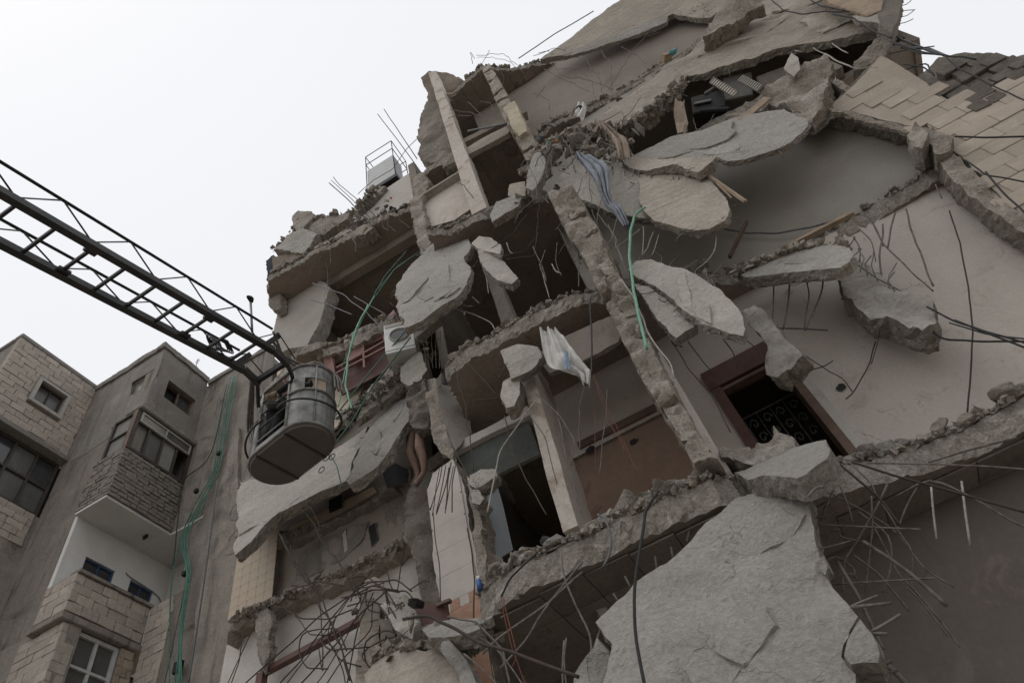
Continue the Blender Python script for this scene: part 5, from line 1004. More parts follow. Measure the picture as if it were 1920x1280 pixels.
crumbs([(962, 236), (1000, 262), (1030, 232), (1112, 197), (1208, 143), (1262, 112)], 4, 700, 'fine rubble along the fourth torn floor edge', 5, 'edge', smax=0.12, back=(-0.05, 0.25))
crumbs([(872, 150), (905, 124), (960, 128), (1060, 106), (1150, 82), (1255, 34)], 5, 700, 'fine rubble along the topmost floor edge', 6, 'edge', smax=0.12, back=(-0.04, 0.3))
crumbs([(545, 668), (620, 648), (660, 634), (740, 588)], 3, 500, 'fine rubble on the torn floor behind the basket', 7, smax=0.1, Y=6.1, back=(-0.05, 0.3))
crumbs([(436, 1168), (500, 1136), (640, 1076), (770, 1010)], 1, 700, 'fine rubble on the ledge above the white wall', 8, smax=0.1, Y=6.3, back=(-0.05, 0.2))
crumbs([(1066, 264), (1110, 262), (1200, 232), (1234, 204), (1280, 152)], 1, 500, 'fine rubble under the lower tip of the great tan slab', 9, smax=0.14, Y=5.55, back=(-0.1, 0.2), spread=0.1)
crumbs([(1000, 330), (1030, 270), (1090, 250), (1170, 290)], 1, 420, 'fine rubble caught in the upper wire tangle', 10, smax=0.14, Y=5.45, back=(-0.1, 0.2), spread=0.25)
crumbs([(1377, 512), (1440, 480), (1500, 460), (1590, 458)], 1, 260, 'fine rubble on the flat slab of the second floor edge', 11, smax=0.1, Y=5.85, back=(-0.02, 0.15))
crumbs([(512, 470), (560, 420), (600, 408), (660, 396), (700, 352)], 1, 420, 'fine rubble on the top left corner blocks', 12, 'edge', smax=0.14, Y=6.3, back=(-0.05, 0.3), spread=0.1)
crumbs([(700, 1232), (770, 1212), (850, 1206), (900, 1180)], 1, 420, 'fine rubble on the heap below the tiled pier', 13, smax=0.12, Y=4.95, back=(-0.02, 0.3), spread=0.1)

def heap(pts, level, h, wdt, label, seed, mat='masonry'):
    """bank of dust and broken bits lying along a torn edge"""
    r = random.Random(seed); line = [PZ(x, y, LV[level][1]) for x, y in pts]; dense = []
    for a, b in zip(line[:-1], line[1:]):
        m = max(1, int((b - a).length / 0.05))
        for j in range(m): dense.append(a + (b - a) * (j / m))
    dense.append(line[-1]); V, F = [], []; prof = ((-0.02, -0.05), (0.0, 0.03), (0.12, 0.45), (0.25, 0.8), (0.4, 1.0), (0.6, 0.9), (0.8, 0.5), (1.0, -0.05)); k = len(prof)
    for i, p in enumerate(dense):
        e = min(1, i / 5, (len(dense) - 1 - i) / 5); amp = h * (0.35 + 0.9 * abs(noise.noise(Vector((p.x * 1.7, p.y * 1.7, seed))))) * e
        for t, z in prof: V.append(p + Vector((r.gauss(0, 0.012), wdt * t + r.gauss(0, 0.015), amp * z + r.gauss(0, 0.018) * e + 0.03 * noise.noise(Vector((p.x * 9, t * 5, seed))))))
    for i in range(len(dense) - 1):
        for j in range(k - 1): F.append((i * k + j, i * k + k + j, i * k + k + j + 1, i * k + j + 1))
    base = [make_rock(q + 3) for q in range(4)]
    for i in range(int(len(dense) * 0.6)):
        p = r.choice(dense); s = r.uniform(0.06, 0.12) + 0.22 * r.random() ** 3; c = p + Vector((0, wdt * r.uniform(0.03, 0.35), h * r.uniform(0.15, 0.6)))
        rm = Matrix.Rotation(r.uniform(0, 6.28), 3, 'Z') @ Matrix.Rotation(r.uniform(-0.7, 0.7), 3, 'X'); me = base[i % 4]; k0 = len(V)
        V += [c + rm @ Vector((v.co.x * s, v.co.y * s * 0.85, v.co.z * s * 0.75)) for v in me.vertices]; F += [tuple(k0 + q for q in f.vertices) for f in me.polygons]
    o = mk('rubble_heap', V, F, M[mat]); tag(o, label, 'rubble', None, 'stuff')
heap([p for p in L1f if 1090 <= p[0] <= 1345], 1, 0.3, 0.5, 'rubble bank at the foot of the masonry strip', 1)
heap([p for p in L1f if 905 <= p[0] <= 1085], 1, 0.24, 0.5, 'rubble bank below the blue door', 2)
heap([p for p in L1f if 1540 <= p[0] <= 2000], 1, 0.22, 0.45, 'rubble bank right of the doorway', 3)
heap(L2f[0:9], 2, 0.2, 0.4, 'rubble bank on the second floor edge', 4)
heap(L4L, 4, 0.3, 0.4, 'rubble bank on the terrace edge', 5, 'edge')

def shards(pts, Y, n, smin, smax, label, group, seed, spread=0.15, mats=('pale', 'slab', 'slab2', 'edge')):
    """thin broken plates caught on the slope of debris"""
    r = random.Random(seed)
    for i in range(n):
        j = r.randrange(len(pts) - 1); t = r.random(); x = pts[j][0] * (1 - t) + pts[j + 1][0] * t; y = pts[j][1] * (1 - t) + pts[j + 1][1] * t
        s = smin + (smax - smin) * r.random() ** 2; c = P(x, y, Y) + Vector((r.uniform(-spread, spread), r.uniform(-0.1, 0.15), r.uniform(-spread, spread)))
        rock('broken_plate', c, (s, s * r.uniform(0.5, 0.8), s * r.uniform(0.16, 0.3)), mats[i % len(mats)], seed + i, label=label, cat='concrete plate', group=group, rot=(r.uniform(0.3, 1.5), r.uniform(-0.6, 0.6), r.uniform(0, 6.28)))
shards([(1000, 330), (1060, 275), (1120, 255), (1230, 215)], 5.45, 30, 0.14, 0.5, 'thin broken plate in the debris slope left of the great tan slab', 'plates by the great tan slab', 900, 0.22)
shards([(800, 440), (880, 415), (960, 390), (1030, 365)], 5.4, 18, 0.12, 0.4, 'thin broken plate on the third floor edge above the pale cracked slab', 'plates on the third floor edge', 940, 0.12)
shards([(560, 430), (640, 425), (700, 395), (760, 375)], 6.15, 16, 0.12, 0.36, 'thin broken plate on the terrace at the top left', 'plates on the terrace', 970, 0.12)
shards([(1030, 232), (1112, 200), (1208, 150), (1262, 118)], 6.0, 14, 0.12, 0.36, 'thin broken plate on the fourth floor edge above the tan slab', 'plates on the fourth floor edge', 1000, 0.1)
shards([(640, 790), (700, 735), (760, 690), (800, 660)], 6.05, 16, 0.12, 0.4, 'thin broken plate on the wall above the two sloping slabs', 'plates above the sloping slabs', 1030, 0.14)
shards([(1200, 505), (1290, 512), (1400, 500)], 5.55, 12, 0.12, 0.34, 'thin broken plate behind the smooth grey slab', 'plates behind the grey slab', 1060, 0.08)
shards([(700, 1225), (760, 1205), (830, 1195), (900, 1190)], 4.9, 16, 0.12, 0.36, 'thin broken plate on the heap at the bottom', 'plates on the bottom heap', 1090, 0.15)
crumbs([(640, 790), (700, 735), (760, 690), (800, 660)], 1, 350, 'fine rubble on the wall above the two sloping slabs', 14, smax=0.1, Y=6.1, back=(-0.05, 0.2), spread=0.15)
# ------------------------------------------------------------------ rescue ladder and basket
def atd(px, py, d): r = ray(px, py); return EYE + r.normalized() * d
LA, LB_ = atd(485, 674, 9.0), atd(0, 407, 7.5)
la = (LA - LB_).normalized(); lw = la.cross(Vector((0, 0, 1))).normalized(); lu = lw.cross(la)
lad = root('rescue_ladder', LB_, 'dark steel turntable ladder reaching in from the left with handrails and rungs', 'ladder')
start = LB_ - la * ((LB_.z - 0.15) / la.z); Lt = (LA - start).length
HW, HH = 0.24, 0.33
for s in (-1, 1):
    bar('main_beam', start + lw * HW * s, LA + lw * HW * s, 0.05, 0.085, M['steel_dark'], lad, lu)
    bar('beam_flange', start + lw * (HW * s) - lu * 0.045, LA + lw * (HW * s) - lu * 0.045, 0.075, 0.01, M['steel_dark'], lad, lu)
    tube('handrail', [start + lw * (HW + 0.03) * s + lu * HH, LA + lw * (HW + 0.03) * s + lu * HH], 0.016, M['steel_dark'], lad, smooth_path=False, sides=8)
step = 0.36; n = int(Lt / step)
for i in range(n):
    c = LA - la * (0.25 + i * step)
    bar('rung', c - lw * (HW - 0.03), c + lw * (HW - 0.03), 0.03, 0.03, M['steel_dark'], lad, lu)
    for s in (-1, 1):
        if i % 4 == 2: obox('rung_gusset', c + lw * (HW - 0.06) * s - lu * 0.02, 0.12, 0.06, 0.03, M['steel_dark'], lad, la, lw, lu)
        if i % 2 == 0:
            b0 = c + lw * (HW + 0.0) * s + lu * 0.06; t0 = c + la * 0.36 + lw * (HW + 0.03) * s + lu * HH; b1 = c + la * 0.66 + lw * HW * s + lu * 0.06
            tube('brace', [b0, t0], 0.008, M['steel_pale'], lad, smooth_path=False); tube('brace', [t0, b1], 0.009, M['steel_dark'], lad, smooth_path=False)
hd = LA + lw * (HW + 0.03) + lu * HH
tube('lamp_bracket', [LA - la * 0.35 + lw * HW + lu * 0.1, LA - la * 0.3 + lw * HW + lu * 0.62], 0.015, M['steel_pale'], lad, smooth_path=False)
rock('lamp', LA - la * 0.3 + lw * HW + lu * 0.68, (0.13, 0.1, 0.11), 'black', 2, lad)
for i in range(4):
    c = LA - la * (0.5 + 0.03 * i); r_ = random.Random(i)
    tube('hose_loop', [c - lw * (0.1 - 0.02 * i) + lu * 0.0, c - lw * (0.22) + lu * (0.16 + 0.02 * i), c + la * 0.12 - lw * 0.26 + lu * (0.2 - 0.03 * i), c + la * 0.2 - lw * 0.12 + lu * 0.02, c + la * 0.05 - lw * 0.05 + lu * 0.1], 0.009, M['wire_black'], lad)
# head of the ladder: yoke carrying the basket
bc = atd(547, 850, 9.05); bc = bc + Vector((0, 0, 0))             # centre of the basket floor
bx_, by_ = Vector((0.985, -0.17, 0)).normalized(), Vector((0.17, 0.985, 0)).normalized(); bz_ = Vector((0, 0, 1))
BL, BR, BHt = 0.275, 0.33, 1.12                                     # half straight length, end radius, height
def bp(a, b, c): return bc + bx_ * a + by_ * b + bz_ * c
bk = root('rescue_basket', bc, 'rounded aluminium rescue basket with rescuers inside at the ladder tip', 'rescue basket')
for s in (-1, 1):
    e = LA + lw * HW * s; j = bp(0.34 * s, -BR - 0.02, 0.92)
    bar('yoke_arm', e, e + la * 0.25 - lu * 0.12, 0.06, 0.09, M['steel_dark'], lad, lu)
    bar('yoke_arm', e + la * 0.22 - lu * 0.1, j, 0.045, 0.06, M['steel_dark'], lad, lu)
    bar('yoke_plate', e - la * 0.1 + lu * 0.05, e + la * 0.16 + lu * HH, 0.02, 0.07, M['steel_dark'], lad, lu)
bar('yoke_crossbar', LA - lw * HW + la * 0.2 - lu * 0.1, LA + lw * HW + la * 0.2 - lu * 0.1, 0.06, 0.06, M['steel_dark'], lad, lu)
def outline(r, n=14, z=0, off=0):
    pts = []
    for i in range(n + 1): a = -math.pi / 2 + math.pi * i / n; pts.append(bp(BL + r * math.cos(a), r * math.sin(a), z))
    for i in range(n + 1): a = math.pi / 2 + math.pi * i / n; pts.append(bp(-BL + r * math.cos(a), r * math.sin(a), z))
    return pts
def shell(name, i0, i1, z0, z1, mat, r=BR, t=0.012, hole=None):
    o = outline(r); inn = outline(r - t); idx = [k % len(o) for k in range(i0, i1 + 1)]; V, F = [], []
    zs = [z0, z1] if not hole else [z0, hole[2], hole[3], z1]
    for k in idx:
        for z in zs: V += [o[k] + bz_ * z, inn[k] + bz_ * z]
    m = 2 * len(zs)
    for q in range(len(idx) - 1):
        a, b = q * m, q * m + m
        for w in range(len(zs) - 1):
            if hole and w == 1 and hole[0] <= q < hole[1]: continue
            F += [(a + 2 * w, b + 2 * w, b + 2 * w + 2, a + 2 * w + 2), (a + 2 * w + 1, a + 2 * w + 3, b + 2 * w + 3, b + 2 * w + 1)]
        F += [(a + m - 2, b + m - 2, b + m - 1, a + m - 1), (a, a + 1, b + 1, b)]
    F += [(0, 2 * len(zs) - 2, 2 * len(zs) - 1, 1)] if not hole else []
    return mk(name, V, F, mat, bk, smooth=None)
n14 = 14
shell('end_panel', 0, n14, 0.0, BHt, M['basket'], hole=(3, 7, 0.66, 0.86))            # right half drum with a window
shell('end_panel', n14 + 1, 2 * n14 + 1, 0.0, BHt, M['basket'])                        # left half drum
shell('back_panel', n14, n14 + 1, 0.0, BHt - 0.004, M['basket'])
o = outline(BR + 0.004)
V = [p + bz_ * 0.0 for p in o] + [p - bz_ * 0.05 for p in outline(BR - 0.02)]; N = len(o)
F = [tuple(range(N)), tuple(range(2 * N - 1, N - 1, -1))] + [(i, N + i, N + (i + 1) % N, (i + 1) % N) for i in range(N)]
mk('floor_pan', V, F, M['basket_base'], bk)
def ring(name, z, r, w, mat, i0=0, i1=None):
    pts = [p + bz_ * z for p in outline(r)]
    if i1 is None: return tube(name, pts, w, mat, bk, closed=True)
    return tube(name, [pts[k % len(pts)] for k in range(i0, i1 + 1)], w, mat, bk, smooth_path=False)
ring('rim', BHt, BR + 0.005, 0.024, M['hose']); ring('base_rim', 0.0, BR + 0.008, 0.02, M['basket'])
ring('hoop', 0.62, BR + 0.012, 0.018, M['basket'], 0, n14); ring('hoop', 0.62, BR + 0.012, 0.018, M['basket'], n14 + 1, 2 * n14 + 1)
for x in (-BL, BL): tube('gate_post', [bp(x, -BR - 0.005, -0.02), bp(x, -BR - 0.005, BHt)], 0.02, M['basket'], bk, smooth_path=False)
tube('side_post', [bp(BL + 0.3, -0.15, 0), bp(BL + 0.3, -0.15, BHt)], 0.015, M['basket'], bk, smooth_path=False)
for z in (0.18, 0.42, 0.68, 0.92): tube('gate_rail', [bp(-BL, -BR - 0.005, z), bp(BL, -BR - 0.005, z)], 0.013, M['steel_dark'] if z > 0.3 else M['basket'], bk, smooth_path=False)
for x in (-BL + 0.02, BL - 0.02): bar('floor_seam', bp(x, -BR, -0.054), bp(x, BR, -0.054), 0.03, 0.012, M['steel_dark'], bk)
bar('kick_plate', bp(-BL, -BR - 0.012, 0.03), bp(BL, -BR - 0.012, 0.03), 0.01, 0.09, M['basket'], bk)
for s in (-1, 1):
    R2 = BR + 0.1; pts = [bp(s * (BL + R2 * math.cos(a)), R2 * math.sin(a) * 0.95, 0.42 - 0.12 * math.cos(a)) for a in [-math.pi * 0.6 + i * math.pi * 1.15 / 10 for i in range(11)]]
    tube('guard_hoop', pts, 0.015, M['steel_dark'], bk)
for i in range(3):
    tube('supply_pipe', [LA + lw * (HW - 0.05 * i) + la * 0.05 + lu * (HH - 0.1 * i), bp(0.1 + 0.1 * i, -BR + 0.1, BHt + 0.32 - 0.05 * i), bp(BL + 0.2, -0.1 + 0.05 * i, BHt + 0.2), bp(BL + BR - 0.02, 0.1 + 0.06 * i, BHt + 0.03), bp(BL + BR + 0.03, 0.12 + 0.06 * i, 0.8)], 0.017, M['hose'], bk)
    tube('trailing_hose', [LA - lw * (HW + 0.02 * i) + la * 0.15 - lu * 0.1, bp(-BL - BR - 0.06 - 0.05 * i, -BR * 0.6, BHt - 0.1), bp(-BL - BR - 0.1 - 0.04 * i, -BR * 0.3, 0.75), bp(-BL - BR + 0.02, 0.0, 0.5 - 0.05 * i)], 0.018, M['hose'], bk)
for i, (a, b) in enumerate(((0.3, 0.3), (0.36, 0.34), (0.1, 0.4))):
    c = bp(a, b, -0.08); tube('hook_ring', [c + Vector((0.045 * math.cos(t), 0, 0.045 * math.sin(t) - 0.03)) for t in [k * math.pi / 5 for k in range(10)]], 0.006, M['wire_black'], bk, closed=True)
rock('control_box', bp(BL + 0.2, -0.2, 0.76), (0.2, 0.16, 0.16), 'black', 3, bk)
# ------------------------------------------------------------------ people
def skin_body(name, joints, edges, mat, sub=2):
    """one continuous body surface grown over a skeleton; joints = {name: (pos, radius)}"""
    keys = list(joints); ix = {k: i for i, k in enumerate(keys)}
    me = bpy.data.meshes.new(name); me.from_pydata([joints[k][0] for k in keys], [(ix[a], ix[b]) for a, b in edges], [])
    ob = bpy.data.objects.new(name, me); col.objects.link(ob)
    md = ob.modifiers.new('skin', 'SKIN'); md.use_smooth_shade = True
    for i, k in enumerate(keys):
        r = joints[k][1]; sv = me.skin_vertices[0].data[i]; sv.radius = (r, r) if isinstance(r, float) else r; sv.use_root = (i == 0)
    sb = ob.modifiers.new('sub', 'SUBSURF'); sb.levels = sub; sb.render_levels = sub
    dg = bpy.context.evaluated_depsgraph_get(); dg.update(); m2 = bpy.data.meshes.new_from_object(ob.evaluated_get(dg)); bpy.data.objects.remove(ob); m2.materials.clear(); m2.materials.append(mat)
    m2.polygons.foreach_set('use_smooth', [True] * len(m2.polygons)); return m2
def person(label, base, f, pose, group=None):
    """crouching or standing rescuer: base on the basket floor, facing f (horizontal), joints in (right, forward, up) metres"""
    r = f.cross(Vector((0, 0, 1))).normalized()
    def w(p): return r * p[0] + f * p[1] + Vector((0, 0, p[2]))
    J = {k: (w(v[0]), v[1]) for k, v in pose.items()}
    E = [('pel', 'abd'), ('abd', 'che'), ('che', 'nec'), ('nec', 'hea'), ('hea', 'cro')]
    for s in 'lr': E += [('che', 'sh' + s), ('sh' + s, 'el' + s), ('el' + s, 'wr' + s), ('pel', 'hi' + s), ('hi' + s, 'kn' + s), ('kn' + s, 'an' + s), ('an' + s, 'to' + s)]
    m = skin_body('person', J, E, M['uniform']); o = bpy.data.objects.new('person', m); col.objects.link(o); o.location = base
    tag(o, label, 'person', group)
    hc = base + J['hea'][0]
    # face, helmet, gloves, boots
    def ell(name, c, rx, ry, rz, mat, half=False):
        bm = bmesh.new(); bmesh.ops.create_uvsphere(bm, u_segments=16, v_segments=10, radius=1)
        if half: bmesh.ops.bisect_plane(bm, geom=bm.verts[:] + bm.edges[:] + bm.faces[:], plane_co=(0, 0, -0.05), plane_no=(0, 0, -1), clear_outer=True)
        vs_ = [c + r * (v.co.x * rx) + f * (v.co.y * ry) + Vector((0, 0, v.co.z * rz)) for v in bm.verts]; bm.verts.index_update(); fs = [tuple(v.index for v in q.verts) for q in bm.faces]; bm.free()
        return mk(name, vs_, fs, mat, o, smooth=True)
    ell('face', hc + f * 0.025, 0.075, 0.085, 0.105, M['skin']); ell('nose', hc + f * 0.115 - Vector((0, 0, 0.01)), 0.014, 0.02, 0.022, M['skin'])
    for s in (-1, 1):
        ell('eye', hc + f * 0.102 + r * 0.03 * s + Vector((0, 0, 0.012)), 0.011, 0.008, 0.008, M['black']); ell('ear', hc + r * 0.078 * s - f * 0.005, 0.012, 0.02, 0.03, M['skin'])
    ell('mouth', hc + f * 0.104 - Vector((0, 0, 0.052)), 0.025, 0.008, 0.007, M['wire_red'])
    hel = ell('helmet', hc + Vector((0, 0, 0.045)), 0.122, 0.145, 0.115, M['helmet'], True)
    tube('helmet_brim', [hc + Vector((0, 0, 0.045)) + r * (0.13 * math.cos(t)) + f * (0.165 * math.sin(t)) for t in [k * math.pi / 10 for k in range(20)]], 0.012, M['helmet'], o, closed=True)
    for s in 'lr':
        wr = base + J['wr' + s][0]; el = base + J['el' + s][0]; d = (wr - el).normalized(); sd = d.cross(Vector((0, 0, 1)))
        sd = sd.normalized() if sd.length > 0.1 else r; nd = sd.cross(d)
        V, F = tube_geo([wr, wr + d * 0.04, wr + d * 0.09], [0.028, 0.04, 0.036], 8)
        for q, (off, ln) in enumerate(((-0.03, 0.065), (-0.01, 0.08), (0.01, 0.075), (0.03, 0.06))):
            p0 = wr + d * 0.08 + sd * off; v2, f2 = tube_geo([p0, p0 + d * ln * 0.5 - nd * 0.008, p0 + d * ln * 0.8 - nd * 0.03, p0 + d * ln * 0.8 - nd * 0.05], 0.0095, 6); k = len(V); V += v2; F += [tuple(i + k for i in t) for t in f2]
        p0 = wr + d * 0.035 + sd * 0.035; v2, f2 = tube_geo([p0, p0 + sd * 0.03 + d * 0.02, p0 + sd * 0.035 + d * 0.05 - nd * 0.02], 0.011, 6); k = len(V); V += v2; F += [tuple(i + k for i in t) for t in f2]
        mk('glove', V, F, M['glove'], o, smooth=True)
        an = base + J['an' + s][0]; to = base + J['to' + s][0]; d = (to - an); d.z = 0; d.normalize()
        q = [an - d * 0.07 + Vector((0, 0, -0.06)), an + d * 0.05 + Vector((0, 0, -0.06)), an + d * 0.2 + Vector((0, 0, -0.07)), an + d * 0.24 + Vector((0, 0, -0.07))]
        V, F = tube_geo(q, [0.05, 0.058, 0.055, 0.03], 8); mk('boot', V, F, M['boot'], o, smooth=True)
    return o
def pose_crouch(hz):
    return {'pel': ((0, 0, 0.34), (0.15, 0.12)), 'abd': ((0, 0.06, 0.5), (0.14, 0.11)), 'che': ((0, 0.13, 0.72), (0.17, 0.13)), 'nec': ((0, 0.19, 0.9), 0.06), 'hea': ((0, 0.23, 1.0), (0.07, 0.085)), 'cro': ((0, 0.23, 1.08), 0.06),
            'shl': ((-0.19, 0.13, 0.8), 0.075), 'ell': ((-0.26, 0.3, 0.62), 0.052), 'wrl': ((-0.12, 0.47, 0.6), 0.036), 'shr': ((0.19, 0.13, 0.8), 0.075), 'elr': ((0.27, 0.28, 0.6), 0.052), 'wrr': ((0.13, 0.46, 0.5), 0.036),
            'hil': ((-0.1, 0.0, 0.3), 0.1), 'knl': ((-0.14, 0.36, 0.42), 0.07), 'anl': ((-0.13, 0.14, 0.09), 0.048), 'tol': ((-0.14, 0.3, 0.05), 0.04), 'hir': ((0.1, 0.0, 0.3), 0.1), 'knr': ((0.16, 0.36, 0.45), 0.07), 'anr': ((0.14, 0.12, 0.09), 0.048), 'tor': ((0.15, 0.28, 0.05), 0.04)}
def pose_stoop():
    return {'pel': ((0, -0.05, 0.62), (0.15, 0.12)), 'abd': ((0, 0.0, 0.8), (0.14, 0.11)), 'che': ((0, 0.1, 1.02), (0.17, 0.13)), 'nec': ((0, 0.18, 1.19), 0.06), 'hea': ((0, 0.24, 1.28), (0.07, 0.085)), 'cro': ((0, 0.25, 1.36), 0.06),
            'shl': ((-0.19, 0.1, 1.1), 0.075), 'ell': ((-0.27, 0.2, 0.86), 0.052), 'wrl': ((-0.2, 0.4, 0.8), 0.036), 'shr': ((0.19, 0.1, 1.1), 0.075), 'elr': ((0.27, 0.2, 0.86), 0.052), 'wrr': ((0.2, 0.4, 0.78), 0.036),
            'hil': ((-0.1, -0.05, 0.58), 0.1), 'knl': ((-0.13, 0.2, 0.42), 0.07), 'anl': ((-0.12, 0.02, 0.09), 0.048), 'tol': ((-0.13, 0.18, 0.05), 0.04), 'hir': ((0.1, -0.05, 0.58), 0.1), 'knr': ((0.14, 0.22, 0.42), 0.07), 'anr': ((0.13, 0.04, 0.09), 0.048), 'tor': ((0.14, 0.2, 0.05), 0.04)}
person('person in dark uniform and white helmet crouching behind the basket gate', bp(-0.24, -0.1, 0.0), (bx_ * 0.97 - by_ * 0.1).normalized(), pose_crouch(0))
person('person in dark uniform and white helmet stooping at the far rim of the basket', bp(0.27, 0.02, 0.0), (bx_ * -0.75 - by_ * 0.6).normalized(), pose_stoop())
# trapped person: only the lower body shows in the gap between the slabs
def LP(px, py, Y): return P(px, py, Y)
b0 = LP(788, 800, 6.05)
J = {'pel': (LP(786, 752, 6.25), (0.15, 0.11)), 'abd': (LP(784, 722, 6.4), (0.14, 0.11)), 'che': (LP(782, 690, 6.6), (0.15, 0.12)), 'nec': (LP(781, 668, 6.7), 0.06), 'hea': (LP(780, 655, 6.75), (0.08, 0.09)), 'cro': (LP(779, 645, 6.8), 0.06),
     'hir': (LP(794, 768, 6.15), 0.095), 'knr': (LP(786, 838, 5.95), 0.072), 'car': (LP(793, 855, 5.99), 0.062), 'anr': (LP(795, 880, 6.03), 0.038), 'her': (LP(793, 888, 6.05), 0.035), 'tor': (LP(777, 909, 5.98), (0.035, 0.022)),
     'hil': (LP(776, 772, 6.3), 0.095), 'knl': (LP(769, 850, 6.12), 0.068), 'cal': (LP(777, 866, 6.17), 0.058), 'anl': (LP(784, 888, 6.2), 0.036), 'tol': (LP(779, 908, 6.14), (0.032, 0.022)),
     'shl': (LP(770, 700, 6.55), 0.075), 'ell': (LP(764, 722, 6.55), 0.05), 'wrl': (LP(768, 742, 6.5), 0.035), 'shr': (LP(796, 700, 6.5), 0.075), 'elr': (LP(800, 724, 6.5), 0.05), 'wrr': (LP(796, 744, 6.5), 0.035)}
E_ = [('pel', 'abd'), ('abd', 'che'), ('che', 'nec'), ('nec', 'hea'), ('hea', 'cro'), ('che', 'shl'), ('shl', 'ell'), ('ell', 'wrl'), ('che', 'shr'), ('shr', 'elr'), ('elr', 'wrr'), ('pel', 'hir'), ('hir', 'knr'), ('knr', 'car'), ('car', 'anr'), ('anr', 'her'), ('her', 'tor'), ('pel', 'hil'), ('hil', 'knl'), ('knl', 'cal'), ('cal', 'anl'), ('anl', 'tol')]
m = skin_body('person', {k: (v[0] - b0, v[1]) for k, v in J.items()}, E_, M['skin']); o = bpy.data.objects.new('person', m); col.objects.link(o); o.location = b0
tag(o, 'person in dark shorts, bare lower legs hanging still between two slabs', 'person')
loose('torn_lining', 'dark torn wall lining above the trapped person in the gap', [(762, 742), (776, 716), (800, 708), (808, 752), (804, 790), (796, 802), (778, 806), (766, 790)], (786, 760, 5.78, 0, 0), (M['rough_stone'], M['rough_stone'], M['rough_stone']), 0.12, 'wall panel', rough=0.14, cell=0.05, edge=0.03, freq=4)
V, F = tube_geo(spline([LP(784, 715, 6.42), LP(786, 752, 6.25), LP(791, 782, 6.12), LP(790, 803, 6.05)], 4), [0.17, 0.17, 0.18, 0.18, 0.18, 0.175, 0.17, 0.15, 0.14, 0.13, 0.125, 0.12, 0.115], 12); mk('shorts', V, F, M['cloth_dark'], o, smooth=True)
V, F = tube_geo([LP(780, 745, 6.35), LP(775, 780, 6.28), LP(772, 808, 6.22)], [0.14, 0.12, 0.1], 12); mk('shorts', V, F, M['cloth_dark'], o, smooth=True)
# ------------------------------------------------------------------ reinforcing bars, cables, pipes
def bars(items, label, cat, group, r, mat, Y, name='rebar', amp=0.0):
    rr = random.Random(len(label) * 7 + len(items))
    xm = [(sum(p[0] for p in (it[0] if isinstance(it, tuple) else it)) / len(it[0] if isinstance(it, tuple) else it)) for it in items]; order = sorted(range(len(items)), key=lambda i: xm[i])
    ORD = ['leftmost', 'second from left', 'third from left', 'fourth from left', 'fifth from left', 'sixth from left', 'seventh from left', 'eighth from left', 'ninth from left']
    base = label; n_i = -1
    for it in items:
        y = Y; n_i += 1; rank = order.index(n_i)
        label = base if not 1 < len(items) <= 9 else base + ', ' + ('rightmost' if rank == len(items) - 1 else ORD[rank])
        if isinstance(it, tuple): it, y = it
        pts = [(p[0], p[1], p[2] if len(p) > 2 else y) for p in it]
        if len(label.split()) > 16: label = base.replace('thin ', '').replace(' and ', ' ') + ', ' + label.split(', ')[-1]
        q = [P(*p) for p in pts]; q = wobble(q, amp, rr); d = [q[0]]
        for a_, b_ in zip(q[:-1], q[1:]):                       # small kinks between the traced points
            L = (b_ - a_).length; m_ = max(1, min(5, int(L / 0.14))); kk = (0.002 if ('straight' in label or 'long' in label or 'taut' in label) else 0.006 if cat in ('pipe', 'cable', 'rod') else 0.012) * min(1, L)
            for j in range(1, m_): d.append(a_ + (b_ - a_) * ((j + rr.uniform(-0.3, 0.3)) / m_) + Vector((rr.gauss(0, kk), rr.gauss(0, kk), rr.gauss(0, kk))))
            d.append(b_)
        o = tube(name, d, r * rr.uniform(0.65, 1.0), M[mat], None, 6, k=3, smooth_path=len(d) > 2); tag(o, label, cat, group if len(items) > 1 else None)
bars([[(720, 205), (750, 250), (782, 298)], [(708, 214), (745, 262), (780, 310)]], 'straight black starter bar beside the roof tank against the sky', 'rebar', 'bars by the roof tank', 0.014, 'rebar', 6.5)
bars([[(617, 343), (650, 372), (688, 412)], [(621, 338), (660, 374), (707, 422)], [(625, 332), (636, 346), (680, 382), (722, 422)]], 'straight black starter bar above the terrace grille against the sky', 'rebar', 'bars above the terrace grille', 0.014, 'rebar', 6.45)
bars([[(972, 110), (1005, 88), (1040, 64), (1085, 38), (1113, 21)]], 'long bent bar jutting up over the top torn floor', 'rebar', None, 0.014, 'rebar', 6.0)
bars([[(671, 364), (700, 338), (735, 318), (762, 280), (790, 252), (835, 212)]], 'thin black cable strung from the roof tank to the top column', 'cable', None, 0.011, 'wire_black', 6.0)
bars([[(886, 120), (880, 102), (890, 110)], [(905, 118), (918, 94)], [(895, 108), (925, 104), (960, 118), (985, 140)], [(893, 104), (940, 102), (970, 122)], [(935, 120), (944, 150), (940, 170)], [(1000, 105), (1040, 92), (1060, 96)], [(1010, 100), (1030, 96)]], 'thin tangled wire at the top of the thin masonry strip', 'wire', 'wires on the top edge', 0.008, 'rebar', 5.45, amp=0.03)
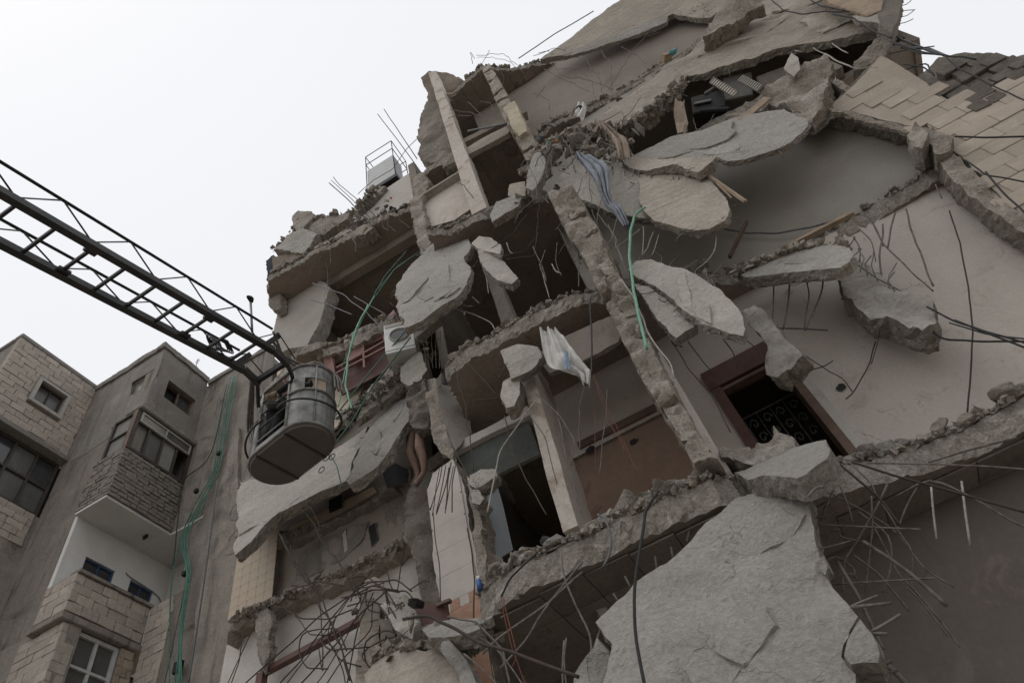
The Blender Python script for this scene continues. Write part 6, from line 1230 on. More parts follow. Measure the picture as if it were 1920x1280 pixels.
bars([[(1030, 118), (1060, 145), (1110, 155), (1150, 168)], [(1020, 130), (1060, 150), (1105, 172)], [(1085, 105), (1090, 130), (1100, 142)], [(1128, 96), (1142, 122), (1146, 172)], [(1165, 88), (1190, 100), (1210, 120)], [(1215, 62), (1180, 110), (1140, 170)], [(1045, 130), (1090, 130), (1125, 138)], [(1005, 185), (1012, 168), (1022, 164)], [(1000, 175), (1025, 190), (1030, 205)], [(1110, 150), (1115, 180), (1125, 190)], [(1240, 60), (1215, 68)], [(1100, 110), (1125, 150), (1128, 172)]], 'thin dusty wire hanging under the top ribbed ceiling', 'wire', 'wires under the top ceiling', 0.008, 'rebar_dusty', 5.7, amp=0.04)
bars([[(842, 206), (880, 210), (900, 218)], [(840, 222), (860, 216), (885, 218)], [(876, 192), (900, 215), (912, 228)], [(900, 190), (920, 194), (932, 222)]], 'thin dusty wire sticking out between the two upper columns', 'wire', 'wires between the upper columns', 0.009, 'rebar_dusty', 5.45, amp=0.02)
bars([[(878, 246), (910, 240), (950, 232)]], 'dark pipe crossing between the two upper columns', 'pipe', None, 0.028, 'wire_grey', 5.35, name='pipe')
bars([[(845, 336), (870, 348), (888, 372)]], 'black cable drooping over the low pink wall at the top', 'cable', None, 0.011, 'wire_black', 5.35)
tang = []
rt2 = random.Random(77)
for i in range(34):
    x, y = rt2.uniform(1000, 1180), rt2.uniform(215, 330); x = x; 
    if y < 250 - (x - 1000) * 0.2: continue
    a = rt2.uniform(0, 6.28); L = rt2.uniform(18, 60)
    tang.append([(x, y), (x + L * 0.5 * math.cos(a) + rt2.uniform(-12, 12), y + L * 0.5 * math.sin(a) + rt2.uniform(-12, 12)), (x + L * math.cos(a), y + L * math.sin(a) + 10)])
bars(tang, 'thin wire in the tangle left of the great tan slab', 'wire', 'tangle by the great tan slab', 0.008, 'rebar_dusty', 5.25, amp=0.05)
tang = []
for i in range(22):
    x, y = rt2.uniform(985, 1140), rt2.uniform(290, 480); a = rt2.uniform(0.8, 2.3); L = rt2.uniform(25, 75)
    tang.append([(x, y), (x + L * 0.5 * math.cos(a) + rt2.uniform(-10, 10), y + L * 0.5 * math.sin(a)), (x + L * math.cos(a), y + L * math.sin(a))])
bars(tang, 'thin wire dangling around the head of the masonry strip', 'wire', 'wires around the masonry strip', 0.007, 'rebar_dusty', 5.0, amp=0.03)
bars([[(1012, 380), (1008, 440), (985, 470), (940, 482)], [(990, 400), (960, 440), (900, 478)], [(1010, 425), (1000, 480), (950, 486)]], 'thin loop of wire in front of the dark middle room', 'wire', 'wire loops in the middle room', 0.007, 'rebar', 5.3)
bars([[(950, 455), (955, 470), (962, 476)], [(1035, 495), (1042, 508), (1052, 512)], [(1012, 495), (1025, 540), (1030, 558)], [(862, 565), (872, 573), (886, 574)], [(885, 556), (898, 568)], [(850, 575), (890, 590), (920, 605), (928, 618)], [(903, 495), (912, 520), (916, 550)]], 'short pale bent bar end in front of the dark middle rooms', 'rebar', 'bar ends in the middle rooms', 0.01, 'wire_pale', 5.4)
# green pipes and blue-grey rods on the left
bars([[(1210, 388), (1192, 402), (1182, 434), (1180, 480), (1188, 545), (1201, 605), (1213, 654)]], 'light green plastic pipe hanging down over the masonry strip', 'pipe', None, 0.02, 'pipe_green', 4.7, name='green_pipe')
bars([[(702, 556), (672, 606), (658, 652), (646, 700), (634, 762)], [(690, 572), (664, 625), (652, 676), (648, 724), (660, 766)]], 'green pipe draped over the torn floor left of the washing machine', 'pipe', 'green pipes over the torn floor', 0.016, 'pipe_green', 5.7, name='green_pipe')
bars([[(762, 470), (720, 520), (690, 575), (670, 620), (640, 690)], [(775, 480), (740, 505), (700, 560), (675, 600)], [(790, 470), (745, 500), (705, 545)]], 'thin green cable hanging from the terrace beside the pale cracked slab', 'cable', 'green cables under the terrace', 0.011, 'wire_green', 5.8)
bars([[(762, 618), (700, 690), (640, 765), (612, 800)], [(770, 632), (700, 722), (660, 790), (625, 836)], [(660, 762), (620, 790), (600, 800)], [(615, 845), (632, 875), (642, 915)]], 'straight green cable slanting across the tiled wall behind the basket', 'cable', 'green cables behind the basket', 0.012, 'wire_green', 5.75)
bars([[(586, 531), (640, 550), (690, 588), (726, 628)], [(584, 562), (620, 572), (660, 590)], [(664, 556), (700, 576), (724, 590)]], 'blue-grey rod poking out of the dark room under the terrace', 'rod', 'rods under the terrace', 0.014, 'wire_grey', 5.75, name='rod')
bars([[(612, 470), (614, 560), (606, 640)], [(606, 540), (612, 590), (600, 625)]], 'thin wire dangling in the open room left of the cabinet', 'wire', 'wires left of the cabinet', 0.006, 'wire_grey', 6.2)
# around the legs and the tiled pier
bars([[(842 + dx, 872 + dy), (836 + dx, 905 + dy), (830 + dx * 1.3 + e, 960 + dy)] for dx, dy, e in ((-12, -4, -8), (-6, 0, -4), (0, 4, -12), (4, -6, 0), (8, 2, -6), (12, 0, 2), (-18, 6, 4))], 'thin wire hanging in front of the white tiled pier', 'wire', 'wires on the tiled pier', 0.007, 'rebar', 5.35)
bars([[(812, 960), (816, 1010), (824, 1060), (826, 1130)]], 'long thin wire down the left of the tiled pier', 'wire', None, 0.008, 'rebar', 5.4)
bars([[(876, 990), (884, 1030), (890, 1090), (888, 1150), (890, 1230)]], 'dark cable down the right edge of the tiled pier', 'cable', None, 0.009, 'rebar', 5.3)
bars([[(790 + i * 9, 620), (796 + i * 7, 655 + (i % 3) * 10), (800 + i * 6, 690)] for i in range(6)], 'thin bar in the cluster right of the washing machine', 'rebar', 'bars by the washing machine', 0.005, 'rebar_dusty', 5.4)
# wires in the room with the column
bars([[(1106, 560), (1109, 620), (1110, 700)]], 'taut black cable hanging in front of the terracotta room', 'cable', None, 0.012, 'wire_black', 4.9)
bars([[(1112, 700), (1140, 765), (1165, 820), (1196, 886)], [(1110, 705), (1136, 770), (1172, 850)]], 'thin reddish wire fanning down to the rubble in the terracotta room', 'wire', 'fanning wires in the terracotta room', 0.0045, 'wire_red', 4.95)
bars([[(1113, 720), (1115, 800), (1117, 892)]], 'thin red wire hanging straight behind the tall boulder', 'wire', None, 0.0045, 'wire_red', 5.1)
bars([[(1098, 720), (1086, 760), (1084, 860)], [(1138, 730), (1134, 800), (1122, 895)], [(1000, 735), (1050, 780), (1076, 825), (1070, 872)], [(1045, 770), (1060, 850), (1090, 960)], [(985, 765), (1022, 820), (1032, 860), (1044, 906)]], 'thin pale wire hanging by the column in the terracotta room', 'wire', 'wires by the column', 0.007, 'rebar_dusty', 5.0)
bars([[(1008, 746), (988, 772), (958, 815), (938, 845), (926, 900), (914, 960)]], 'bent pale cable arching over the green-grey wall', 'cable', None, 0.01, 'wire_pale', 5.1)
bars([[(946, 780), (955, 820), (970, 865), (1000, 920), (1025, 965)], [(852, 690), (868, 740), (882, 830), (888, 884)], [(850, 838), (866, 870), (880, 895)], [(876, 680), (905, 710), (930, 740)], [(884, 751), (910, 748), (936, 746)], [(934, 712), (944, 692), (952, 680)], [(1012, 672), (1004, 695), (980, 716)]], 'thin dark wire crossing the room left of the pale column', 'wire', 'wires left of the column', 0.008, 'rebar', 5.1)
bars([[(1166, 525), (1185, 552), (1200, 585), (1214, 622), (1232, 650), (1256, 680), (1264, 708)]], 'white wire curling beside the green pipe', 'wire', None, 0.009, 'wire_pale', 4.72)
bars([[(1182, 515), (1196, 560), (1204, 610)], [(1260, 640), (1290, 690), (1330, 735), (1370, 810)], [(1290, 640), (1320, 680), (1342, 705)], [(1356, 636), (1374, 660), (1384, 690)], [(1392, 632), (1420, 655), (1432, 680)], [(1250, 610), (1262, 645), (1280, 650)]], 'thin dark wire hanging under the smooth grey slab', 'wire', 'wires under the grey slab', 0.008, 'rebar', 5.3)
bars([[(1140, 420), (1160, 470), (1185, 540), (1200, 580)], [(1120, 400), (1150, 440), (1165, 490)], [(1200, 430), (1175, 450), (1130, 480)], [(1160, 400), (1145, 450), (1125, 470)], [(1206, 425), (1206, 455), (1204, 480)], [(1225, 435), (1214, 465), (1204, 478)], [(1235, 440), (1228, 465), (1222, 480)], [(1343, 440), (1340, 468), (1325, 490), (1305, 506)]], 'thin pale wire in the dark gap below the layered tan slab', 'wire', 'wires below the tan slab', 0.008, 'wire_pale', 5.35)
# right wall
bars([[(1352, 428), (1400, 437), (1460, 437), (1520, 426), (1572, 412)]], 'grey cable sagging across the upper grey wall', 'cable', None, 0.014, 'wire_grey', 6.4)
bars([[(1452, 528), (1450, 565), (1447, 602)], [(1481, 526), (1477, 570), (1468, 618)], [(1513, 530), (1517, 552), (1511, 590), (1508, 618)], [(1544, 522), (1540, 548), (1526, 582), (1510, 620)]], 'dusty bar hanging from the flat slab on the second floor edge', 'rebar', 'bars under the flat slab', 0.012, 'rebar_dusty', 6.0)
bars([[(1456, 615), (1500, 616), (1552, 619)]], 'straight dark bar lying across the hanging bars by the plaster wall', 'rebar', None, 0.01, 'rebar', 6.0)
bars([[(1699, 392), (1712, 440), (1732, 490), (1750, 536)], [(1655, 420), (1649, 480), (1653, 520)], [(1679, 398), (1670, 430), (1664, 466)], [(1636, 418), (1655, 455), (1690, 490), (1732, 530), (1750, 546)], [(1600, 444), (1612, 465), (1612, 490)], [(1632, 408), (1648, 440), (1656, 462)], [(1612, 430), (1632, 450), (1642, 490)], [(1754, 346), (1760, 360), (1766, 372)]], 'dusty bent bar hanging from the narrow stub on the plaster wall', 'rebar', 'bars on the plaster wall', 0.011, 'rebar_dusty', 6.2)
bars([[(1780, 395), (1800, 455), (1816, 540), (1824, 620), (1820, 700), (1814, 772)]], 'long thin wire hanging down the middle of the plaster wall', 'wire', None, 0.009, 'rebar', 6.35)
bars([[(1651, 596), (1646, 640), (1634, 682)], [(1600, 492), (1660, 530), (1700, 552)]], 'thin wire holding the dangling concrete lump', 'wire', 'wires on the dangling lump', 0.008, 'rebar', 6.1)
bars([[(1738, 575), (1790, 602), (1850, 622), (1930, 645)], [(1790, 600), (1860, 628), (1930, 655)], [(1745, 618), (1770, 635), (1840, 640), (1930, 640)], [(1780, 605), (1850, 626), (1930, 636)]], 'black cable running off right from the dangling concrete lump', 'cable', 'cables off to the right', 0.012, 'wire_black', 5.9)
bars([[(1494, 654), (1540, 686), (1580, 710), (1598, 734)], [(1642, 640), (1630, 682), (1600, 735), (1586, 748)], [(1480, 690), (1520, 692), (1545, 686), (1562, 676)]], 'thin wire on the plaster wall right of the doorway', 'wire', 'wires right of the doorway', 0.008, 'rebar', 6.3)
bars([[(1690, 90), (1740, 92), (1780, 108), (1822, 118)], [(1672, 66), (1740, 95), (1820, 116)]], 'thick grey cable leaving the top right corner across the sky', 'cable', 'thick cables at the top right', 0.026, 'wire_grey', 6.2)
bars([[(1672, 80), (1720, 100), (1770, 104), (1800, 130), (1860, 160), (1930, 192)], [(1670, 78), (1730, 98), (1830, 112)], [(1692, 120), (1730, 126), (1752, 142)], [(1700, 130), (1735, 120), (1748, 138)], [(1664, 102), (1710, 92), (1752, 87)]], 'thin black cable drooping over the stone facade at the top right', 'cable', 'thin cables at the top right', 0.013, 'wire_black', 5.95)
bars([[(1440, -5), (1470, 20), (1505, 27), (1545, 22), (1592, 22)], [(1560, 27), (1600, 34), (1640, 60), (1672, 72)], [(1512, -4), (1540, 12), (1585, 20)]], 'black cable lying across the great tan slab', 'cable', 'cables on the tan slab', 0.013, 'wire_black', 5.75)
bars([[(1810, 300), (1850, 328), (1925, 342)], [(1848, 322), (1880, 360), (1925, 404)], [(1790, 256), (1850, 258), (1925, 256)]], 'black cable at the right edge below the stone facade', 'cable', 'cables at the right edge', 0.014, 'wire_black', 5.9)
bars([[(1480, 218), (1510, 205), (1535, 196)], [(1490, 240), (1530, 226), (1550, 224)], [(1515, 242), (1545, 236), (1568, 238)], [(1535, 205), (1530, 225), (1520, 245)]], 'dark bar sticking out at the right tip of the wing-shaped slab', 'rebar', 'bars at the wing slab tip', 0.01, 'rebar', 6.1)
bars([[(1525, 90), (1560, 108), (1600, 128)], [(1545, 102), (1575, 118), (1606, 130)], [(1490, 95), (1505, 98)], [(1560, 82), (1590, 100)], [(1610, 130), (1630, 126), (1645, 127)], [(1565, 155), (1567, 145)]], 'pale bar end hanging under the right of the tan slab', 'rebar', 'bar ends under the tan slab', 0.01, 'wire_pale', 5.95)
# bottom right thicket
bars([[(1598, 866), (1680, 892), (1800, 925), (1930, 962)], [(1560, 858), (1610, 900), (1650, 935), (1690, 988)]], 'long dark bar fanning out below the right floor edge', 'rebar', 'dark bars below the right floor edge', 0.012, 'rebar', 5.2)
bars([[(1626, 868), (1760, 870), (1850, 874), (1930, 880)], [(1740, 866), (1820, 842), (1906, 820)], [(1524, 982), (1620, 987), (1726, 992)], [(1560, 1095), (1640, 1090), (1755, 1083)]], 'straight thin bar crossing the thicket below the right floor edge', 'rebar', 'straight bars in the right thicket', 0.0095, 'rebar_dusty', 5.0)
bars([[(1592, 866), (1640, 908), (1672, 965), (1700, 1030), (1710, 1090), (1750, 1150), (1800, 1212)], [(1520, 925), (1560, 920), (1620, 950), (1670, 992), (1740, 1060), (1790, 1100)], [(1588, 870), (1560, 930), (1538, 976)], [(1560, 880), (1580, 930), (1600, 980)], [(1720, 912), (1700, 950), (1680, 1000)], [(1665, 905), (1630, 975), (1590, 1060), (1580, 1110)], [(1634, 930), (1634, 990), (1622, 1110)], [(1532, 1008), (1562, 997), (1590, 1002), (1620, 1016)], [(1545, 1052), (1572, 1042), (1592, 1056), (1602, 1080)], [(1557, 1092), (1588, 1077), (1606, 1078), (1608, 1086)], [(1640, 990), (1660, 1040), (1690, 1080), (1765, 1165)], [(1680, 930), (1740, 905), (1820, 935), (1925, 990)], [(1600, 1040), (1650, 1080), (1705, 1145)], [(1610, 960), (1660, 1000), (1680, 1060), (1655, 1110)], [(1700, 1100), (1740, 1145), (1775, 1190)]], 'curling bent bar in the thicket right of the largest slab', 'rebar', 'bent bars in the right thicket', 0.009, 'rebar_dusty', 5.3, amp=0.02)
bars([[(1746, 912), (1750, 960), (1756, 1010)], [(1803, 902), (1810, 960), (1819, 1022)]], 'short straight pale bar hanging below the right floor', 'rebar', 'pale hanging bars', 0.011, 'wire_pale', 5.5)
bars([[(1618, 1014), (1680, 1055), (1725, 1090), (1775, 1135)], [(1570, 1052), (1610, 1120), (1655, 1216)], [(1645, 1230), (1680, 1262), (1720, 1300)], [(1640, 1225), (1690, 1270), (1705, 1300)]], 'thick pale pipe slanting right of the largest slab', 'pipe', 'thick pipes right of the largest slab', 0.017, 'rebar_dusty', 5.0, name='pipe')
bars([[(1594, 1138), (1672, 1130)], [(1596, 1136), (1620, 1126), (1646, 1116)], [(1634, 1184), (1662, 1168), (1688, 1152)], [(1634, 1187), (1664, 1188)], [(1602, 1276), (1640, 1254), (1672, 1238)], [(1602, 1278), (1650, 1264), (1684, 1256)], [(1516, 930), (1530, 915), (1545, 912)]], 'short bar stub sticking out of the right edge of the largest slab', 'rebar', 'bar stubs on the largest slab', 0.011, 'rebar_dusty', 4.5)
bars([[(1235, 920), (1212, 955), (1200, 1030), (1190, 1100), (1191, 1180), (1200, 1240), (1212, 1300)]], 'thick dark cable hanging over the face of the largest slab', 'cable', None, 0.014, 'wire_black', 4.0, name='thick_cable')
bars([[(1120, 964), (1136, 975), (1146, 1010), (1142, 1040), (1131, 1062)]], 'short thick bent cable under the floor edge by the largest slab', 'cable', None, 0.015, 'wire_grey', 4.8, name='thick_cable')
bars([[(1294, 985), (1288, 1015)], [(1258, 1025), (1262, 1045)], [(1228, 1042), (1232, 1068)], [(1318, 970), (1325, 985)], [(1172, 1080), (1182, 1100)], [(1150, 1112), (1160, 1128)]], 'short bar joining the floor to the upper edge of the largest slab', 'rebar', 'bars above the largest slab', 0.011, 'rebar_dusty', 5.1)
# bottom middle and left
bars([[(756, 1160), (800, 1154), (850, 1176), (900, 1205), (960, 1222), (1020, 1245), (1085, 1268)]], 'long bar bowing across the gully under the floor', 'rebar', None, 0.014, 'rebar', 4.5)
bars([[(1092, 1052), (1030, 1130), (985, 1200), (938, 1252)], [(1092, 1072), (1000, 1150), (930, 1200), (905, 1225)], [(1052, 1035), (1058, 1080), (1080, 1135), (1106, 1190), (1108, 1240), (1100, 1300)], [(1130, 1170), (1112, 1220), (1096, 1285)], [(1058, 1200), (1055, 1250), (1056, 1300)], [(1062, 1195), (1058, 1240), (1064, 1300)], [(880, 1180), (930, 1215), (965, 1260), (990, 1300)], [(840, 1155), (890, 1165), (940, 1215), (958, 1290)], [(870, 1225), (900, 1250), (940, 1290)]], 'thin bar in the dark gully under the floor', 'rebar', 'bars in the gully', 0.01, 'rebar_dusty', 4.7)
bars([[(939, 1118), (948, 1165), (962, 1220), (970, 1240), (990, 1300)], [(942, 1118), (955, 1170), (968, 1225), (960, 1250)]], 'red twin wire hanging from the floor edge into the gully', 'wire', 'red wires in the gully', 0.005, 'wire_red', 4.6)
bars([[(1000, 1042), (960, 1080), (946, 1105), (940, 1118)]], 'dark cord on the rubble ending at the red wires', 'cable', None, 0.012, 'wire_black', 4.75)
arcs = [[(455, 1285), (520, 1222), (600, 1152), (655, 1108), (690, 1092), (740, 1090), (772, 1108)], [(520, 1285), (560, 1240), (610, 1172), (655, 1118), (700, 1096), (745, 1106)], [(528, 1005), (556, 1060), (600, 1112), (632, 1190), (662, 1285)], [(524, 1000), (548, 1045), (592, 1098), (625, 1182), (656, 1275)], [(676, 1098), (690, 1074), (705, 1066), (725, 1066), (735, 1082), (736, 1104)], [(535, 1285), (600, 1195), (640, 1135), (668, 1104), (720, 1092)], [(590, 1285), (640, 1210), (670, 1150), (690, 1100)], [(610, 1285), (640, 1240), (690, 1180), (700, 1120)], [(545, 1020), (548, 1060), (590, 1110), (604, 1180), (605, 1250)], [(575, 965), (620, 1040), (660, 1090), (676, 1125)], [(598, 1215), (600, 1250), (606, 1256)], [(700, 1110), (670, 1170), (660, 1230), (650, 1285)], [(560, 1285), (620, 1220), (680, 1150), (730, 1102)], [(640, 1120), (700, 1104), (760, 1112), (790, 1140)], [(620, 1160), (612, 1200), (640, 1250), (648, 1285)], [(740, 1215), (756, 1190), (770, 1182)], [(738, 1192), (748, 1225)], [(770, 1104), (800, 1095), (806, 1090)], [(666, 1140), (668, 1120), (664, 1100)]]
rc = random.Random(12)
for i in range(12):
    cx, cy, rx, ry, ph = rc.uniform(600, 740), rc.uniform(1110, 1230), rc.uniform(25, 75), rc.uniform(20, 70), rc.uniform(0, 6)
    arcs.append([(cx + rx * math.cos(ph + t * 0.8), cy + ry * math.sin(ph + t * 0.8) + t * 3) for t in range(rc.randrange(4, 8))])
bars(arcs, 'bent black bar in the looping bundle at the bottom left', 'rebar', 'looping bars at the bottom left', 0.0085, 'rebar', 5.1, amp=0.02)
bars([[(560, 940), (590, 985), (640, 1060), (668, 1120)], [(575, 935), (602, 990)], [(478, 1170), (450, 1230), (425, 1285)], [(455, 1190), (448, 1240), (430, 1290)], [(760, 1020), (752, 1060), (745, 1110)]], 'thin taut wire on the white wall at the bottom left', 'wire', 'wires on the white wall', 0.007, 'rebar', 6.0)
wh = rock('insulator', P(666, 1145, 5.1), (0.1, 0.1, 0.13), 'rebar_dusty' if False else 'edge', 4, label='small dark knob hanging on a wire among the looping bars', cat='insulator')

tie = random.Random(31)
for lab, grp, seg, Ya, up, Yb, n_ in (('thin bar tying the smooth grey slab to the second floor', 'ties of the grey slab', ((1200, 494), (1350, 545)), 5.32, 42, 5.6, 9), ('thin bar tying the layered tan slab to the floor above', 'ties of the tan slab', ((1060, 318), (1330, 336)), 5.45, 38, 5.8, 12), ('thin bar tying the wing-shaped slab to the void above', 'ties of the wing slab', ((1280, 254), (1470, 210)), 5.78, 30, 6.2, 9), ('thin bar tying the pale cracked slab to the third floor', 'ties of the cracked slab', ((790, 482), (875, 440)), 5.52, 30, 5.8, 7), ('thin bar tying the dangling lump to the floor stub', 'ties of the dangling lump', ((1590, 492), (1690, 548)), 6.05, 50, 6.25, 6), ('thin bar under the great tan slab edge', 'bars under the great slab edge', ((1120, 262), (1290, 150)), 5.7, -22, 5.75, 9), ('thin bar under the torn terrace edge', 'bars under the terrace edge', ((520, 508), (770, 388)), 6.0, -34, 6.1, 10)):
    its = []
    for i in range(n_):
        t = (i + tie.random()) / n_; x = seg[0][0] + (seg[1][0] - seg[0][0]) * t; y = seg[0][1] + (seg[1][1] - seg[0][1]) * t; u = up * tie.uniform(0.5, 1.2)
        its.append([(x, y + (4 if up > 0 else -2), Ya), (x + tie.uniform(-12, 12), y - u * 0.5, (Ya + Yb) / 2), (x + tie.uniform(-16, 16), y - u, Yb)])
    bars(its, lab, 'rebar', grp, 0.009, 'rebar_dusty', Ya, amp=0.01)
# ------------------------------------------------------------------ cloths and belongings
def drape(name, rows, mat, label, cat='cloth', folds=5, amp=0.04, nx=26, k=5, parent=None, wild=0.0):
    """hanging cloth: rows of (left px, right px, Y) from top to bottom, rippled"""
    L = spline([P(*r[0], r[2]) for r in rows], k); R = spline([P(*r[1], r[2]) for r in rows], k); V, F = [], []
    rr = random.Random(len(label or name)); ph = rr.uniform(0, 6)
    for j, (a, b) in enumerate(zip(L, R)):
        for i in range(nx):
            t = i / (nx - 1); p = a + (b - a) * t
            d = amp * (math.sin(t * folds * 6.28 + ph + 0.12 * j) + 0.5 * math.sin(t * folds * 13 + j * 0.3)) + wild * noise.fractal(p * 3.0, 0.9, 2, 3)
            V.append(p + Vector((0.3 * d, -d, 0.2 * d)))
    n = len(L); N = len(V)
    V += [v + Vector((0.004, 0.006, 0)) for v in V]
    for j in range(n - 1):
        for i in range(nx - 1):
            a = j * nx + i; F += [(a, a + 1, a + nx + 1, a + nx), (N + a, N + a + nx, N + a + nx + 1, N + a + 1)]
    o = mk(name, V, F, M[mat], parent, smooth=True); return tag(o, label, cat) if label else o
sk = drape('woven_sack', [((1013, 622), (1040, 614), 4.98), ((1016, 640), (1054, 632), 4.95), ((1020, 664), (1072, 654), 4.93), ((1032, 690), (1086, 672), 4.92), ((1064, 694), (1100, 686), 4.92), ((1080, 698), (1106, 694), 4.92), ((1092, 716), (1104, 722), 4.95)], 'cloth_white', 'white woven sack with a blue stripe snagged below the second floor', 'sack', 2, 0.03, wild=0.05)
drape('stripe', [((1058, 660), (1064, 658), 4.88), ((1056, 676), (1066, 674), 4.87), ((1060, 692), (1070, 690), 4.87)], 'cloth_blue', None, parent=sk, folds=1, amp=0.01, nx=6)
drape('grey_cloth', [((1076, 284), (1100, 288), 5.2), ((1096, 312), (1138, 312), 5.15), ((1116, 340), (1142, 336), 5.12), ((1130, 372), (1146, 368), 5.1), ((1152, 400), (1164, 390), 5.1), ((1168, 424), (1182, 420), 5.1)], 'cloth_grey', 'blue-grey cloth draped down over the smooth slab near the top', 'cloth', 3, 0.035, wild=0.06)
drape('tan_cloth', [((1112, 226), (1126, 230), 5.3), ((1134, 246), (1158, 246), 5.28), ((1150, 266), (1176, 264), 5.25), ((1160, 290), (1180, 292), 5.25)], 'cloth_tan', 'tan torn cloth hanging in the tangle beside the great slab', 'cloth', 2, 0.03, wild=0.06)
drape('pale_rag', [((1082, 192), (1096, 188), 5.3), ((1080, 204), (1100, 206), 5.28), ((1076, 218), (1092, 222), 5.28)], 'cloth_white', 'pale rag bunched at the top of the wire tangle', 'cloth', 2, 0.03, nx=14, wild=0.06)
bag = rock('cyan_bag', P(1262, 98, 5.5), (0.3, 0.2, 0.14), 'cyan_plastic', 3, label='crumpled cyan plastic bag on the edge of the great tan slab', cat='plastic bag')
obox('cardboard_box', P(1250, 108, 5.52), 0.18, 0.14, 0.1, M['wood_tan'], None, Vector((0.86, 0.4, 0.3)).normalized(), Vector((-0.42, 0.9, 0)).normalized(), Vector((-0.27, -0.13, 0.95)).normalized())
tag(bpy.context.scene.objects['cardboard_box'], 'tan cardboard box under the cyan plastic bag', 'box')
for i, (x, y, Y, s, m_, lab, c_) in enumerate(((1014, 258, 5.2, 0.08, 'blue_plastic', 'crumpled blue plastic scrap in the upper wire tangle', 'plastic scrap'), (1044, 265, 5.2, 0.09, 'orange_plastic', 'small orange plastic scrap in the upper wire tangle', 'plastic scrap'), (1028, 268, 5.2, 0.08, 'pipe_green', 'small green plastic scrap beside the orange scrap', 'plastic scrap'), (1085, 206, 5.35, 0.2, 'cloth_dark', 'dark bundle beside the pale rag at the top', 'bundle'), (733, 371, 6.2, 0.08, 'red_plastic', 'small red flower pot bundle on the white terrace wall', 'flower pot'), (1030, 1020, 4.98, 0.26, 'green_sheet', 'green cushion half buried in the rubble below the blue door', 'cushion'), (985, 1046, 4.93, 0.05, 'blue_plastic', 'small blue scrap on the rubble below the blue door', 'plastic scrap'))):
    rock('scrap' if i < 3 else c_.replace(' ', '_'), P(x, y, Y), (s, s * 0.8, s * (0.5 if i == 5 else 0.8)), m_, i + 2, label=lab, cat=c_)
for i in range(9):
    r_ = random.Random(i); rock('bundle_item', P(716 + r_.uniform(0, 28), 372 + r_.uniform(0, 26), 6.15), 0.1 + 0.06 * r_.random(), ['wire_grey', 'cloth_white', 'cloth_dark'][i % 3], i, label='small item in the heap of belongings on the white terrace wall', cat='belonging', group='belongings on the terrace')
bt = root('blue_bottle', P(898, 1104, 4.95), 'small blue plastic bottle at the left end of the broken floor', 'bottle')
a, b = P(900, 1106, 4.95), P(896, 1080, 4.95); tube('bottle_body', [a, a + (b - a) * 0.7], 0.025, M['blue_plastic'], bt, sides=10, smooth_path=False); tube('bottle_cap', [a + (b - a) * 0.72, b], 0.016, M['cloth_white'], bt, sides=10, smooth_path=False)
# washing machine on the torn floor
wm_o = P(757, 668, 6.0); wu, wv = Vector((0.94, 0.34, 0)), Vector((0, 0, 1)); wn_ = Vector((0.34, -0.94, 0))
wm = root('washing_machine', wm_o, 'white front-loading washing machine perched on the torn floor edge', 'washing machine')
obox('cabinet', wm_o + wv * 0.3, 0.5, 0.45, 0.72, M['appliance'], wm, wu, wn_, wv, bev=0.015)
cc = wm_o + wv * 0.3 + wn_ * 0.235
tube('door_ring', [cc + wu * (0.16 * math.cos(t)) + wv * (0.16 * math.sin(t)) for t in [i * math.pi / 10 for i in range(20)]], 0.02, M['frame_grey'], wm, closed=True)
V = [cc + wu * (0.15 * math.cos(t)) + wv * (0.15 * math.sin(t)) for t in [i * math.pi / 10 for i in range(20)]]; mk('door_glass', V, [tuple(range(20))], M['glass'], wm)
obox('control_panel', wm_o + wv * 0.6 + wn_ * 0.23, 0.46, 0.012, 0.08, M['frame_grey'], wm, wu, wn_, wv)
obox('plinth', wm_o - wv * 0.085, 0.48, 0.43, 0.05, M['appliance'], wm, wu, wn_, wv)
# dusty red metal shelving across the same floor
sh = root('metal_shelving', P(690, 680, 6.25), 'dusty red metal shelf frame with cubby boxes on the torn floor edge', 'shelving')
def shp(x, y): return P(x, y, 6.2)
for (x0, y0, x1, y1) in ((622, 668, 632, 722), (632, 700, 782, 620), (628, 668, 724, 612), (680, 614, 684, 690), (716, 602, 722, 640), (684, 662, 722, 640), (632, 690, 680, 664)):
    bar('shelf_rail', shp(x0, y0), shp(x1, y1), 0.05, 0.035, M['metal_pink'], sh)
plate('shelf_panel', [(645, 652), (674, 630), (682, 660), (650, 678)], front_plane(6.18), 0.03, M['metal_pink'], sh, rough=0.005, edge=0, jagged=False)
plate('shelf_panel', [(684, 626), (716, 612), (720, 632), (684, 650)], front_plane(6.24), 0.03, M['metal_pink'], sh, rough=0.005, edge=0, jagged=False)
plate('shelf_panel', [(718, 604), (738, 580), (752, 608), (728, 626)], front_plane(6.16), 0.03, M['metal_pink'], sh, rough=0.005, edge=0, jagged=False)
plate('shelf_back', [(624, 672), (724, 608), (784, 600), (786, 660), (640, 740)], front_plane(6.36), 0.03, M['wood_red'], sh, rough=0.005, edge=0, jagged=False)
plate('shelf_panel', [(605, 664), (626, 656), (628, 700), (612, 706)], front_plane(6.2), 0.03, M['metal_pink'], sh, rough=0.005, edge=0, jagged=False)
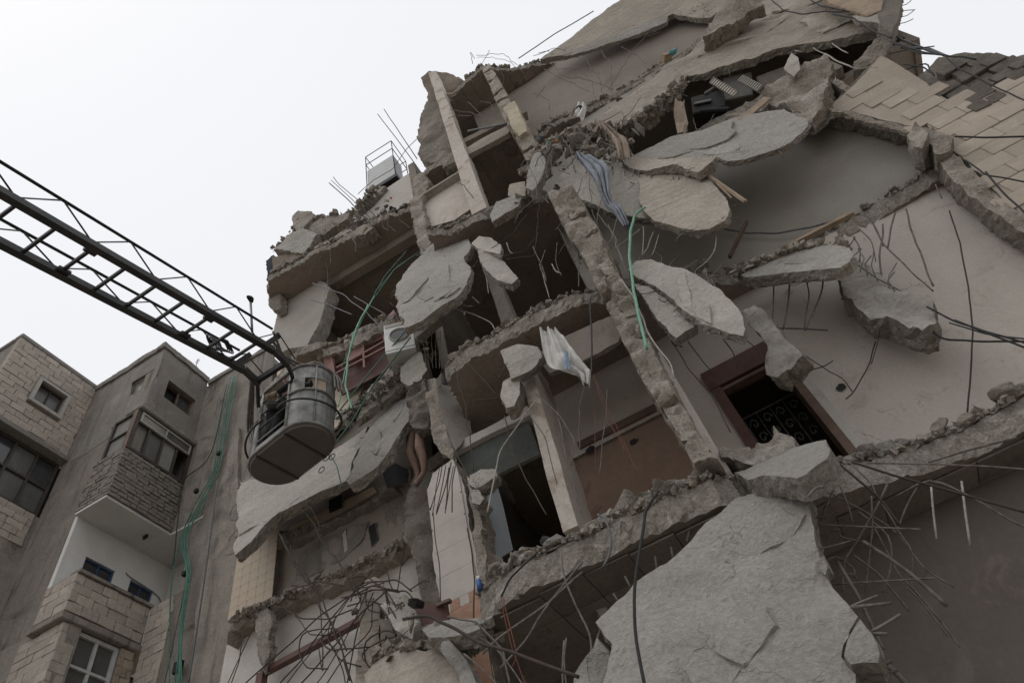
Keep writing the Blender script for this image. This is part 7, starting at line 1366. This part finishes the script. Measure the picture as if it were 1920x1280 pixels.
# roof tank in its cage
tk = root('roof_tank', P(730, 350, 6.7), 'grey metal tank in a railed cage on the roof edge against the sky', 'tank')
TY = 6.75; c0 = P(690, 358, TY); c1 = P(742, 328, TY); dz = (P(692, 322, TY) - c0).z
tx = (c1.x - c0.x); z0 = c0.z; z1 = P(692, 318, TY).z; z2 = P(692, 292, TY).z
obox('tank_body', (c0.x + tx / 2, TY + 0.22, (z0 + z1) / 2), abs(tx), 0.44, z1 - z0, M['tank'], tk, bev=0.02)
obox('tank_base', (c0.x + tx / 2, TY + 0.24, z0 - 0.1), abs(tx) + 0.06, 0.5, 0.18, M['black'], tk)
xs_ = (c0.x - 0.01, c0.x + tx + 0.01); ys_ = (TY - 0.02, TY + 0.75)
for x in xs_:
    for y in ys_: tube('cage_post', [Vector((x, y, z0)), Vector((x, y, z2))], 0.014, M['rebar'], tk, smooth_path=False)
for z in (z2, (z1 + z2) / 2 - 0.1):
    for x in xs_: tube('cage_rail', [Vector((x, ys_[0], z)), Vector((x, ys_[1], z))], 0.012, M['rebar'], tk, smooth_path=False)
    for y in ys_: tube('cage_rail', [Vector((xs_[0], y, z)), Vector((xs_[1], y, z))], 0.012, M['rebar'], tk, smooth_path=False)
# little black grille on the terrace
tg = root('terrace_grille', P(670, 430, 6.1), 'small black metal grille leaning on the terrace edge', 'grille')
g0, g1, g2 = P(652, 438, 6.1), P(690, 424, 6.1), P(650, 424, 6.1); up_ = g2 - g0
for i in range(6): tube('grille_bar', [g0 + up_ * (i / 5), g1 + up_ * (i / 5)], 0.014, M['rebar'], tg, smooth_path=False)
for t in (0, 0.5, 1): tube('grille_bar', [g0 + (g1 - g0) * t, g0 + (g1 - g0) * t + up_], 0.012, M['rebar'], tg, smooth_path=False)
# crushed furniture in the void under the tan slab
vo = P(1330, 200, 6.2)
def tilt(ax, ang): return Matrix.Rotation(math.radians(ang), 3, ax)
def slantbox(name, px, py, Y, sx, sy, sz, rx, ry, rz, mat, label, cat, parent=None):
    Rm = Matrix.Rotation(math.radians(rz), 3, 'Z') @ Matrix.Rotation(math.radians(ry), 3, 'Y') @ Matrix.Rotation(math.radians(rx), 3, 'X')
    o = obox(name, P(px, py, Y), sx, sy, sz, M[mat], parent, Rm @ Vector((1, 0, 0)), Rm @ Vector((0, 1, 0)), Rm @ Vector((0, 0, 1)), bev=0.02)
    return tag(o, label, cat) if label else o
ch = root('crushed_cabinet', P(1325, 215, 6.1), 'dark crushed cabinet lying on its side in the void under the tan slab', 'cabinet')
slantbox('cabinet_body', 1330, 208, 6.25, 0.55, 0.4, 0.5, 10, 20, 10, 'black', None, None, ch); slantbox('cabinet_top', 1336, 176, 6.15, 0.42, 0.3, 0.06, 25, -20, 10, 'fridge', None, None, ch); slantbox('cabinet_door', 1318, 190, 6.05, 0.3, 0.03, 0.26, -15, 25, 10, 'fridge', None, None, ch)
slantbox('cabinet_leg', 1340, 206, 5.95, 0.06, 0.06, 0.55, 0, -38, 0, 'black', None, None, ch)
fz = root('crushed_fridge', P(1385, 185, 6.3), 'grey dented appliance box behind the ribbed strips in the void', 'appliance')
slantbox('appliance_body', 1385, 178, 6.5, 0.5, 0.4, 0.62, 15, 25, 10, 'fridge', None, None, fz); slantbox('appliance_lid', 1368, 152, 6.35, 0.42, 0.05, 0.36, 30, 20, 10, 'wall_grey', None, None, fz)
for k_, (a, b, lab) in enumerate((((1336, 152), (1380, 178), 'left ribbed pale strip poking out of the void'), ((1390, 148), (1428, 168), 'right ribbed grey strip poking out of the void'))):
    rb_ = root('ribbed_strip', P(*a, 6.0), lab, 'ribbed strip'); A_, B_ = P(*a, 6.05), P(*b, 5.85)
    bar('strip_core', A_, B_, 0.09, 0.05, M['frame_grey' if k_ == 0 else 'wire_grey'], rb_)
    for i in range(11): q = A_ + (B_ - A_) * ((i + 0.5) / 11); d = (B_ - A_).normalized(); bar('rib', q - d * 0.012, q + d * 0.012, 0.12, 0.085, M['wire_pale' if k_ == 0 else 'frame_grey'], rb_)
slantbox('leaning_sheet', 1452, 152, 6.45, 0.5, 0.05, 0.55, 10, 15, 5, 'soffit_grey', 'dusty dark sheet with two holes standing in the void', 'sheet')
dr = drape('brown_quilt', [((1268, 196), (1284, 192), 5.75), ((1264, 214), (1284, 208), 5.72), ((1266, 232), (1290, 232), 5.72), ((1270, 250), (1284, 252), 5.72)], 'cloth_tan', 'brown quilt end hanging out of the void left of the cabinet', 'cloth', 1, 0.02, nx=16, wild=0.16)
slantbox('wooden_board', 1415, 205, 5.85, 0.75, 0.04, 0.14, 0, -32, 12, 'wood_tan', 'tan board lying along the lower edge of the void', 'board')
# sticks and planks
for i, (a, b, w, m_, Y, lab) in enumerate((((1318, 322), (1398, 378), 0.05, 'wood_tan', 5.45, 'splintered tan stick right of the layered slab'), ((1345, 345), (1372, 372), 0.03, 'wood_tan', 5.4, 'short splinter beside the tan stick'), ((1400, 416), (1368, 482), 0.06, 'wood_brown', 6.1, 'dark plank leaning on the upper grey wall'), ((1462, 470), (1600, 400), 0.07, 'wood_tan', 6.05, 'long tan timber lying along the narrow floor stub'), ((838, 178), (852, 176), 0.06, 'wood_tan', 5.5, 'small tan wood scrap on the upper column'), ((820, 1135), (845, 1125), 0.05, 'wood_brown', 5.3, 'small brown splinter at the foot of the tiled pier'))):
    tag(bar('plank', P(*a, Y), P(*b, Y - (0.1 if i == 0 else 0)), w, w * 0.6, M[m_]), lab, 'plank')
slantbox('brown_board', 812, 1185, 5.3, 0.35, 0.06, 0.6, 0, 0, 30, 'wood_red', 'dark red board standing behind the heap left of the tiled pier', 'board')
rock('black_bag', P(778, 1130, 5.05), (0.22, 0.2, 0.16), 'black', 5, label='black plastic bag on top of the broken footing block', cat='plastic bag')
# broken waste pipe in the left torn cross wall
V, F = tube_geo([P(836, 717, 5.7), P(836, 717, 5.7) + Vector((0.1, -0.16, 0.02))], 0.07, 14); o_ = mk('waste_pipe', V, F[:-1], M['wire_grey']); tag(o_, 'open end of a waste pipe in the torn wall above the legs', 'pipe')
V = [P(836, 717, 5.7) + Vector((0.1, -0.155, 0.02)) + Vector((0.06 * math.cos(t), 0.03 * math.cos(t), 0.06 * math.sin(t))) for t in [i * math.pi / 8 for i in range(16)]]; mk('pipe_bore', V, [tuple(range(16))], M['black'], o_)
